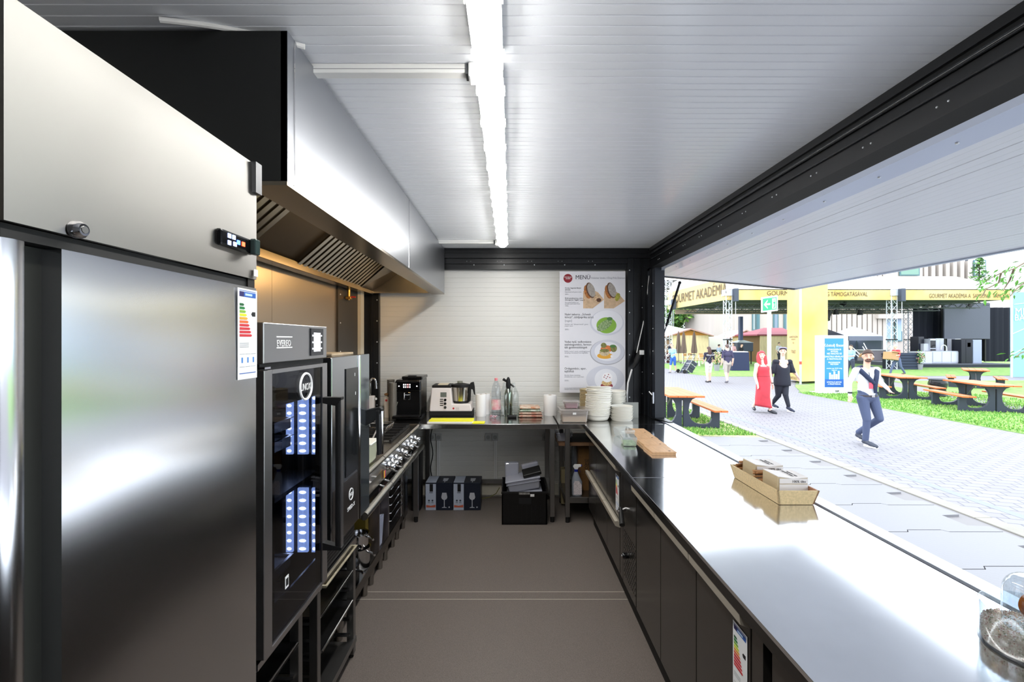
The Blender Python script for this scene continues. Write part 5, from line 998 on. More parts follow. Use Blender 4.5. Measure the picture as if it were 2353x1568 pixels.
# ------------------------------------------------------------------ yellow column, exit sign, info totem
YL = M('banner_yellow', '#c2a056', .7, noise=(.5, .12, '#cdb684')); INKG = M('banner_ink', '#57472c', .6)
yc = thing('banner_column', 'tall yellow banner column with printed directions beyond the women', 'banner', (13.4, 20.9, G))
A_, B_, C_ = Vector((13.27, 21.8, 0)), Vector((12.87, 20.15, 0)), Vector((14.45, 20.7, 0)); D_ = Vector((14.8, 22.3, 0))
def sheet(a, b, z0, z1, name, mat, par, t=.03):
    n = (b-a).cross(Vector((0, 0, 1))).normalized()*t; return part(MB().add([a+Vector((0,0,z0)), b+Vector((0,0,z0)), b+Vector((0,0,z1)), a+Vector((0,0,z1)), a-n+Vector((0,0,z0)), b-n+Vector((0,0,z0)), b-n+Vector((0,0,z1)), a-n+Vector((0,0,z1))], [(0,1,2,3), (7,6,5,4), (0,4,5,1), (3,2,6,7), (0,3,7,4), (1,5,6,2)]), name, mat, par)
for a, b in ((A_, B_), (B_, C_), (C_, D_), (D_, A_)): sheet(a, b, G+.12, 6.2, 'banner_face', YL, yc)
part(MB().cyl((B_.x-.05, B_.y-.06, G), (B_.x-.05, B_.y-.06, 6.2), .045, n=10), 'mast', M('mast_silver', '#b9bdc6', .35, .6), yc, smooth=True); part(MB().box(B_.x-.28, B_.x+.18, B_.y-.28, B_.y+.12, G+.004, G+.03), 'base_plate', ALU, yc); part(MB().cyl((B_.x-.05, B_.y-.06, .55), (B_.x-.05, B_.y-.06, .68), .048, n=10), 'reflector_band', M('reflect_red', '#c24a3a', .5), yc)
ud = (B_-A_).normalized(); nA = ud.cross(Vector((0,0,1))).normalized()
for z, s, q in ((1.73, 'GOURMET AKADÉMIA', .125), (1.63, 'RENDEZVÉNYTÉR', .075), (1.45, 'WC', .12), (1.02, 'TOILET', .2), (.2, 'INFO', .2), (.05, 'Pont', .09), (-.18+.0, 'BANKTERÜLET', .17)): text(s, q, A_.lerp(B_, .5)+nA*.02*1+Vector((0, 0, z)), INKG, yc, ud, align='CENTER', name='direction_lettering', sx=.85)
es = thing('exit_sign', 'green and white emergency exit sign on a tall white post', 'sign', (gx(1767, 18.5), 18.5, G))
part(MB().cyl((gx(1767.5, 18.5), 18.5, G), (gx(1767.5, 18.5), 18.5, gz(712, 18.5)), .075, n=12), 'post', WHITEP, es, smooth=True)
sx0, sx1, sz0, sz1 = gx(1749, 18.45), gx(1781, 18.45), gz(716, 18.45), gz(681, 18.45)
def skew(x, z): return (x, 18.4-.25*(x-sx0), z+.12*(x-sx0)-.05)
def splate(x0, x1, z0, z1, t, name, mat, par=None): return part(MB().add([skew(x0, z0), skew(x1, z0), skew(x1, z1), skew(x0, z1)]+[tuple(Vector(skew(*q))+Vector((0, t, 0))) for q in ((x0, z0), (x1, z0), (x1, z1), (x0, z1))], [(0,1,2,3), (7,6,5,4), (0,4,5,1), (1,5,6,2), (2,6,7,3), (3,7,4,0)]), name, mat, par or es)
splate(sx0, sx1, sz0, sz1, .06, 'panel', WHITEP); GN = M('exit_green', '#2e9e72', .5)
sw = sx1-sx0; hh_ = sz1-sz0
splate(sx0+.06*sw, sx0+.58*sw, sz0+.1*hh_, sz0+.9*hh_, -.006, 'green_field', GN); splate(sx0+.58*sw, sx0+.92*sw, sz0+.1*hh_, sz0+.9*hh_, -.006, 'green_field', GN); splate(sx0+.64*sw, sx0+.86*sw, sz0+.16*hh_, sz0+.84*hh_, -.01, 'doorway_mark', WHITEP)
def sflat(pts, name, mat, t): part(MB().add([tuple(Vector(skew(sx0+a*sw, sz0+b*hh_))-Vector((0, t, 0))) for a, b in pts], [tuple(range(len(pts)))]), name, mat, es)
sflat([(.12, .5), (.36, .8), (.36, .7), (.26, .56), (.52, .56), (.52, .44), (.26, .44), (.36, .3), (.36, .2)], 'arrow', WHITEP, .008)
sflat([(.70, .2), (.76, .36), (.74, .52), (.68, .5), (.70, .6), (.80, .64), (.84, .52), (.80, .46), (.82, .3), (.76, .2)], 'running_figure', GN, .014); sflat([(.765+.03*math.cos(q), .71+.04*math.sin(q)) for q in [2*PI*k/10 for k in range(10)]], 'running_figure', GN, .014)
it = thing('info_totem', 'white info totem with a blue printed panel beside the man', 'sign', gp(1918, 905)); b = gp(1918, 905); Yt = b.y
part(MB().box(gx(1887, Yt), gx(1949, Yt), Yt, Yt+.35, G, gz(771, Yt)), 'body', M('totem_white', '#dfe2e6', .5), it, bev=.01); part(MB().box(gx(1880, Yt), gx(1955, Yt), Yt-.05, Yt+.5, G, G+.04), 'plinth', WHITEP, it, bev=.006)
TB = M('totem_blue', '#2f7fc4', .45); x0, x1 = gx(1895, Yt), gx(1938, Yt); pn = part(MB().box(x0, x1, Yt-.012, Yt, gz(890, Yt), gz(778, Yt)), 'blue_panel', TB, it); xc = (x0+x1)/2
part(MB().box(x0, x1, Yt-.014, Yt-.012, gz(890, Yt), gz(872, Yt)), 'lower_band', M('totem_navy', '#2459a8', .45), pn)
for yy, s, q in ((797, 'Kóstolj finom', .15), (805, 'KÖNNYEDÉN ÉS', .072), (809.5, 'BÁTRAN', .072), (815, 'NE HAGYD KI', .092), (821.5, 'A GASZTRO KÍNÁLATOT', .082), (827, 'A FESZTIVÁLON', .078), (835, 'PROGRAMOK', .075), (839, 'HELYSZÍN', .07), (848, 'minden nap 10-22 óráig', .062), (852, 'ingyenes', .06), (880, 'KÓSTOLÓ JEGYEK', .07), (884.5, 'A PÉNZTÁRNÁL', .07)): text(s, q, (xc, Yt-.016, gz(yy, Yt)), INKW, pn, align='CENTER', name='totem_lettering', sx=.95)
crown = MB()
for k, (dx, h0) in enumerate(((-.16, .28), (-.08, .2), (0, .34), (.08, .22), (.16, .36))): crown.box(xc+dx-.03, xc+dx+.03, Yt-.017, Yt-.013, gz(872, Yt), gz(872, Yt)+h0*.85)
part(crown, 'printed_crown', INKW, pn)
part(MB().cyl((xc+.1, Yt-.02, gz(900, Yt)), (xc+.1, Yt-.02, gz(897, Yt)), .06), 'foot_weight', STEELD, it)

# ------------------------------------------------------------------ lattice towers
def truss_between(m, a, b, wd, n, r=.022):
    a = Vector(a); b = Vector(b); d = (b-a).normalized(); u = Vector((1, 0, 0)) if abs(d.x) < .8 else Vector((0, 1, 0)); u = (u-d*u.dot(d)).normalized(); w2 = d.cross(u)
    cs = [(u*sx+w2*sy)*wd/2 for sx, sy in ((-1,-1),(1,-1),(1,1),(-1,1))]
    for c in cs: m.cyl(a+c, b+c, r, n=6)
    for i in range(n):
        p0, p1 = a.lerp(b, i/n), a.lerp(b, (i+1)/n)
        for j in range(4):
            c, e = cs[j], cs[(j+1) % 4]; m.cyl(p0+(c if i % 2 else e), p1+(e if i % 2 else c), r*.6, n=5)
    return m
TRM = M('truss_silver', '#c9ccd6', .4, .35)
def tower(px, Y, ztop, lab, wd=.38):
    x = gx(px, Y); t = thing('truss_tower', lab, 'truss tower', (x, Y, G), group='lattice truss towers of the stage roof')
    part(truss_between(MB(), (x, Y, G+.05), (x, Y, ztop), wd, max(8, int((ztop-G)/.42)), .028), 'lattice', TRM, t); part(MB().box(x-.4, x+.4, Y-.4, Y+.4, G+.013, G+.05), 'base_plate', ALU, t)
    part(MB().box(x-.28, x+.28, Y-.28, Y+.28, 4.55, 4.95), 'sleeve_block', TRM, t); part(MB().box(x+.18, x+.48, Y-.55, Y-.25, 4.15, 5.0), 'chain_hoist', M('hoist_slate', '#39404f', .5), t, bev=.03); part(MB().cyl((x+.33, Y-.4, 2.2), (x+.33, Y-.4, 4.15), .02, n=5), 'chain', TRM, t)
    part(MB().box(x-.22, x+.22, Y-.22, Y+.22, 1.62, 1.69), 'cable_clamp', BLACKM, t)
    return t
tower(1672, 30.2, 6.8, 'silver lattice tower with hoist in front of the wooden huts'); tower(2049, 30.2, 8.2, 'silver lattice tower with hoist beside the carried cardboard box'); tower(1535, 38, 7.2, 'silver lattice tower half hidden by the gas strut', .5); tower(2087, 38, 6.2, 'thin silver lattice tower at the edge of the black stage drapes', .42)

# ------------------------------------------------------------------ pavilion roof
pv = thing('stage_canopy', 'white stage roof with yellow lettered valance', 'canopy', (23, 34, 4.2)); WHM = M('membrane_white', '#e4e2de', .7)
fx0, fx1, FY, BY = gx(1668, 30), gx(2326, 30), 30.0, 39.0; zv0, zv1 = 4.27, 4.98
part(MB().box(fx0, fx1, FY, FY+.04, zv0, zv1), 'front_valance', YL, pv)
Lw = Vector((gx(1534, 39.5), 39.5, 0)); sheet(Lw, Vector((fx0, FY, 0)), zv0, zv1+.75, 'side_valance', M('banner_yellow_pale', '#c9b07c', .7, noise=(.4, .1)), pv)
part(MB().add([(fx0, FY, zv1), (fx1, FY, zv1), (gx(2195, 37), 37, 6.8), (fx0, 37, 6.8), (fx0, FY, zv1-.05), (fx1, FY, zv1-.05), (gx(2195, 37), 37, 6.75), (fx0, 37, 6.75)], [(0,1,2,3), (7,6,5,4), (0,4,5,1), (2,6,7,3), (0,3,7,4), (1,5,6,2)]), 'roof_slope', WHM, pv)
part(MB().add([(Lw.x, Lw.y, zv1+.7), (fx0, FY, zv1+.7), (fx0, 37, 6.8), (Lw.x+1, 41, 6.8)], [(0,1,2,3)]), 'roof_slope', WHM, pv)
part(MB().add([(fx1, FY, zv1), (fx1, 39, zv1), (gx(2195, 37), 37, 6.8)], [(0,1,2)]), 'roof_slope', WHM, pv)
part(MB().add([(fx0, FY+.05, zv0+.05), (fx1, FY+.05, zv0+.05), (fx1, BY, zv0+.02), (Lw.x+.3, BY, zv0+.02)], [(0,1,2,3)]), 'dark_lining', M('lining_grey', '#54545a', .8), pv)
part(MB().box(Lw.x+.5, fx1, BY, BY+.06, zv0-.42, zv0-.02), 'rear_valance', M('valance_pink', '#c9aaa2', .7), pv)
for yy in (32.0, 35.0, 37.5): part(truss_between(MB(), (fx0+.2, yy, zv0-.22), (fx1-.2, yy, zv0-.22), .34, 46, .03), 'roof_truss', M('truss_dark', '#5b5c64', .5), pv)
text('GOURMET A', .42, (gx(1762, FY-.03), FY-.03, gz(679, FY)), INKG, pv, name='valance_lettering', sx=.95); text('G TÁMOGATÁSÁVAL', .40, (gx(1899, FY-.03), FY-.03, gz(681, FY)), INKG, pv, name='valance_lettering', sx=.72); text('GOURMET AKADÉMIA A  SAMSUNG  TÁMOGATÁSÁVAL', .40, (gx(2135, FY-.03), FY-.03, gz(685, FY)), INKG, pv, name='valance_lettering', sx=.63)
sd = (Vector((fx0, FY, 0))-Lw).normalized(); ns = sd.cross(Vector((0, 0, 1))); text('GOURMET AKADÉMIA', 1.02, Lw.lerp(Vector((fx0, FY, 0)), .10)+ns*.05+Vector((0, 0, zv0+.42)), INKG, pv, sd, name='valance_lettering', sx=.86)
# stage spots
for k, (px, py, Y, lab) in enumerate(((1921, 717, 32, 'black stage spotlight hanging nearest the yellow column'), (1938, 700, 32, 'tilted black stage spotlight, second from the yellow column'), (1976, 718, 32, 'black stage spotlight hanging above the grey tent'), (1900, 724, 32, 'large black spotlight at the edge of the yellow column'), (2128, 700, 35, 'pair-mounted spotlight left of the stage screen'), (2228, 702, 35, 'spotlight above the stage screen'))):
    c = at(px, py, Y); t = thing('stage_spotlight', lab, 'spotlight', tuple(c), group='spotlights under the stage roof'); tl = (.0, .8, .0, .5, .3, .3)[k]; sc_ = .34 if k != 3 else .6
    m = MB().lathe([(.5, -.55), (.55, -.5), (.4, 0), (.36, .5), (.2, .55), (0, .55)], (0, 0, 0), 14); m.xf(Matrix.Translation(c) @ Matrix.Rotation(tl, 4, 'Y') @ Matrix.Scale(sc_, 4)); part(m, 'lamp_body', BLACKM, t, smooth=True)
    part(MB().tube([(c.x-.22, c.y, c.z), (c.x-.22, c.y, c.z+.3), (c.x+.22, c.y, c.z+.3), (c.x+.22, c.y, c.z)], .025, 6), 'yoke', BLACKM, t); part(MB().cyl((c.x, c.y, c.z+.3), (c.x, c.y, 4.0), .025, n=6), 'hanger', BLACKM, t)
    m = MB().lathe([(0, -.56), (.42, -.56), (.42, -.54)], (0, 0, 0), 14); m.xf(Matrix.Translation(c) @ Matrix.Rotation(tl, 4, 'Y') @ Matrix.Scale(sc_, 4)); part(m, 'lens', M('spot_lens', '#8d93a0', .2), t)

# ------------------------------------------------------------------ stage
SX0, SX1, SY = gx(2098, 32.5), gx(2326, 32.5), 32.5
sg = thing('stage_platform', 'low dark stage platform under the canopy', 'stage', ((SX0+SX1)/2, 35, G)); part(MB().box(SX0, SX1, SY, 38, G, G+.27), 'deck', M('deck_slate', '#595b66', .5), sg); part(MB().box(SX0, SX1, SY-.03, SY, G, G+.22), 'skirt', M('skirt_navy', '#1d2230', .7), sg); ZD = G+.27
def drape(x0, x1, y, z0, z1, lab, amp=.09, step=.16):
    n = int((x1-x0)/step)+1; pts = [(x0+(x1-x0)*k/n, y+amp*math.sin(k*1.9)+amp*.4*math.sin(k*.7)) for k in range(n+1)]; m = MB(); vs = [(a, b, z0) for a, b in pts]+[(a, b, z1) for a, b in pts]+[(a, b+.03, z0) for a, b in pts]+[(a, b+.03, z1) for a, b in pts]; N = n+1; fs = []
    for k in range(n): fs += [(k, k+1, N+k+1, N+k), (2*N+k+1, 2*N+k, 3*N+k, 3*N+k+1), (N+k, N+k+1, 3*N+k+1, 3*N+k), (k+1, k, 2*N+k, 2*N+k+1)]
    tag(part(m.add(vs, fs), 'stage_drape', M('drape_black', '#0e1120', .85), smooth=True, angle=80), lab, 'drape', 'black drapes of the stage')
drape(gx(2099, 36.5), gx(2180, 36.5), 36.5, ZD, 4.2, 'black stage drape left of the big screen'); drape(gx(2176, 37), gx(2280, 37), 37, ZD, 4.2, 'black stage drape behind the big screen'); drape(gx(2262, 36), gx(2328, 36), 36, ZD, 4.2, 'black stage drape right of the big screen')
sc_ = thing('led_screen', 'large switched-off grey screen hanging over the stage', 'screen', (gx(2222, 35.5), 35.5, gz(779, 35.5))); part(MB().box(gx(2170, 35.5), gx(2275, 35.5), 35.5, 35.62, gz(779, 35.5), gz(697, 35.5)), 'panel', M('screen_grey', '#4d505e', .6, noise=(20, .08)), sc_); part(MB().box(gx(2169, 35.5), gx(2276, 35.5), 35.62, 35.75, gz(780, 35.5), gz(696, 35.5)), 'frame', BLACKM, sc_)
for px in (2185, 2222, 2260): part(MB().cyl((gx(px, 35.5), 35.66, gz(700, 35.5)), (gx(px, 35.5), 35.1, 4.32), .02, n=6), 'hanger', BLACKM, sc_)
for px in (2176, 2269): part(MB().box(gx(px, 35.5)-.05, gx(px, 35.5)+.05, 35.64, 35.74, ZD, gz(770, 35.5)), 'support_leg', BLACKM, sc_)
KW = M('kitchen_white', '#c4c5d2', .4); OVB = M('oven_black', '#12141c', .2)
def unit(px0, px1, py0, py1, Y, d, lab, cat, mat, kids=()):
    x0, x1, z0, z1 = gx(px0, Y), gx(px1, Y), max(ZD, gz(py1, Y)), gz(py0, Y); t = thing(cat.replace(' ', '_'), lab, cat, ((x0+x1)/2, Y+d/2, z0)); part(MB().box(x0, x1, Y, Y+d, z0, z1), 'carcass', mat, t, bev=.01)
    for nm, a, b, c, e, mm in kids: part(MB().box(x0+(x1-x0)*a, x0+(x1-x0)*b, Y-.02, Y, z0+(z1-z0)*c, z0+(z1-z0)*e), nm, mm, t, bev=.006)
    return t
unit(2108, 2142, 808, 842, 32.9, .7, 'white demonstration counter at the front of the stage', 'kitchen counter', KW, (('door', .03, .49, .05, .95, KW), ('door', .51, .97, .05, .95, KW)))
unit(2123, 2137, 790, 842, 33.9, .6, 'narrow white cabinet with a black oven box on the stage', 'kitchen cabinet', KW, (('door', .05, .95, .05, .6, KW),))
unit(2110, 2123, 774, 842, 34.2, .7, 'black tall refrigerator at the left of the stage', 'stage refrigerator', M('fridge_navy', '#171a2a', .3), (('door', .03, .97, .4, .98, M('fridge_navy', '#171a2a', .3)),))
unit(2137, 2150, 779, 842, 33.8, .6, 'white oven tower with two black ovens left of the stage sink', 'oven tower', KW, (('upper_oven', .05, .97, .62, .93, OVB), ('lower_oven', .05, .97, .3, .58, OVB), ('control_strip', .05, .97, .94, .99, WHITEP)))
unit(2150, 2169, 778, 842, 33.9, .6, 'tall plain white cupboard on the stage', 'cupboard', KW, (('door', .03, .49, .05, .98, KW), ('door', .51, .97, .05, .98, KW)))
unit(2142, 2207, 807, 842, 33.2, .6, 'long white sink counter in the middle of the stage', 'sink counter', M('kitchen_grey', '#aeb0bf', .4), (('door', .02, .32, .1, .92, KW), ('door', .34, .65, .1, .92, KW), ('door', .67, .98, .1, .92, KW)))
unit(2194, 2208, 779, 842, 33.9, .6, 'white oven tower with two black ovens beside the black double fridge', 'oven tower', KW, (('upper_oven', .05, .97, .62, .93, OVB), ('lower_oven', .05, .97, .26, .58, OVB), ('control_strip', .05, .97, .94, .99, WHITEP)))
unit(2208, 2234, 780, 842, 33.0, .7, 'black double-door refrigerator on the stage', 'stage refrigerator', M('fridge_black', '#1c1e28', .25, .4), (('door', .02, .40, .02, .98, M('fridge_black', '#1c1e28', .25, .4)), ('door', .42, .98, .02, .98, M('fridge_black', '#1c1e28', .25, .4)), ('dispenser', .55, .85, .68, .86, OVB), ('badge', .55, .80, .70, .73, WHITEP)))
unit(2235, 2256, 781, 842, 33.1, .7, 'silver-blue refrigerator right of the black double fridge', 'stage refrigerator', M('fridge_silver', '#8e95ad', .3, .5), (('door', .03, .97, .02, .98, M('fridge_silver', '#8e95ad', .3, .5)),))
tpz = gz(807, 33.2); tpx = gx(2175, 33.4); t = thing('kitchen_tap', 'arched black and white tap on the stage sink counter', 'tap', (tpx, 33.4, tpz)); part(MB().tube([(tpx-.2+.2*math.cos(a)*1., 33.4, tpz+.25+.18*math.sin(a)) for a in [PI*k/8 for k in range(9)]]+[(tpx-.4, 33.4, tpz+.1)], .035, 8), 'spout', WHITEP, t, smooth=True); part(MB().cyl((tpx, 33.4, tpz), (tpx, 33.4, tpz+.26), .035), 'stem', WHITEP, t)
bl = thing('pale_blue_banner', 'pale blue bank banner on the right edge with white lettering', 'banner', (gx(2340, 24), 24, G)); bx0 = gx(2325, 24); part(MB().box(bx0, bx0+4.2, 24, 24.08, G+.02, 4.15), 'sheet', M('banner_blue', '#7fb4dd', .6), bl); part(MB().cyl((bx0-.03, 23.98, G), (bx0-.03, 23.98, 4.2), .04, n=8), 'pole', WHITEP, bl)
text('MBH', .52, (gx(2331, 23.98), 23.97, gz(724, 24)), INKW, bl, name='banner_lettering'); text('BANK', .46, (gx(2330, 23.98), 23.97, gz(737, 24)), INKW, bl, name='banner_lettering')
for pts in (((0, gz(768, 24)), (1.2, gz(745, 24))), ((0, gz(815, 24)), (2.4, gz(760, 24))), ((.1, gz(700, 24)), (2.0, gz(690, 24)))): part(MB().tube([(bx0+pts[0][0], 23.985, pts[0][1]), (bx0+pts[1][0], 23.985, pts[1][1])], .02, 4), 'printed_stripe', M('stripe_pale', '#cfe4f2', .6), bl)

# ------------------------------------------------------------------ concrete building
bd = thing('concrete_building', 'pale concrete hall with vertical fins behind the fairground', 'building', (45, 60, G)); CON = M('concrete_pale', '#b3a9a2', .8, noise=(.35, .1), stretch=(1, 1, .15)); TEAL = M('frame_teal', '#4d7077', .5); WGL = M('window_dark', '#6e7f90', .15)
part(MB().box(gx(1641, 60), gx(2120, 60), 60, 70, G, 11.4), 'main_wall', CON, bd); part(MB().box(gx(2095, 62), gx(2353, 62)+2, 62, 70, G, 13.2), 'side_wall', M('concrete_white', '#c6c2c0', .8), bd)
def bwin(px0, px1, py0, py1, Y=59.98, mat=WGL, fr=TEAL):
    x0, x1, z0, z1 = gx(px0, Y), gx(px1, Y), gz(py1, Y), gz(py0, Y); f_ = part(MB().box(x0, x1, Y-.1, Y, z0, z1), 'window', fr, bd); part(MB().box(x0+.15, x1-.15, Y-.13, Y-.1, z0+.15, z1-.15), 'pane', mat, f_)
for a in ((1728, 1735, 712, 760, 59.98, M('pane_pale', '#c3ccd0', .2)), (1737, 1745, 712, 760, 59.98, TEAL), (1776, 1788, 720, 760), (1800, 1806, 712, 760)): bwin(*a)
bwin(2010, 2030, 730, 785, 59.9, M('pane_pale', '#c3ccd0', .2)); bwin(2030, 2052, 732, 785, 59.9, M('pane_blue', '#8ea4c4', .15)); bwin(2056, 2072, 730, 785, 59.9, M('pane_blue', '#8ea4c4', .15)); part(MB().box(gx(2006, 59.5), gx(2080, 59.5), 58.6, 59.95, gz(733, 59.5), gz(720, 59.5)), 'porch', CON, bd)
fin = mesh(MB().box(-.26, .26, -.5, .5, 0, 11.6), 'fin', CON); dk = mesh(MB().box(-.13, .13, -.02, .02, 0, 11.2), 'slot_window', M('slot_dark', '#40434b', .4))
for k in range(12): share(fin, 'fin', bd, (gx(1899+11.6*k, 59.6), 59.6, G+.01)); share(dk, 'slot_window', bd, (gx(1904.8+11.6*k, 59.6), 59.95, G+.1))
for k in range(8): share(fin, 'fin', bd, (gx(2104+16.5*k, 61.6), 61.6, G+1.0)); share(dk, 'slot_window', bd, (gx(2112+16.5*k, 61.6), 61.97, G+1.0), (0, 0, 0), (1.4, 1, 1.15))
bwin(2066, 2112, 590, 634, 59.85, M('pane_green', '#6d8f80', .2), TEAL); bwin(2236, 2264, 598, 634, 61.9, M('pane_pale', '#c3ccd0', .2)); 

# ------------------------------------------------------------------ huts
PINE = M('pine_boards', '#e6cfa8', .6, noise=(3, .12), stretch=(6, 1, .4)); ROOFR = M('roof_maroon', '#8a3a48', .6); ROOFP = M('roof_rose', '#b98f88', .6)
def hut(px0, px1, peave, ppeak, Y, lab, roof, hip=False, front=False, d=3.0):
    x0, x1 = gx(px0, Y), gx(px1, Y); ze, zp = gz(peave, Y), gz(ppeak, Y); xm = (x0+x1)/2; t = thing('wooden_hut', lab, 'hut', (xm, Y+d/2, G)); n = max(5, int((x1-x0)/.3)); stp = (x1-x0)/n; bm_ = mesh(MB().box(.004, stp-.004, -.02, .02, 0, ze-G), 'wall_board', PINE)
    part(MB().box(x0+.02, x1-.02, Y+.03, Y+d, G, ze), 'core', M('hut_inside', '#6b4d2c', .7), t)
    for k in range(n):
        if front and .15 < k/n < .9:
            part(MB().box(x0+stp*k+.004, x0+stp*(k+1)-.004, Y-.02, Y+.02, G, G+1.05), 'wall_board', PINE, t); part(MB().box(x0+stp*k+.004, x0+stp*(k+1)-.004, Y-.02, Y+.02, ze-.35, ze), 'wall_board', PINE, t)
        else: share(bm_, 'wall_board', t, (x0+stp*k, Y, G))
    if front: part(MB().box(x0+.2*(x1-x0), x0+.9*(x1-x0), Y+.005, Y+.03, G+1.05, ze-.35), 'counter_opening', M('opening_dark', '#241a16', .8), t)
    if hip: part(MB().add([(x0-.5, Y-.5, ze), (x1+.5, Y-.5, ze), (x1+.5, Y+d+.4, ze), (x0-.5, Y+d+.4, ze), (x0+1.0, Y+1.2, zp), (x1+.2, Y+1.2, zp), (x0-.5, Y-.5, ze-.12), (x1+.5, Y-.5, ze-.12), (x1+.5, Y+d+.4, ze-.12), (x0-.5, Y+d+.4, ze-.12)], [(0,1,5,4), (1,2,5), (2,3,4,5), (3,0,4), (6,7,1,0), (7,8,2,1), (8,9,3,2), (9,6,0,3), (9,8,7,6)]), 'roof', roof, t)
    else:
        part(MB().add([(x0, Y, ze), (x1, Y, ze), (xm, Y, zp-.06), (x0, Y+.05, ze), (x1, Y+.05, ze), (xm, Y+.05, zp-.06)], [(0,1,2), (5,4,3), (0,3,4,1), (1,4,5,2), (2,5,3,0)]), 'gable', M('gable_orange', '#d08a3e', .6), t)
        for s, e in ((-1, x0-.35), (1, x1+.35)): part(MB().add([(e, Y-.4, ze-.12), (xm, Y-.4, zp), (xm, Y+d+.3, zp), (e, Y+d+.3, ze-.12), (e, Y-.4, ze-.02), (xm, Y-.4, zp+.12), (xm, Y+d+.3, zp+.12), (e, Y+d+.3, ze-.02)], [(0,1,2,3), (7,6,5,4), (0,4,5,1), (3,2,6,7), (0,3,7,4), (1,5,6,2)]), 'roof_slope', roof, t)
    return t
hut(1541, 1628, 771, 758, 44, 'pale wooden hut with low gable behind the folded parasols', ROOFP); hut(1680, 1742, 776, 761, 46, 'wooden hut with orange gable and open counter behind the smoker', ROOFP, front=True); hut(1746, 1812, 769, 753, 40, 'wooden hut with maroon hipped roof behind the exit sign post', ROOFR, hip=True)
tw_ = thing('white_marquee', 'white marquee roof behind the corner post', 'marquee', (gx(1540, 55), 55, G)); part(MB().add([(gx(1490, 55), 54, gz(770, 55)), (gx(1595, 55), 54, gz(762, 55)), (gx(1560, 57), 58, gz(752, 58)), (gx(1490, 57), 58, gz(735, 58))], [(0,1,2,3)]), 'roof', WHM, tw_); part(MB().box(gx(1490, 55), gx(1560, 55), 54.5, 54.6, G, gz(768, 55)), 'wall', WHM, tw_)
wp = thing('white_stall', 'white stall front between the huts', 'stall', (gx(1650, 46), 46, G)); part(MB().box(gx(1630, 46), gx(1668, 46), 46, 47.5, G+1.0, gz(772, 46)), 'front', M('stall_white', '#dedad2', .7), wp); part(MB().box(gx(1632, 46), gx(1668, 46), 45.6, 46, G, G+1.0), 'counter', BLACKM, wp)
# parasols, smoker, clothed table
PB = M('parasol_brown', '#75625a', .8)
for px, Y, lab in ((1559, 40, 'folded brown parasol half hidden behind the other two'), (1571, 38, 'folded brown parasol in the middle of the three'), (1595, 38, 'folded brown parasol nearest the grey shirted man')):
    x = gx(px, Y); t = thing('folded_parasol', lab, 'parasol', (x, Y, G), group='folded brown parasols'); rings = []
    for z, r in ((gz(762, Y), .02), (gz(770, Y), .10), (gz(790, Y), .15), (gz(806, Y), .21), (gz(812, Y), .19)): rings.append([(x+r*(1+.25*math.cos(6*q))*math.cos(q), Y+r*(1+.25*math.cos(6*q))*math.sin(q), z) for q in [2*PI*k/24 for k in range(24)]])
    part(MB().loft(rings), 'canopy', PB, t, smooth=True); part(MB().cyl((x, Y, G), (x, Y, gz(761, Y)), .03, n=8), 'pole', M('pole_grey', '#7b7674', .5), t); part(MB().lathe([(.3, 0), (.3, .06), (.05, .12)], (x, Y, G+.012), 14), 'base', STEELD, t)
Ys = 37; sm = thing('smoker_oven', 'big black smoker oven with tall chimney behind the clothed table', 'smoker', (gx(1712, Ys), Ys, G)); part(MB().box(gx(1695, Ys), gx(1731, Ys), Ys, Ys+1.2, gz(808, Ys), gz(788, Ys)), 'firebox', M('smoker_slate', '#2d3648', .5), sm, bev=.03); part(MB().add([(gx(1693, Ys), Ys-.05, gz(788, Ys)), (gx(1732, Ys), Ys-.05, gz(788, Ys)), (gx(1732, Ys), Ys+1.25, gz(788, Ys)), (gx(1693, Ys), Ys+1.25, gz(788, Ys)), (gx(1708, Ys), Ys+.4, gz(782, Ys)), (gx(1716, Ys), Ys+.4, gz(782, Ys)), (gx(1716, Ys), Ys+.8, gz(782, Ys)), (gx(1708, Ys), Ys+.8, gz(782, Ys))], [(0,1,5,4), (1,2,6,5), (2,3,7,6), (3,0,4,7), (4,5,6,7), (3,2,1,0)]), 'hood', M('smoker_hood', '#b9c2c0', .5), sm); part(MB().box(gx(1707, Ys), gx(1714, Ys), Ys+.45, Ys+.75, gz(783, Ys), gz(727, Ys)), 'chimney', M('chimney_slate', '#3a4468', .5), sm)
for px in (1697, 1727): part(MB().box(gx(px, Ys), gx(px+2, Ys), Ys+.1, Ys+.2, G, gz(808, Ys)), 'leg', BLACKM, sm)
Yk = 29; tc_ = thing('clothed_table', 'tall table covered by a dark navy cloth', 'table', (gx(1702, Yk), Yk, G)); part(MB().loft([[(gx(1683-a, Yk), Yk-b, z), (gx(1721+a, Yk), Yk-b, z), (gx(1721+a, Yk), Yk+.8+b, z), (gx(1683-a, Yk), Yk+.8+b, z)] for a, b, z in ((1, .03, G+.015), (0, 0, gz(812, Yk)), (0, 0, gz(810, Yk)))]), 'cloth', M('cloth_navy', '#262c4c', .8, bump=(3, .3)), tc_); part(MB().box(gx(1684, Yk), gx(1720, Yk), Yk+.05, Yk+.75, gz(810, Yk), gz(808, Yk)), 'tabletop', WHITEP, tc_)
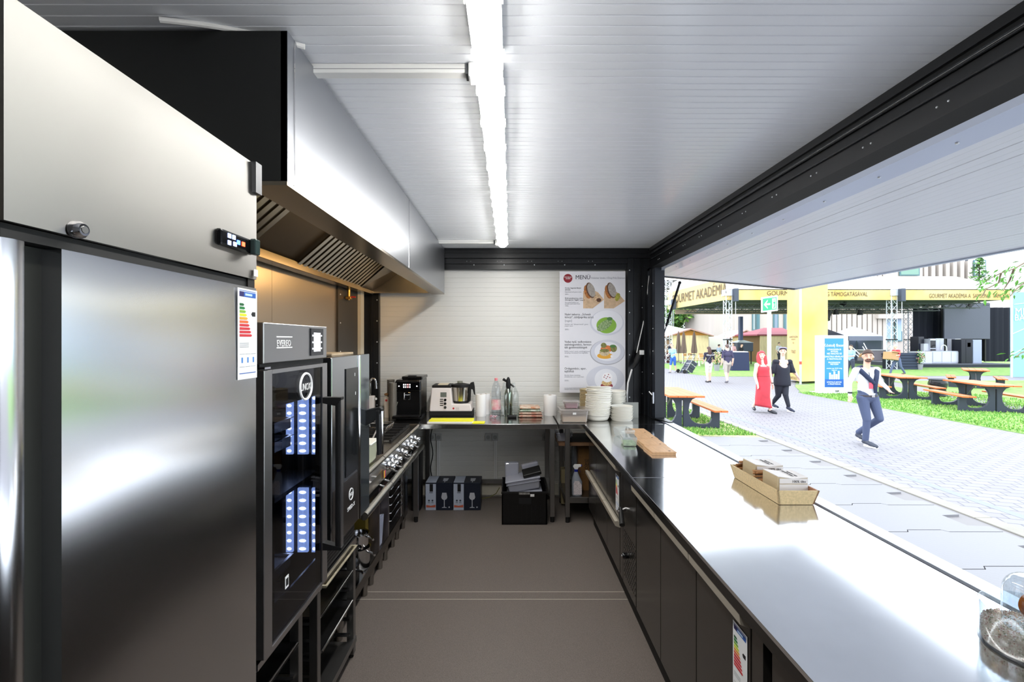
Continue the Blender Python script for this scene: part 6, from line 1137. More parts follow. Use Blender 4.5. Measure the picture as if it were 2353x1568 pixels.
# planters
def bush(m, c, r, n, leaf, cols):
    for k in range(n):
        d = Vector((random.gauss(0, 1), random.gauss(0, 1), random.gauss(0, 1))).normalized()*random.random()**.4; p = Vector((c[0]+d.x*r[0], c[1]+d.y*r[1], c[2]+d.z*r[2])); u = Vector((random.uniform(-1, 1), random.uniform(-1, 1), random.uniform(-1, 1))).normalized()*leaf; w2 = u.orthogonal().normalized()*leaf*.6
        m.add([p-u, p+w2, p+u, p-w2], [(0,1,2,3)], random.choice(cols))
    return m
LF = [M('leaf_a', '#5a8a3c', .7), M('leaf_b', '#86ab52', .7), M('leaf_c', '#3d6530', .7), M('flower_pink', '#d08a8a', .7), M('flower_cream', '#e0c99a', .7)]
b = gp(2080, 850); pl = thing('slatted_planter', 'dark slatted planter box in front of the stage', 'planter', tuple(b)); xa, xb = gx(2052, b.y), gx(2113, b.y); z1 = gz(811, b.y)
for k in range(6): part(MB().box(xa, xb, b.y, b.y+.06, G+.02+(z1-G)*k/6, G+.02+(z1-G)*(k+.86)/6), 'slat', M('slat_slate', '#2c3248', .6), pl)
part(MB().box(xa+.03, xb-.03, b.y+.07, b.y+.9, G+.02, z1-.06), 'liner', M('liner_dark', '#1a1d28', .8), pl)
for px, py, wd, hh, lab, cols, Y0_ in ((2114, 850, 12, 45, 'potted flowering shrub at the end of the slatted planter', (0, 1, 1, 2, 3), 13), (1647, 853, 14, 46, 'pot of tall flowers between the woman and man seen from behind', (0, 1, 2, 3, 4, 4), 15)):
    b = gp(px, py); Yb = b.y; t = thing('potted_plant', lab, 'plant', tuple(b)); r = wd/2/F*Yb; part(MB().lathe([(r*.7, 0), (r*.95, Y0_/F*Yb), (r, Y0_/F*Yb), (r*.9, Y0_/F*Yb-.02), (0, Y0_/F*Yb-.03)], tuple(b), 16), 'pot', M('pot_grey', '#8e8b96', .7), t, smooth=True); zc = G+(Y0_+(hh-Y0_)/2)/F*Yb; part(bush(MB(), (b.x, b.y, zc), (r*1.6, r*1.6, (hh-Y0_)/2/F*Yb), 420, .05, cols), 'foliage', LF, t); part(MB().cyl((b.x, b.y, G+.1), (b.x, b.y, zc), .03, n=6), 'stem', LF[2], t)
# tents
def tent(px0, px1, peave, pval, ppeak, Y, lab, mat, wall):
    x0, x1 = gx(px0, Y), gx(px1, Y); d = x1-x0; ze, zv, zp = gz(peave, Y), gz(pval, Y), gz(ppeak, Y); xm = (x0+x1)/2; t = thing('pop_up_tent', lab, 'tent', (xm, Y+d/2, G)); c = [(x0, Y, ze), (x1, Y, ze), (x1, Y+d, ze), (x0, Y+d, ze)]
    part(MB().add(c+[(xm, Y+d/2, zp)], [(0,1,4), (1,2,4), (2,3,4), (3,0,4)]), 'roof', mat, t); part(MB().box(x0, x1, Y, Y+.02, zv, ze), 'valance', mat, t); part(MB().box(x0, x0+.02, Y, Y+d, zv, ze), 'valance', mat, t)
    for x in (x0, x1-.05):
        for y in (Y+.03, Y+d-.05): part(MB().box(x, x+.05, y, y+.05, G, ze), 'post', TRM, t)
    part(MB().box(x0, x1, Y+d-.02, Y+d, G, zv), 'rear_wall', wall, t); part(MB().box(x1-.02, x1, Y, Y+d, G, zv), 'side_wall', wall, t)
tent(1950, 2029, 773, 783, 749, 40, 'pale grey pop-up tent behind the man in white', M('tent_grey', '#a9adc6', .7), M('tent_wall', '#8d92b4', .8)); tent(1885, 1939, 770, 778, 753, 38, 'dark pop-up tent peeking out beside the info totem', M('tent_dark', '#2e3346', .7), M('tent_dark2', '#2e3346', .8))
bw = thing('bar_counter', 'pale bar counter with black lettering in front of the grey tent', 'counter', (gx(2015, 38), 38, G)); part(MB().box(gx(1985, 38), gx(2041, 38), 38, 38.7, G, gz(805, 38)), 'front', M('bar_grey', '#a49ba0', .7), bw); part(MB().box(gx(1983, 38), gx(2043, 38), 37.9, 38.8, gz(806, 38), gz(804, 38)), 'top', WHITEP, bw); text('SAM', .42, (gx(2024, 37.98), 37.97, gz(820, 38)), BLACKM, bw, name='bar_lettering')
# bistro chairs
def chair(c, rz, lab):
    t = thing('bistro_chair', lab, 'chair', (c[0], c[1], G+.013), rz, 'white bistro chairs with wooden seats')
    part(MB().box(-.22, .22, -.22, .22, .43, .46), 'seat', M('seat_wood', '#b98a5a', .6), t, world=False, bev=.01); part(MB().box(-.21, .21, .2, .225, .66, .86), 'backrest', M('seat_wood', '#b98a5a', .6), t, world=False, bev=.01)
    for sx in (-1, 1):
        part(MB().cyl((sx*.19, -.19, .44), (sx*.24, -.25, 0), .018, n=6), 'leg', WHITEP, t, world=False); part(MB().cyl((sx*.19, .19, .44), (sx*.24, .27, 0), .018, n=6), 'leg', WHITEP, t, world=False); part(MB().cyl((sx*.2, .2, .44), (sx*.2, .215, .86), .018, n=6), 'back_post', WHITEP, t, world=False)
    return t
for k, (px, py, rz, lab) in enumerate(((1578, 838, .4, 'bistro chair furthest from the woman in the black shirt'), (1589, 836, 2.2, 'bistro chair turned away, second from the far end'), (1600, 842, 1.2, 'bistro chair at the front of the chair group'), (1608, 837, -.8, 'bistro chair in the middle of the chair group'), (1613, 842, 2.8, 'bistro chair next to the woman in the black shirt'), (1652, 838, .2, 'bistro chair behind the flower pot'))): q = gp(px, py); chair((q.x, q.y), rz, lab)
# crates on the left
for k in range(4):
    t = thing('slatted_crate', ('lowest', 'second', 'third', 'topmost')[k]+' dark red slatted crate in the stack by the post', 'crate', (gx(1522, 39), 39, G+.012+.22*k), group='stack of dark red crates')
    for j in range(2): part(MB().box(gx(1500, 39), gx(1541, 39), 39, 39.05, G+.02+.22*k+.1*j, G+.10+.22*k+.1*j), 'slat', M('crate_red', '#5c3138', .7), t)
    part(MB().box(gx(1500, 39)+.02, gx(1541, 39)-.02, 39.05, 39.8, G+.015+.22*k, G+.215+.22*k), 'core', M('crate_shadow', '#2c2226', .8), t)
fr_ = thing('roof_frame', 'grey lattice roof frame above the corner post', 'roof frame', (gx(1530, 45), 45, 5.5)); part(truss_between(MB(), (gx(1480, 45), 45, gz(655, 45)), (gx(1580, 45), 45, gz(655, 45)), .8, 12, .06), 'lattice', STEELD, fr_); part(truss_between(MB(), (gx(1480, 45), 45, gz(640, 45)), (gx(1560, 45), 46, gz(690, 45)), .5, 10, .05), 'lattice', STEELD, fr_); part(MB().box(gx(1470, 46), gx(1575, 46), 46, 52, gz(648, 46), gz(645, 46)), 'roof_sheet', M('roof_sheet', '#5f6670', .7), fr_)
# ------------------------------------------------------------------ trees
def tree(c, r, h, n, lab, leaf=.35):
    t = thing('leafy_tree', lab, 'tree', (c[0], c[1], G)); m = MB()
    for k in range(7): bush(m, (c[0]+random.uniform(-.6, .6)*r, c[1]+random.uniform(-.4, .4)*r, h*random.uniform(.5, .95)), (r*.55, r*.5, h*.2), n//7, leaf, (0, 0, 1, 1, 2))
    part(m, 'crown', LF, t); part(MB().cyl((c[0], c[1], G), (c[0]+.2, c[1], h*.7), .28, .12, n=8), 'trunk', M('bark', '#5b5148', .9), t)
for px, Y, r, h, lab in ((1505, 70, 5, 9, 'green tree just beside the corner post'), (1560, 74, 5, 8.5, 'green tree seen through the canopy beyond the huts'), (1600, 72, 5, 9, 'broad green tree in the middle of the far trees'), (1636, 70, 3.6, 7.5, 'green tree at the end of the concrete hall')): tree((gx(px, Y), Y), r, h, 2600, lab)
pine = thing('conifer_tree', 'dark conifer beside the far concrete wall', 'tree', (gx(2250, 58), 58, G)); m = MB()
for k in range(9): bush(m, (gx(2250, 58), 58, 7.5+.55*k), (1.6-.15*k, 1.6-.15*k, .3), 70, .2, (2, 2, 0))
part(m, 'crown', LF, pine); part(MB().cyl((gx(2250, 58), 58, G), (gx(2250, 58), 58, 12.4), .2, .05, n=6), 'trunk', M('bark', '#5b5148', .9), pine)
# near branch hanging in from the right
bh = thing('tree_branch', 'leafy green branch hanging in at the upper right', 'branch', (8.6, 6.6, 2.6)); BK = M('twig', '#6b5f4a', .9)
lv = mesh(MB().add([(0,0,0), (.02,.012,.004), (.045,.016,.008), (.075,.006,.004), (.095,0,-.004), (.075,-.006,.004), (.045,-.016,.008), (.02,-.012,.004), (.05,0,-.004)], [(0,1,8), (1,2,8), (2,3,8), (3,4,8), (4,5,8), (5,6,8), (6,7,8), (7,0,8)]), 'leaf', M('branch_leaf', '#4c8428', .5), True)
YB = 6.6
for pts in (((2400, 610), (2353, 605), (2330, 618), (2300, 628), (2275, 640), (2248, 655)), ((2330, 618), (2320, 645), (2310, 660), (2305, 668)), ((2300, 628), (2295, 650), (2265, 665), (2258, 680)), ((2400, 640), (2353, 650), (2335, 665), (2322, 680)), ((2400, 800), (2365, 805), (2345, 812), (2335, 820))):
    P3 = [at(x, y, YB+.15*math.sin(i*1.7+pts[0][0])) for i, (x, y) in enumerate(pts)]; part(MB().tube(P3, [.012-.0018*i for i in range(len(P3))], 6), 'twig', BK, bh)
    for a, b2 in zip(P3, P3[1:]):
        for k in range(7):
            q = a.lerp(b2, random.random())+Vector((random.uniform(-.05, .05), random.uniform(-.12, .12), random.uniform(-.07, .05))); s = random.uniform(.7, 1.15); share(lv, 'leaf', bh, tuple(q), (random.uniform(-.9, .9), random.uniform(.1, 1.3), random.uniform(1.8, 4.6)), (s, s, s))
# ------------------------------------------------------------------ people: one continuous body each, clothes and hair as children
import numpy as np
SKIN = M('skin', '#cf9f88', .55); SKINP = M('skin_pale', '#dcb3a0', .55)
def capsule(m, a, b, ra, rb):
    a = Vector(a); b = Vector(b); m.ball(a, ra, 14, 10); m.ball(b, rb, 14, 10)
    if (a-b).length < 1e-4: return
    if isinstance(ra, tuple):
        for i in range(1, 5): m.ball(a.lerp(b, i/5), tuple(x+(y-x)*i/5 for x, y in zip(ra, rb)), 14, 10)
    else: m.cyl(a, b, ra, rb, 14)
def fingers(prims, wr, d, side, tg, r=.0088, curl=.4, fwd=Vector((0, -1, 0)), k=1.):
    """palm and five fingers from the wrist along d; side: direction from little finger to thumb"""
    wr = Vector(wr); d = Vector(d).normalized(); s = Vector(side); s = (s-d*s.dot(d)).normalized(); n = d.cross(s); n = n if n.dot(fwd) > 0 else -n
    for o in (-.026, -.009, .009, .026): prims.append((wr+d*.012+s*o*.7*k, wr+d*.085*k+s*o*k, .014*k, .013*k, tg))
    for o, ln in ((-.031, .052), (-.011, .068), (.010, .074), (.031, .064)):
        p0 = wr+d*.085*k+s*o*1.08*k; p1 = p0+(d*math.cos(curl*.6)+n*math.sin(curl*.6))*ln*.5*k+s*o*.12; p2 = p1+(d*math.cos(curl*1.7)+n*math.sin(curl*1.7))*ln*.5*k
        prims.append((p0, p1, r*1.02*k, r*.95*k, tg)); prims.append((p1, p2, r*.95*k, r*.8*k, tg))
    t0 = wr+d*.03*k+s*.028*k; t1 = t0+(d*.7+s*.62+n*.25).normalized()*.042*k; t2 = t1+(d*.92+s*.2+n*.3).normalized()*.032*k
    prims.append((t0, t1, .0125*k, .0105*k, tg)); prims.append((t1, t2, .0105*k, .0085*k, tg))
def body(parent, prims, mats, order, vox, name='body'):
    m = MB()
    for a, b, ra, rb, tg in prims: capsule(m, a, b, ra, rb)
    me = mesh(m, 'raw', mats[order[0]]); o = bpy.data.objects.new('raw', me); C.objects.link(o)
    r = o.modifiers.new('r', 'REMESH'); r.mode = 'VOXEL'; r.voxel_size = vox; r.use_smooth_shade = True
    sm = o.modifiers.new('s', 'SMOOTH'); sm.factor = .5; sm.iterations = 3
    dg = bpy.context.evaluated_depsgraph_get(); out = bpy.data.meshes.new_from_object(o.evaluated_get(dg)); bpy.data.objects.remove(o, do_unlink=True)
    out.materials.clear()
    for t in order: out.materials.append(mats[t])
    n = len(out.polygons); c = np.empty(n*3, dtype=np.float32); out.polygons.foreach_get('center', c); c = c.reshape(-1, 3); best = np.full(n, 1e9); idx = np.zeros(n, dtype=np.int32)
    for a, b, ra, rb, tg in prims:
        a = np.array(a); b = np.array(b); ra = min(ra) if isinstance(ra, tuple) else ra; rb = min(rb) if isinstance(rb, tuple) else rb; ab = b-a; L2 = max(1e-8, ab @ ab); t = np.clip(((c-a) @ ab)/L2, 0, 1); q = a+t[:, None]*ab; dd = np.linalg.norm(c-q, axis=1)-(ra+(rb-ra)*t); k = dd < best; best[k] = dd[k]; idx[k] = order.index(tg)
    out.polygons.foreach_set('material_index', idx); out.polygons.foreach_set('use_smooth', np.ones(n, dtype=bool)); out.name = name
    q = bpy.data.objects.new(name, out); C.objects.link(q); q.parent = parent; O[q.name] = O[parent.name]
    return q
def mirror(v): return Vector((-v[0], v[1], v[2]))
def figure(label, loc, rz, J, mats, vox=.013, gender='m', top=('shirt', 'shirt', 'skin'), leg=('pants', 'pants', 'skin'), bulk=1., hands=True, foot='shoe', head_turn=0., torso='shirt', hip='pants', group=None, yoke=None):
    """J: joint positions in metres, local (x, y, z), facing -y. top/leg: cloth tags for upper limb, lower limb, end"""
    t = thing('person', label, 'person', loc, rz, group); P = []
    H = Vector(J['head']); N = Vector(J['neck']); ch = Vector(J.get('chest', (N.x, N.y+.01, N.z-.20))); wa = Vector(J.get('waist', (N.x, N.y, N.z-.40))); pe = Vector(J.get('pelvis', (N.x, N.y, N.z-.55)))
    rt = Matrix.Rotation(head_turn, 3, 'Z')
    P.append((H+Vector((0, .008, .022)), H+Vector((0, .008, .022)), (.078, .095, .095), (.078, .095, .095), 'skin')); P.append((H+rt @ Vector((0, -.018, -.035)), H+rt @ Vector((0, -.03, -.075)), .062, .042, 'skin'))
    P.append((H+rt @ Vector((0, -.088, .005)), H+rt @ Vector((0, -.108, -.026)), .011, .015, 'skin'))
    for s in (-1, 1): P.append((H+rt @ Vector((s*.079, .01, .008)), H+rt @ Vector((s*.080, .014, -.018)), .014, .010, 'skin')); P.append((H+rt @ Vector((s*.03, -.078, .028)), H+rt @ Vector((s*.05, -.068, .026)), .014, .011, 'skin'))
    P.append((N+Vector((0, .01, -.03)), H+Vector((0, .015, -.07)), .057*bulk, .052, 'skin'))
    w = .165 if gender == 'm' else .14
    P.append((ch, ch, (w*bulk, .118*bulk, .16), (w*bulk, .118*bulk, .16), torso)); P.append((wa, wa, (w*.9*bulk, .108*bulk, .15), (w*.9*bulk, .108*bulk, .15), torso)); P.append((wa+Vector((0, 0, -.07)), pe, (w*.92*bulk, .112*bulk, .09), (w*.98*bulk, .115*bulk, .09), torso))
    P.append((pe+Vector((0, 0, -.06)), pe+Vector((0, .01, -.09)), (w*1.0*bulk, .12*bulk, .09), (w*.9*bulk, .115*bulk, .09), hip))
    for S_ in ('R', 'L'):
        sh, el, wr = (Vector(J[k+S_]) for k in ('sh', 'el', 'wr')); nb = N+Vector((0, .01, -.05)); P.append((nb, nb.lerp(sh, .6), .062*bulk, .062*bulk, torso)); P.append((nb.lerp(sh, .6), sh, .062*bulk, .062*bulk, yoke or torso))
        P.append((sh, el, .056*bulk, .044*bulk, top[0])); P.append((el, wr, .044*bulk, .031*bulk, top[1]))
        if hands: fingers(P, wr, wr-el+Vector((0, 0, -.05)), Vector((0, -1, .2)) if J.get('palm'+S_) is None else J['palm'+S_], 'skin' if top[2] == 'skin' else top[2], k=1.)
        hp, kn_, an = (Vector(J[k+S_]) for k in ('hp', 'kn', 'an')); toe = Vector(J['toe'+S_])
        P.append((hp, kn_, .098*bulk, .066*bulk, leg[0])); P.append((kn_, an, .062*bulk, .042 if leg[1] == 'skin' else .05, leg[1]))
        heel = an+(an-toe).normalized()*.03; heel.z = an.z-.045 if an.z < .15 else an.z-.06
        P.append((an, an+Vector((0, 0, -.035)), .038, .04, foot if leg[1] != 'skin' else 'skin')); P.append((heel, toe, .042, .034, foot)); P.append((heel.lerp(toe, .55), toe, .045, .036, foot))
    order = sorted({p[4] for p in P}, key=lambda x: (x != 'skin', x)); b = body(t, P, mats, order, vox)
    # face
    ey = M('eye_white', '#b5aca6', .4); ir = M('eye_dark', '#2c2119', .3); lip = M('lips', '#a35a52', .5)
    def fp_(x, y, z): return H+rt @ Vector((x, y, z))
    for s in (-1, 1): e = part(MB().ball(fp_(s*.031, -.079, .012), (.011, .005, .006), 8, 6), 'eye', ey, t, world=False, smooth=True); part(MB().ball(fp_(s*.031, -.0825, .012), (.005, .003, .0052), 8, 6), 'iris', ir, e, world=False, smooth=True); part(MB().tube([fp_(s*.017, -.094, .033), fp_(s*.034, -.092, .038), fp_(s*.052, -.078, .032)], .0045, 6), 'eyebrow', mats.get('hair', ir), t, world=False)
    part(MB().ball(fp_(0, -.088, -.052), (.022, .008, .006), 10, 6), 'mouth', lip, t, world=False, smooth=True)
    return t, H, rt, P
def haircap(t, H, rt, mat, r=(.09, .108, .108), z0=.02, front=.045, name='hair', back=-.06):
    """shell over crown and back of the head; the hairline sits higher in front than behind"""
    m = MB(); nu, nv = 28, 12; vs = []; fs = []
    for i in range(nv+1):
        for j in range(nu):
            a = 2*PI*j/nu; f = (1-math.sin(a))/2                      # 0 at the back (+y), 1 at the face (-y)
            zl = back+(front-back)*(f**.7); tmax = math.acos(max(-1, min(1, zl/r[2]))); th = tmax*i/nv
            q = Vector((r[0]*math.sin(th)*math.cos(a), r[1]*math.sin(th)*math.sin(a)+.006, z0+r[2]*math.cos(th))); vs.append(H+rt @ q)
    for i in range(nv):
        for j in range(nu): fs.append((i*nu+j, (i+1)*nu+j, (i+1)*nu+(j+1) % nu, i*nu+(j+1) % nu))
    o = part(m.add(vs, fs), name, mat, t, world=False, smooth=True, angle=80); s = o.modifiers.new('thick', 'SOLIDIFY'); s.thickness = .012; s.offset = -1
    return o

# --- man in white sweater (nearest)
k = .00803
def jm(px, py, d=0., base=1992, foot=1026, kk=None): return Vector(((px-base)*(kk or k), d, (foot-py)*(kk or k)))
Ym = 8.41
mw = {'skin': SKIN, 'shirt': M('sweater_white', '#dfe2ea', .85, bump=(160, .3)), 'pants': M('trousers_slate', '#47506b', .8, bump=(90, .2)), 'shoe': M('trainer_grey', '#3c404c', .6), 'hair': M('hair_brown', '#3c2a22', .7)}
J = {'head': jm(1994, 820), 'neck': jm(1992, 847), 'chest': jm(1990, 868), 'waist': jm(1991, 888), 'pelvis': jm(1993, 905),
     'shR': jm(1967, 852), 'elR': jm(1957, 880, .06), 'wrR': jm(1953, 907, 0), 'shL': jm(2015, 851), 'elL': jm(2024, 874, .06), 'wrL': jm(2019, 891, -.20),
     'hpR': jm(1982, 914), 'knR': jm(1986, 963, -.06), 'anR': jm(1987, 1009, -.02), 'toeR': jm(1993, 1021, -.20), 'hpL': jm(2005, 914), 'knL': jm(2013, 961, -.08), 'anL': jm(1998, 1000, .26), 'toeL': jm(2001, 1014, .16), 'palmR': Vector((.2, -1, 0)), 'palmL': Vector((-1, 0, .3))}
t, H, rt, P = figure('man in white sweater and slate trousers walking along the path', (gx(1992, Ym), Ym, G), 0, J, mw, .0085, top=('shirt', 'shirt', 'skin'), head_turn=-.5)
haircap(t, H, rt, mw['hair'], (.088, .110, .118), .022, .048, back=-.06); part(MB().ball(H+rt @ Vector((0, -.05, -.068)), (.055, .052, .034), 12, 8), 'beard', M('beard', '#5a4034', .8), t, world=False, smooth=True); part(MB().tube([H+rt @ Vector((x, -.098+abs(x)*.3, -.036-abs(x)*.25)) for x in (-.03, -.015, 0, .015, .03)], .007, 6), 'moustache', M('beard', '#5a4034', .8), t, world=False)
N = J['neck']; NV = M('knit_navy', '#1f2942', .8, bump=(120, .3))
part(MB().tube([N+Vector((-.02, .09, .02)), N+Vector((-.12, .05, .0)), N+Vector((-.15, -.06, -.05)), N+Vector((-.08, -.13, -.16)), N+Vector((.02, -.145, -.27))], [.04, .045, .042, .04, .034], 10), 'tied_jumper', NV, t, world=False, smooth=True)
part(MB().tube([N+Vector((.02, .09, .02)), N+Vector((.12, .05, .0)), N+Vector((.13, -.07, -.06)), N+Vector((.07, -.135, -.17)), N+Vector((.035, -.15, -.30)), N+Vector((.045, -.145, -.44))], [.04, .045, .04, .036, .036, .026], 10), 'jumper_sleeve', NV, t, world=False, smooth=True)
for s in (-1, 1): part(MB().add([N+Vector((s*.005, -.085, -.06)), N+Vector((s*.07, -.06, .01)), N+Vector((s*.075, -.075, -.05)), N+Vector((s*.03, -.11, -.10))], [(0,1,2,3)]), 'collar', M('collar_white', '#eceef2', .7), t, world=False)
part(MB().box(N.x-.075, N.x-.005, -.152, -.146, N.z-.36, N.z-.25), 'badge', M('badge_red2', '#c2485a', .5), t, world=False); part(MB().tube([N+Vector((-.05, -.11, -.06)), N+Vector((-.05, -.14, -.18)), N+Vector((-.04, -.149, -.25))], .006, 6), 'lanyard', NV, t, world=False)
pz = J['pelvis']; part(MB().loft([[(pz.x+.172*math.cos(q), pz.y+.127*math.sin(q), pz.z+z) for q in [2*PI*i/28 for i in range(28)]] for z in (-.048, -.018)], caps=False), 'belt', M('belt_dark', '#3a3438', .5), t, world=False, smooth=True); part(MB().box(pz.x-.025, pz.x+.03, -.138, -.128, pz.z-.052, pz.z-.012), 'buckle', CHROME, t, world=False)
wr = J['wrR']; part(MB().lathe([(.034, -.014), (.038, 0), (.034, .014)], tuple(wr+Vector((0, 0, .035))), 14), 'watch', BLACKM, t, world=False, smooth=True)
for S_ in 'RL': a = J['toe'+S_]; an = J['an'+S_]; part(MB().tube([Vector((an.x, an.y+.02, a.z-.022)), a+Vector((0, .03, -.022)), a+Vector((0, -.02, -.02))], [.036, .042, .03], 8), 'shoe_sole', WHITEP, t, world=False, smooth=True)
# --- woman in red
kr = .0118; Yr = 12.35; jr_ = lambda px, py, d=0.: jm(px, py, d, 1753, 948, kr)
mr = {'skin': M('skin_fair', '#dbb8a8', .55), 'shirt': M('dress_red', '#b3303c', .7, noise=(3, .2)), 'pants': M('dress_red', '#b3303c', .7), 'shoe': M('pump_dark', '#2b2c32', .4), 'hair': M('hair_red', '#b0323a', .6, noise=(14, .25), stretch=(1, 1, .1))}
J = {'head': jr_(1750, 817), 'neck': jr_(1752, 836), 'chest': jr_(1752, 851), 'waist': jr_(1753, 866), 'pelvis': jr_(1754, 878), 'shR': jr_(1739, 839), 'elR': jr_(1736, 864, .03), 'wrR': jr_(1738, 882, -.05), 'shL': jr_(1766, 839), 'elL': jr_(1772, 865, .05), 'wrL': jr_(1774, 883, -.02), 'hpR': jr_(1747, 884), 'knR': jr_(1744, 911, -.05), 'anR': jr_(1737, 934, .12), 'toeR': jr_(1733, 941, -.02), 'hpL': jr_(1761, 884), 'knL': jr_(1764, 913, -.1), 'anL': jr_(1764, 939, -.12), 'toeL': jr_(1770, 946, -.26)}
t, H, rt, P = figure('woman with long red hair in a long red strapless dress', (gx(1753, Yr), Yr, G), 0, J, mr, .0105, 'f', ('skin', 'skin', 'skin'), ('skin', 'skin', 'skin'), head_turn=-.35, torso='skin', hip='skin')
haircap(t, H, rt, mr['hair'], (.092, .11, .112), .02, .055, back=-.09)
for s, x0, ln in ((-1, -.075, .30), (1, .085, .42), (1, .06, .36), (-1, -.05, .26)): part(MB().tube([H+Vector((x0*.7, .04, .08)), H+Vector((x0*1.15, .015, -.04)), H+Vector((x0*1.3, -.01, -.16)), H+Vector((x0*1.25+.02, -.05, -ln))], [.035, .045, .04, .014], 10), 'hair_lock', mr['hair'], t, world=False, smooth=True)
part(MB().tube([H+Vector((0, .08, .06)), H+Vector((.01, .10, -.06)), H+Vector((.02, .11, -.22)), H+Vector((.03, .10, -.36))], [.05, .075, .07, .03], 10), 'hair_lock', mr['hair'], t, world=False, smooth=True)
rings = []
for z, a, b, ox, oy in ((1.245, .152, .118, 0, 0), (1.20, .162, .132, 0, -.01), (1.12, .158, .125, 0, 0), (1.02, .155, .118, .01, 0), (.93, .165, .13, .015, 0), (.84, .178, .14, .012, 0), (.6, .185, .15, 0, -.02), (.4, .195, .165, -.01, -.03), (.22, .205, .18, -.005, -.03), (.16, .21, .185, 0, -.03)):
    rings.append([Vector((ox+a*math.cos(q)*(1+.03*math.sin(9*q+z*5)*(z < .9)), oy+b*math.sin(q)*(1+.03*math.cos(7*q-z*6)*(z < .9)), z-.025*math.cos(q)*(z < .3))) for q in [2*PI*i/48 for i in range(48)]])
o = part(MB().loft(rings, caps=False), 'dress', mr['shirt'], t, world=False, smooth=True, angle=80); s = o.modifiers.new('thick', 'SOLIDIFY'); s.thickness = .008
part(MB().tube([(.158*math.cos(q)+.012, .122*math.sin(q), .985) for q in [2*PI*i/30 for i in range(30)]], .007, 6, closed=True), 'waist_seam', M('dress_red2', '#8f2430', .7), t, world=False); wr = J['wrL']; part(MB().lathe([(.030, -.012), (.033, 0), (.030, .012)], tuple(wr+Vector((0, 0, .03))), 12), 'bracelet', BLACKM, t, world=False, smooth=True)
# --- woman in black
kb = .01205; Yb2 = 12.6; jb = lambda px, py, d=0.: jm(px, py, d, 1798, 946, kb)
mb_ = {'skin': SKINP, 'shirt': M('top_black', '#191b28', .8, bump=(40, .2)), 'pants': M('leggings_black', '#1d202c', .8), 'shoe': M('trainer_navy', '#20253a', .6), 'hair': M('hair_black', '#1d1413', .6)}
J = {'head': jb(1799, 810), 'neck': jb(1799, 831), 'chest': jb(1798, 848), 'waist': jb(1798, 864), 'pelvis': jb(1796, 876), 'shR': jb(1781, 833), 'elR': jb(1776, 852, .03), 'wrR': jb(1777, 868, .1), 'shL': jb(1815, 833), 'elL': jb(1824, 850, .05), 'wrL': jb(1833, 866, .02), 'hpR': jb(1789, 885), 'knR': jb(1791, 911, .05), 'anR': jb(1786, 930, .22), 'toeR': jb(1789, 938, .05), 'hpL': jb(1803, 885), 'knL': jb(1800, 908, -.1), 'anL': jb(1804, 932, -.15), 'toeL': jb(1807, 943, -.32)}
t, H, rt, P = figure('woman in loose black top and leggings beside the woman in red', (gx(1798, Yb2), Yb2, G), 0, J, mb_, .0105, 'f', ('shirt', 'skin', 'skin'), ('pants', 'pants', 'skin'), bulk=1.1, head_turn=-.5, torso='skin', yoke='shirt')
haircap(t, H, rt, mb_['hair'], (.094, .113, .112), .02, .062, back=-.07); part(MB().ball(H+Vector((.05, .09, .03)), (.085, .07, .10), 14, 10), 'hair_bun', mb_['hair'], t, world=False, smooth=True); part(MB().tube([H+rt @ Vector((.088*math.sin(a), -.03-.055*math.cos(a), .085+.03*math.cos(a))) for a in [-1.5+3*i/12 for i in range(13)]], .016, 8), 'headband', M('headband_lilac', '#8d86a8', .7), t, world=False, smooth=True)
rings = []; N = J['neck']; pv_ = J['pelvis']
for z, a, b in ((N.z-.035, .165, .10), (N.z-.10, .19, .142), (N.z-.22, .205, .15), (N.z-.36, .20, .15), (N.z-.5, .215, .165), (pv_.z-.10, .225, .17), (pv_.z-.14, .22, .165)): rings.append([Vector((-.01+a*math.cos(q)*(1+.03*math.sin(6*q)), b*math.sin(q), z-(.15*max(0, -math.sin(q))**2 if z > N.z-.05 else (.09*max(0, -math.sin(q))**2 if z > N.z-.15 else 0)))) for q in [2*PI*i/40 for i in range(40)]])
o = part(MB().loft(rings, caps=False), 'loose_top', mb_['shirt'], t, world=False, smooth=True, angle=80); s = o.modifiers.new('thick', 'SOLIDIFY'); s.thickness = .008
for S_, sg in (('L', 1), ('R', -1)):
    sh, el = J['sh'+S_], J['el'+S_]; rings = [[c+Vector((r*math.cos(q), r*.75*math.sin(q), .5*r*sg*math.sin(q)*0-.9*abs(r)*math.cos(q)*0)) for q in [2*PI*i/18 for i in range(18)]] for c, r in ((sh+Vector((-sg*.06, 0, .0)), .05), (sh+Vector((sg*.0, 0, -.07)), .075), (el+Vector((-sg*.04, 0, .0)), .095), (el+Vector((-sg*.03, 0, -.10)), .115))]
    o = part(MB().loft(rings, caps=False), 'batwing_sleeve', mb_['shirt'], t, world=False, smooth=True, angle=80); s = o.modifiers.new('thick', 'SOLIDIFY'); s.thickness = .008
for S_ in 'RL': a = J['toe'+S_]; an = J['an'+S_]; part(MB().tube([Vector((an.x, an.y+.02, a.z-.02)), a+Vector((0, .03, -.02)), a+Vector((0, -.02, -.018))], [.038, .043, .03], 8), 'shoe_sole', WHITEP, t, world=False, smooth=True)
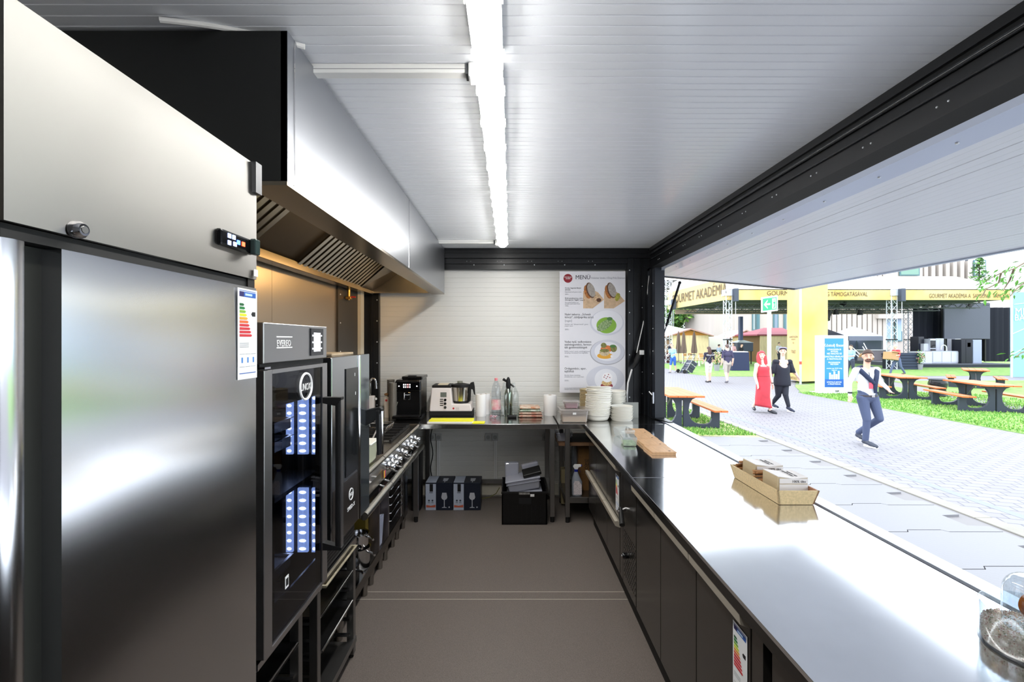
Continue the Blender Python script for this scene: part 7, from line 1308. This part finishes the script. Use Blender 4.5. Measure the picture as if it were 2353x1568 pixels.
# --- generic standing/walking joints, facing -y
def gj(h=1.75, step=.12, arms=(0, 0), lean=0., fx=0.):
    s = h/1.75; J = {'head': (0, -.02-lean*.9, 1.62*s), 'neck': (0, .0-lean*.7, 1.46*s), 'chest': (0, -lean*.5, 1.27*s), 'waist': (0, -lean*.2, 1.08*s), 'pelvis': (0, 0, .94*s)}
    for S_, g, a in (('R', -1, arms[0]), ('L', 1, arms[1])):
        st = step*g; J['sh'+S_] = (g*.185*s, -lean*.62, 1.40*s); J['el'+S_] = (g*.235*s, .06-a*.10-lean*.4, 1.13*s+.02*a); J['wr'+S_] = (g*(.24-.05*a)*s, .0-a*.26-lean*.4, .89*s+.2*a)
        J['hp'+S_] = (g*.085*s, 0, .88*s); J['kn'+S_] = (g*.095*s, -.05+st*.8, .49*s); lift = .06 if st > .05 else 0; J['an'+S_] = (g*.095*s, st*1.7, (.085+lift)*s); J['toe'+S_] = (g*.11*s, st*1.7-.17, (.038+lift*.3)*s)
    return {k_: Vector(v) for k_, v in J.items()}
def walker(label, px, py, h, rz, colors, hair, short=True, step=.12, arms=(0, 0), lean=0., sleeve=True, gender='m', long_hair=False, bulk=1., turn=0.):
    q = gp(px, py); m = {'skin': SKINP, 'shirt': M('sh_'+colors[0], colors[0], .8), 'pants': M('pa_'+colors[1], colors[1], .8), 'shoe': M('so_'+colors[2], colors[2], .6), 'hair': M('ha_'+hair, hair, .7)}
    t, H, rt, P = figure(label, (q.x, q.y, G+.004), rz, gj(h, step, arms, lean), m, .0145, gender, ('shirt', 'skin' if sleeve else 'shirt', 'skin'), ('pants', 'skin' if short else 'pants', 'skin'), bulk=bulk, head_turn=turn)
    haircap(t, H, rt, m['hair'], (.088, .108, .108), .02, .06, back=-.07)
    if long_hair: part(MB().tube([H+Vector((0, .07, .05)), H+Vector((0, .10, -.06)), H+Vector((0, .105, -.2)), H+Vector((0, .09, -.3))], [.06, .085, .08, .03], 10), 'long_hair', m['hair'], t, world=False, smooth=True)
    return t
t = walker('woman seen from behind in black printed shirt and white shorts', 1629, 879, 1.66, PI, ('#2a2638', '#d9d5cb', '#2b2b30'), '#4a3430', True, .05, (.5, .5), gender='f', long_hair=True, turn=0)
text('MAGNUM', .085, (.17, .131, 1.24), INKW, t, (-1, 0, 0), name='shirt_lettering', world=False, sx=1.); part(MB().tube([(-.14, .12, 1.38), (.02, .135, 1.15), (.15, .10, .93)], .012, 6), 'bag_strap', M('strap_grey', '#5d5a6c', .6), t, world=False)
walker('man seen from behind in dark shirt and beige shorts', 1671, 881, 1.78, PI, ('#3a3650', '#a39a92', '#6c6a70'), '#5a4a46', True, .13, (0, .1), bulk=1.08)
t = walker('man in light blue shirt and blue shorts leaning to push a hand truck', 1547, 857, 1.72, -.9, ('#8fb9d2', '#2e5aa8', '#8a8a90'), '#9a8a82', True, .1, (1, 1), .12)
walker('man in red shirt and jeans carrying a cardboard box', 2062, 862, 1.70, -1.5, ('#c23a4a', '#56607e', '#5a4a44'), '#cfc6bc', False, .2, (1.1, 1.1), .12, turn=.2)
walker('man in a grey shirt sitting among the bistro chairs', 1652, 838, 1.62, 1.9, ('#9aa6b8', '#4a5468', '#3a3a40'), '#4a3a34', False, .03, (.8, .8))
walker('cook in black behind the navy clothed table', 1700, 842, 1.70, .5, ('#1b1b22', '#23232a', '#2a2a2a'), '#3a2c28', False, .03, (1, 1), .15)
walker('helper in a pale pink shirt by the lattice tower', 1685, 838, 1.75, -1.2, ('#d9a9ae', '#4d4a7a', '#3a3a40'), '#5a3a34', False, .05, (.3, .3))
walker('person in white standing beyond the woman in black', 1790, 836, 1.78, .2, ('#d6d6da', '#3a3a44', '#2a2a2a'), '#2b2220', False, .03, (.3, .3))
walker('man in a pale blue shirt lifting a white chair behind the totem', 1956, 868, 1.72, -1.4, ('#8fb4d0', '#39404f', '#5a4a44'), '#3a2c28', False, .08, (1.2, 1.2))
walker('person in dark clothes by the left tower', 1541, 836, 1.74, .4, ('#2a2c3e', '#30323e', '#2a2a2a'), '#2b2220', False, .04, (.2, .2))
# carried things
q = gp(2062, 862); cbx = thing('cardboard_box', 'open cardboard box carried by the man in the red shirt', 'cardboard box', (q.x-.42, q.y-.05, .52)); CBM = M('carton_tan', '#b08a62', .75)
for (a, b_, c, d) in ((-.3, .3, -.22, -.2), (-.3, .3, .2, .22), (-.3, -.28, -.2, .2), (.28, .3, -.2, .2)): part(MB().box(a, b_, c, d, 0, .42), 'side', CBM, cbx, world=False)
part(MB().box(-.3, .3, -.22, .22, 0, .02), 'bottom', CBM, cbx, world=False); part(MB().prism([(-.3, .42), (.3, .42), (.34, .47), (-.26, .47)], 'Y', -.3, -.22), 'flap', CBM, cbx, world=False); cbx.rotation_euler = (0, .12, .3)
q = gp(1565, 858); ht = thing('hand_truck', 'tilted hand truck loaded with black cases', 'hand truck', (q.x, q.y, G+.01), .25); ht.rotation_euler = (0, .62, .25); BX = M('case_slate', '#2a2f40', .5)
for sy in (-.26, .26): part(MB().cyl((.03, sy, .0), (.03, sy, 1.35), .022, n=8), 'rail', STEELD, ht, world=False)
m = MB().lathe([(0, -.03), (.1, -.03), (.115, -.015), (.115, .015), (.1, .03), (0, .03)], (0, 0, 0), 18, 'Y')
for sy in (-.31, .31): m2 = MB(); m2.v = [v+Vector((-.05, sy, .1)) for v in m.v]; m2.f = [f[:] for f in m.f]; m2.m = m.m[:]; part(m2, 'wheel', RUBBER, ht, world=False, smooth=True)
part(MB().box(.0, .45, -.27, .27, .0, .03), 'toe_plate', STEELD, ht, world=False); part(MB().cyl((.03, -.26, 1.35), (.03, .26, 1.35), .022, n=8), 'grip', BLACKM, ht, world=False)
for kk_, (z0, z1) in enumerate(((.04, .48), (.49, .93))):
    pass
O['hand_truck'] = Vector(ht.location)
for kk_, (z0, z1, lab) in enumerate(((.04, .50, 'lower black flight case strapped to the hand truck'), (.51, .98, 'upper black flight case strapped to the hand truck'))):
    t = thing('flight_case', lab, 'case', tuple(ht.location), .25, 'cases on the hand truck'); t.rotation_euler = ht.rotation_euler
    part(MB().box(.06, .46, -.27, .27, z0, z1), 'shell', BX, t, world=False, bev=.02); part(MB().box(.055, .465, -.275, .275, (z0+z1)/2-.012, (z0+z1)/2+.012), 'band', ALU, t, world=False)
    for sx in (.15, .35): part(MB().box(sx, sx+.05, -.285, -.27, (z0+z1)/2-.04, (z0+z1)/2+.04), 'latch', CHROME, t, world=False)
q = gp(1958, 868); ch = chair((q.x+.15, q.y-.2), 2.0, 'white chair held up in the air behind the info totem'); ch.location = (q.x+.1, q.y-.25, 1.25); ch.rotation_euler = (2.6, .4, 1.0); del ch['group']
# ------------------------------------------------------------------ lettering becomes plain mesh
dg = bpy.context.evaluated_depsgraph_get()
for o in [o for o in S.objects if o.type == 'FONT']:
    me = bpy.data.meshes.new_from_object(o.evaluated_get(dg)); n = o.name
    q = bpy.data.objects.new('tmp', me); C.objects.link(q); q.parent = o.parent; q.matrix_local = o.matrix_local.copy()
    bpy.data.objects.remove(o, do_unlink=True); q.name = n; me.name = n
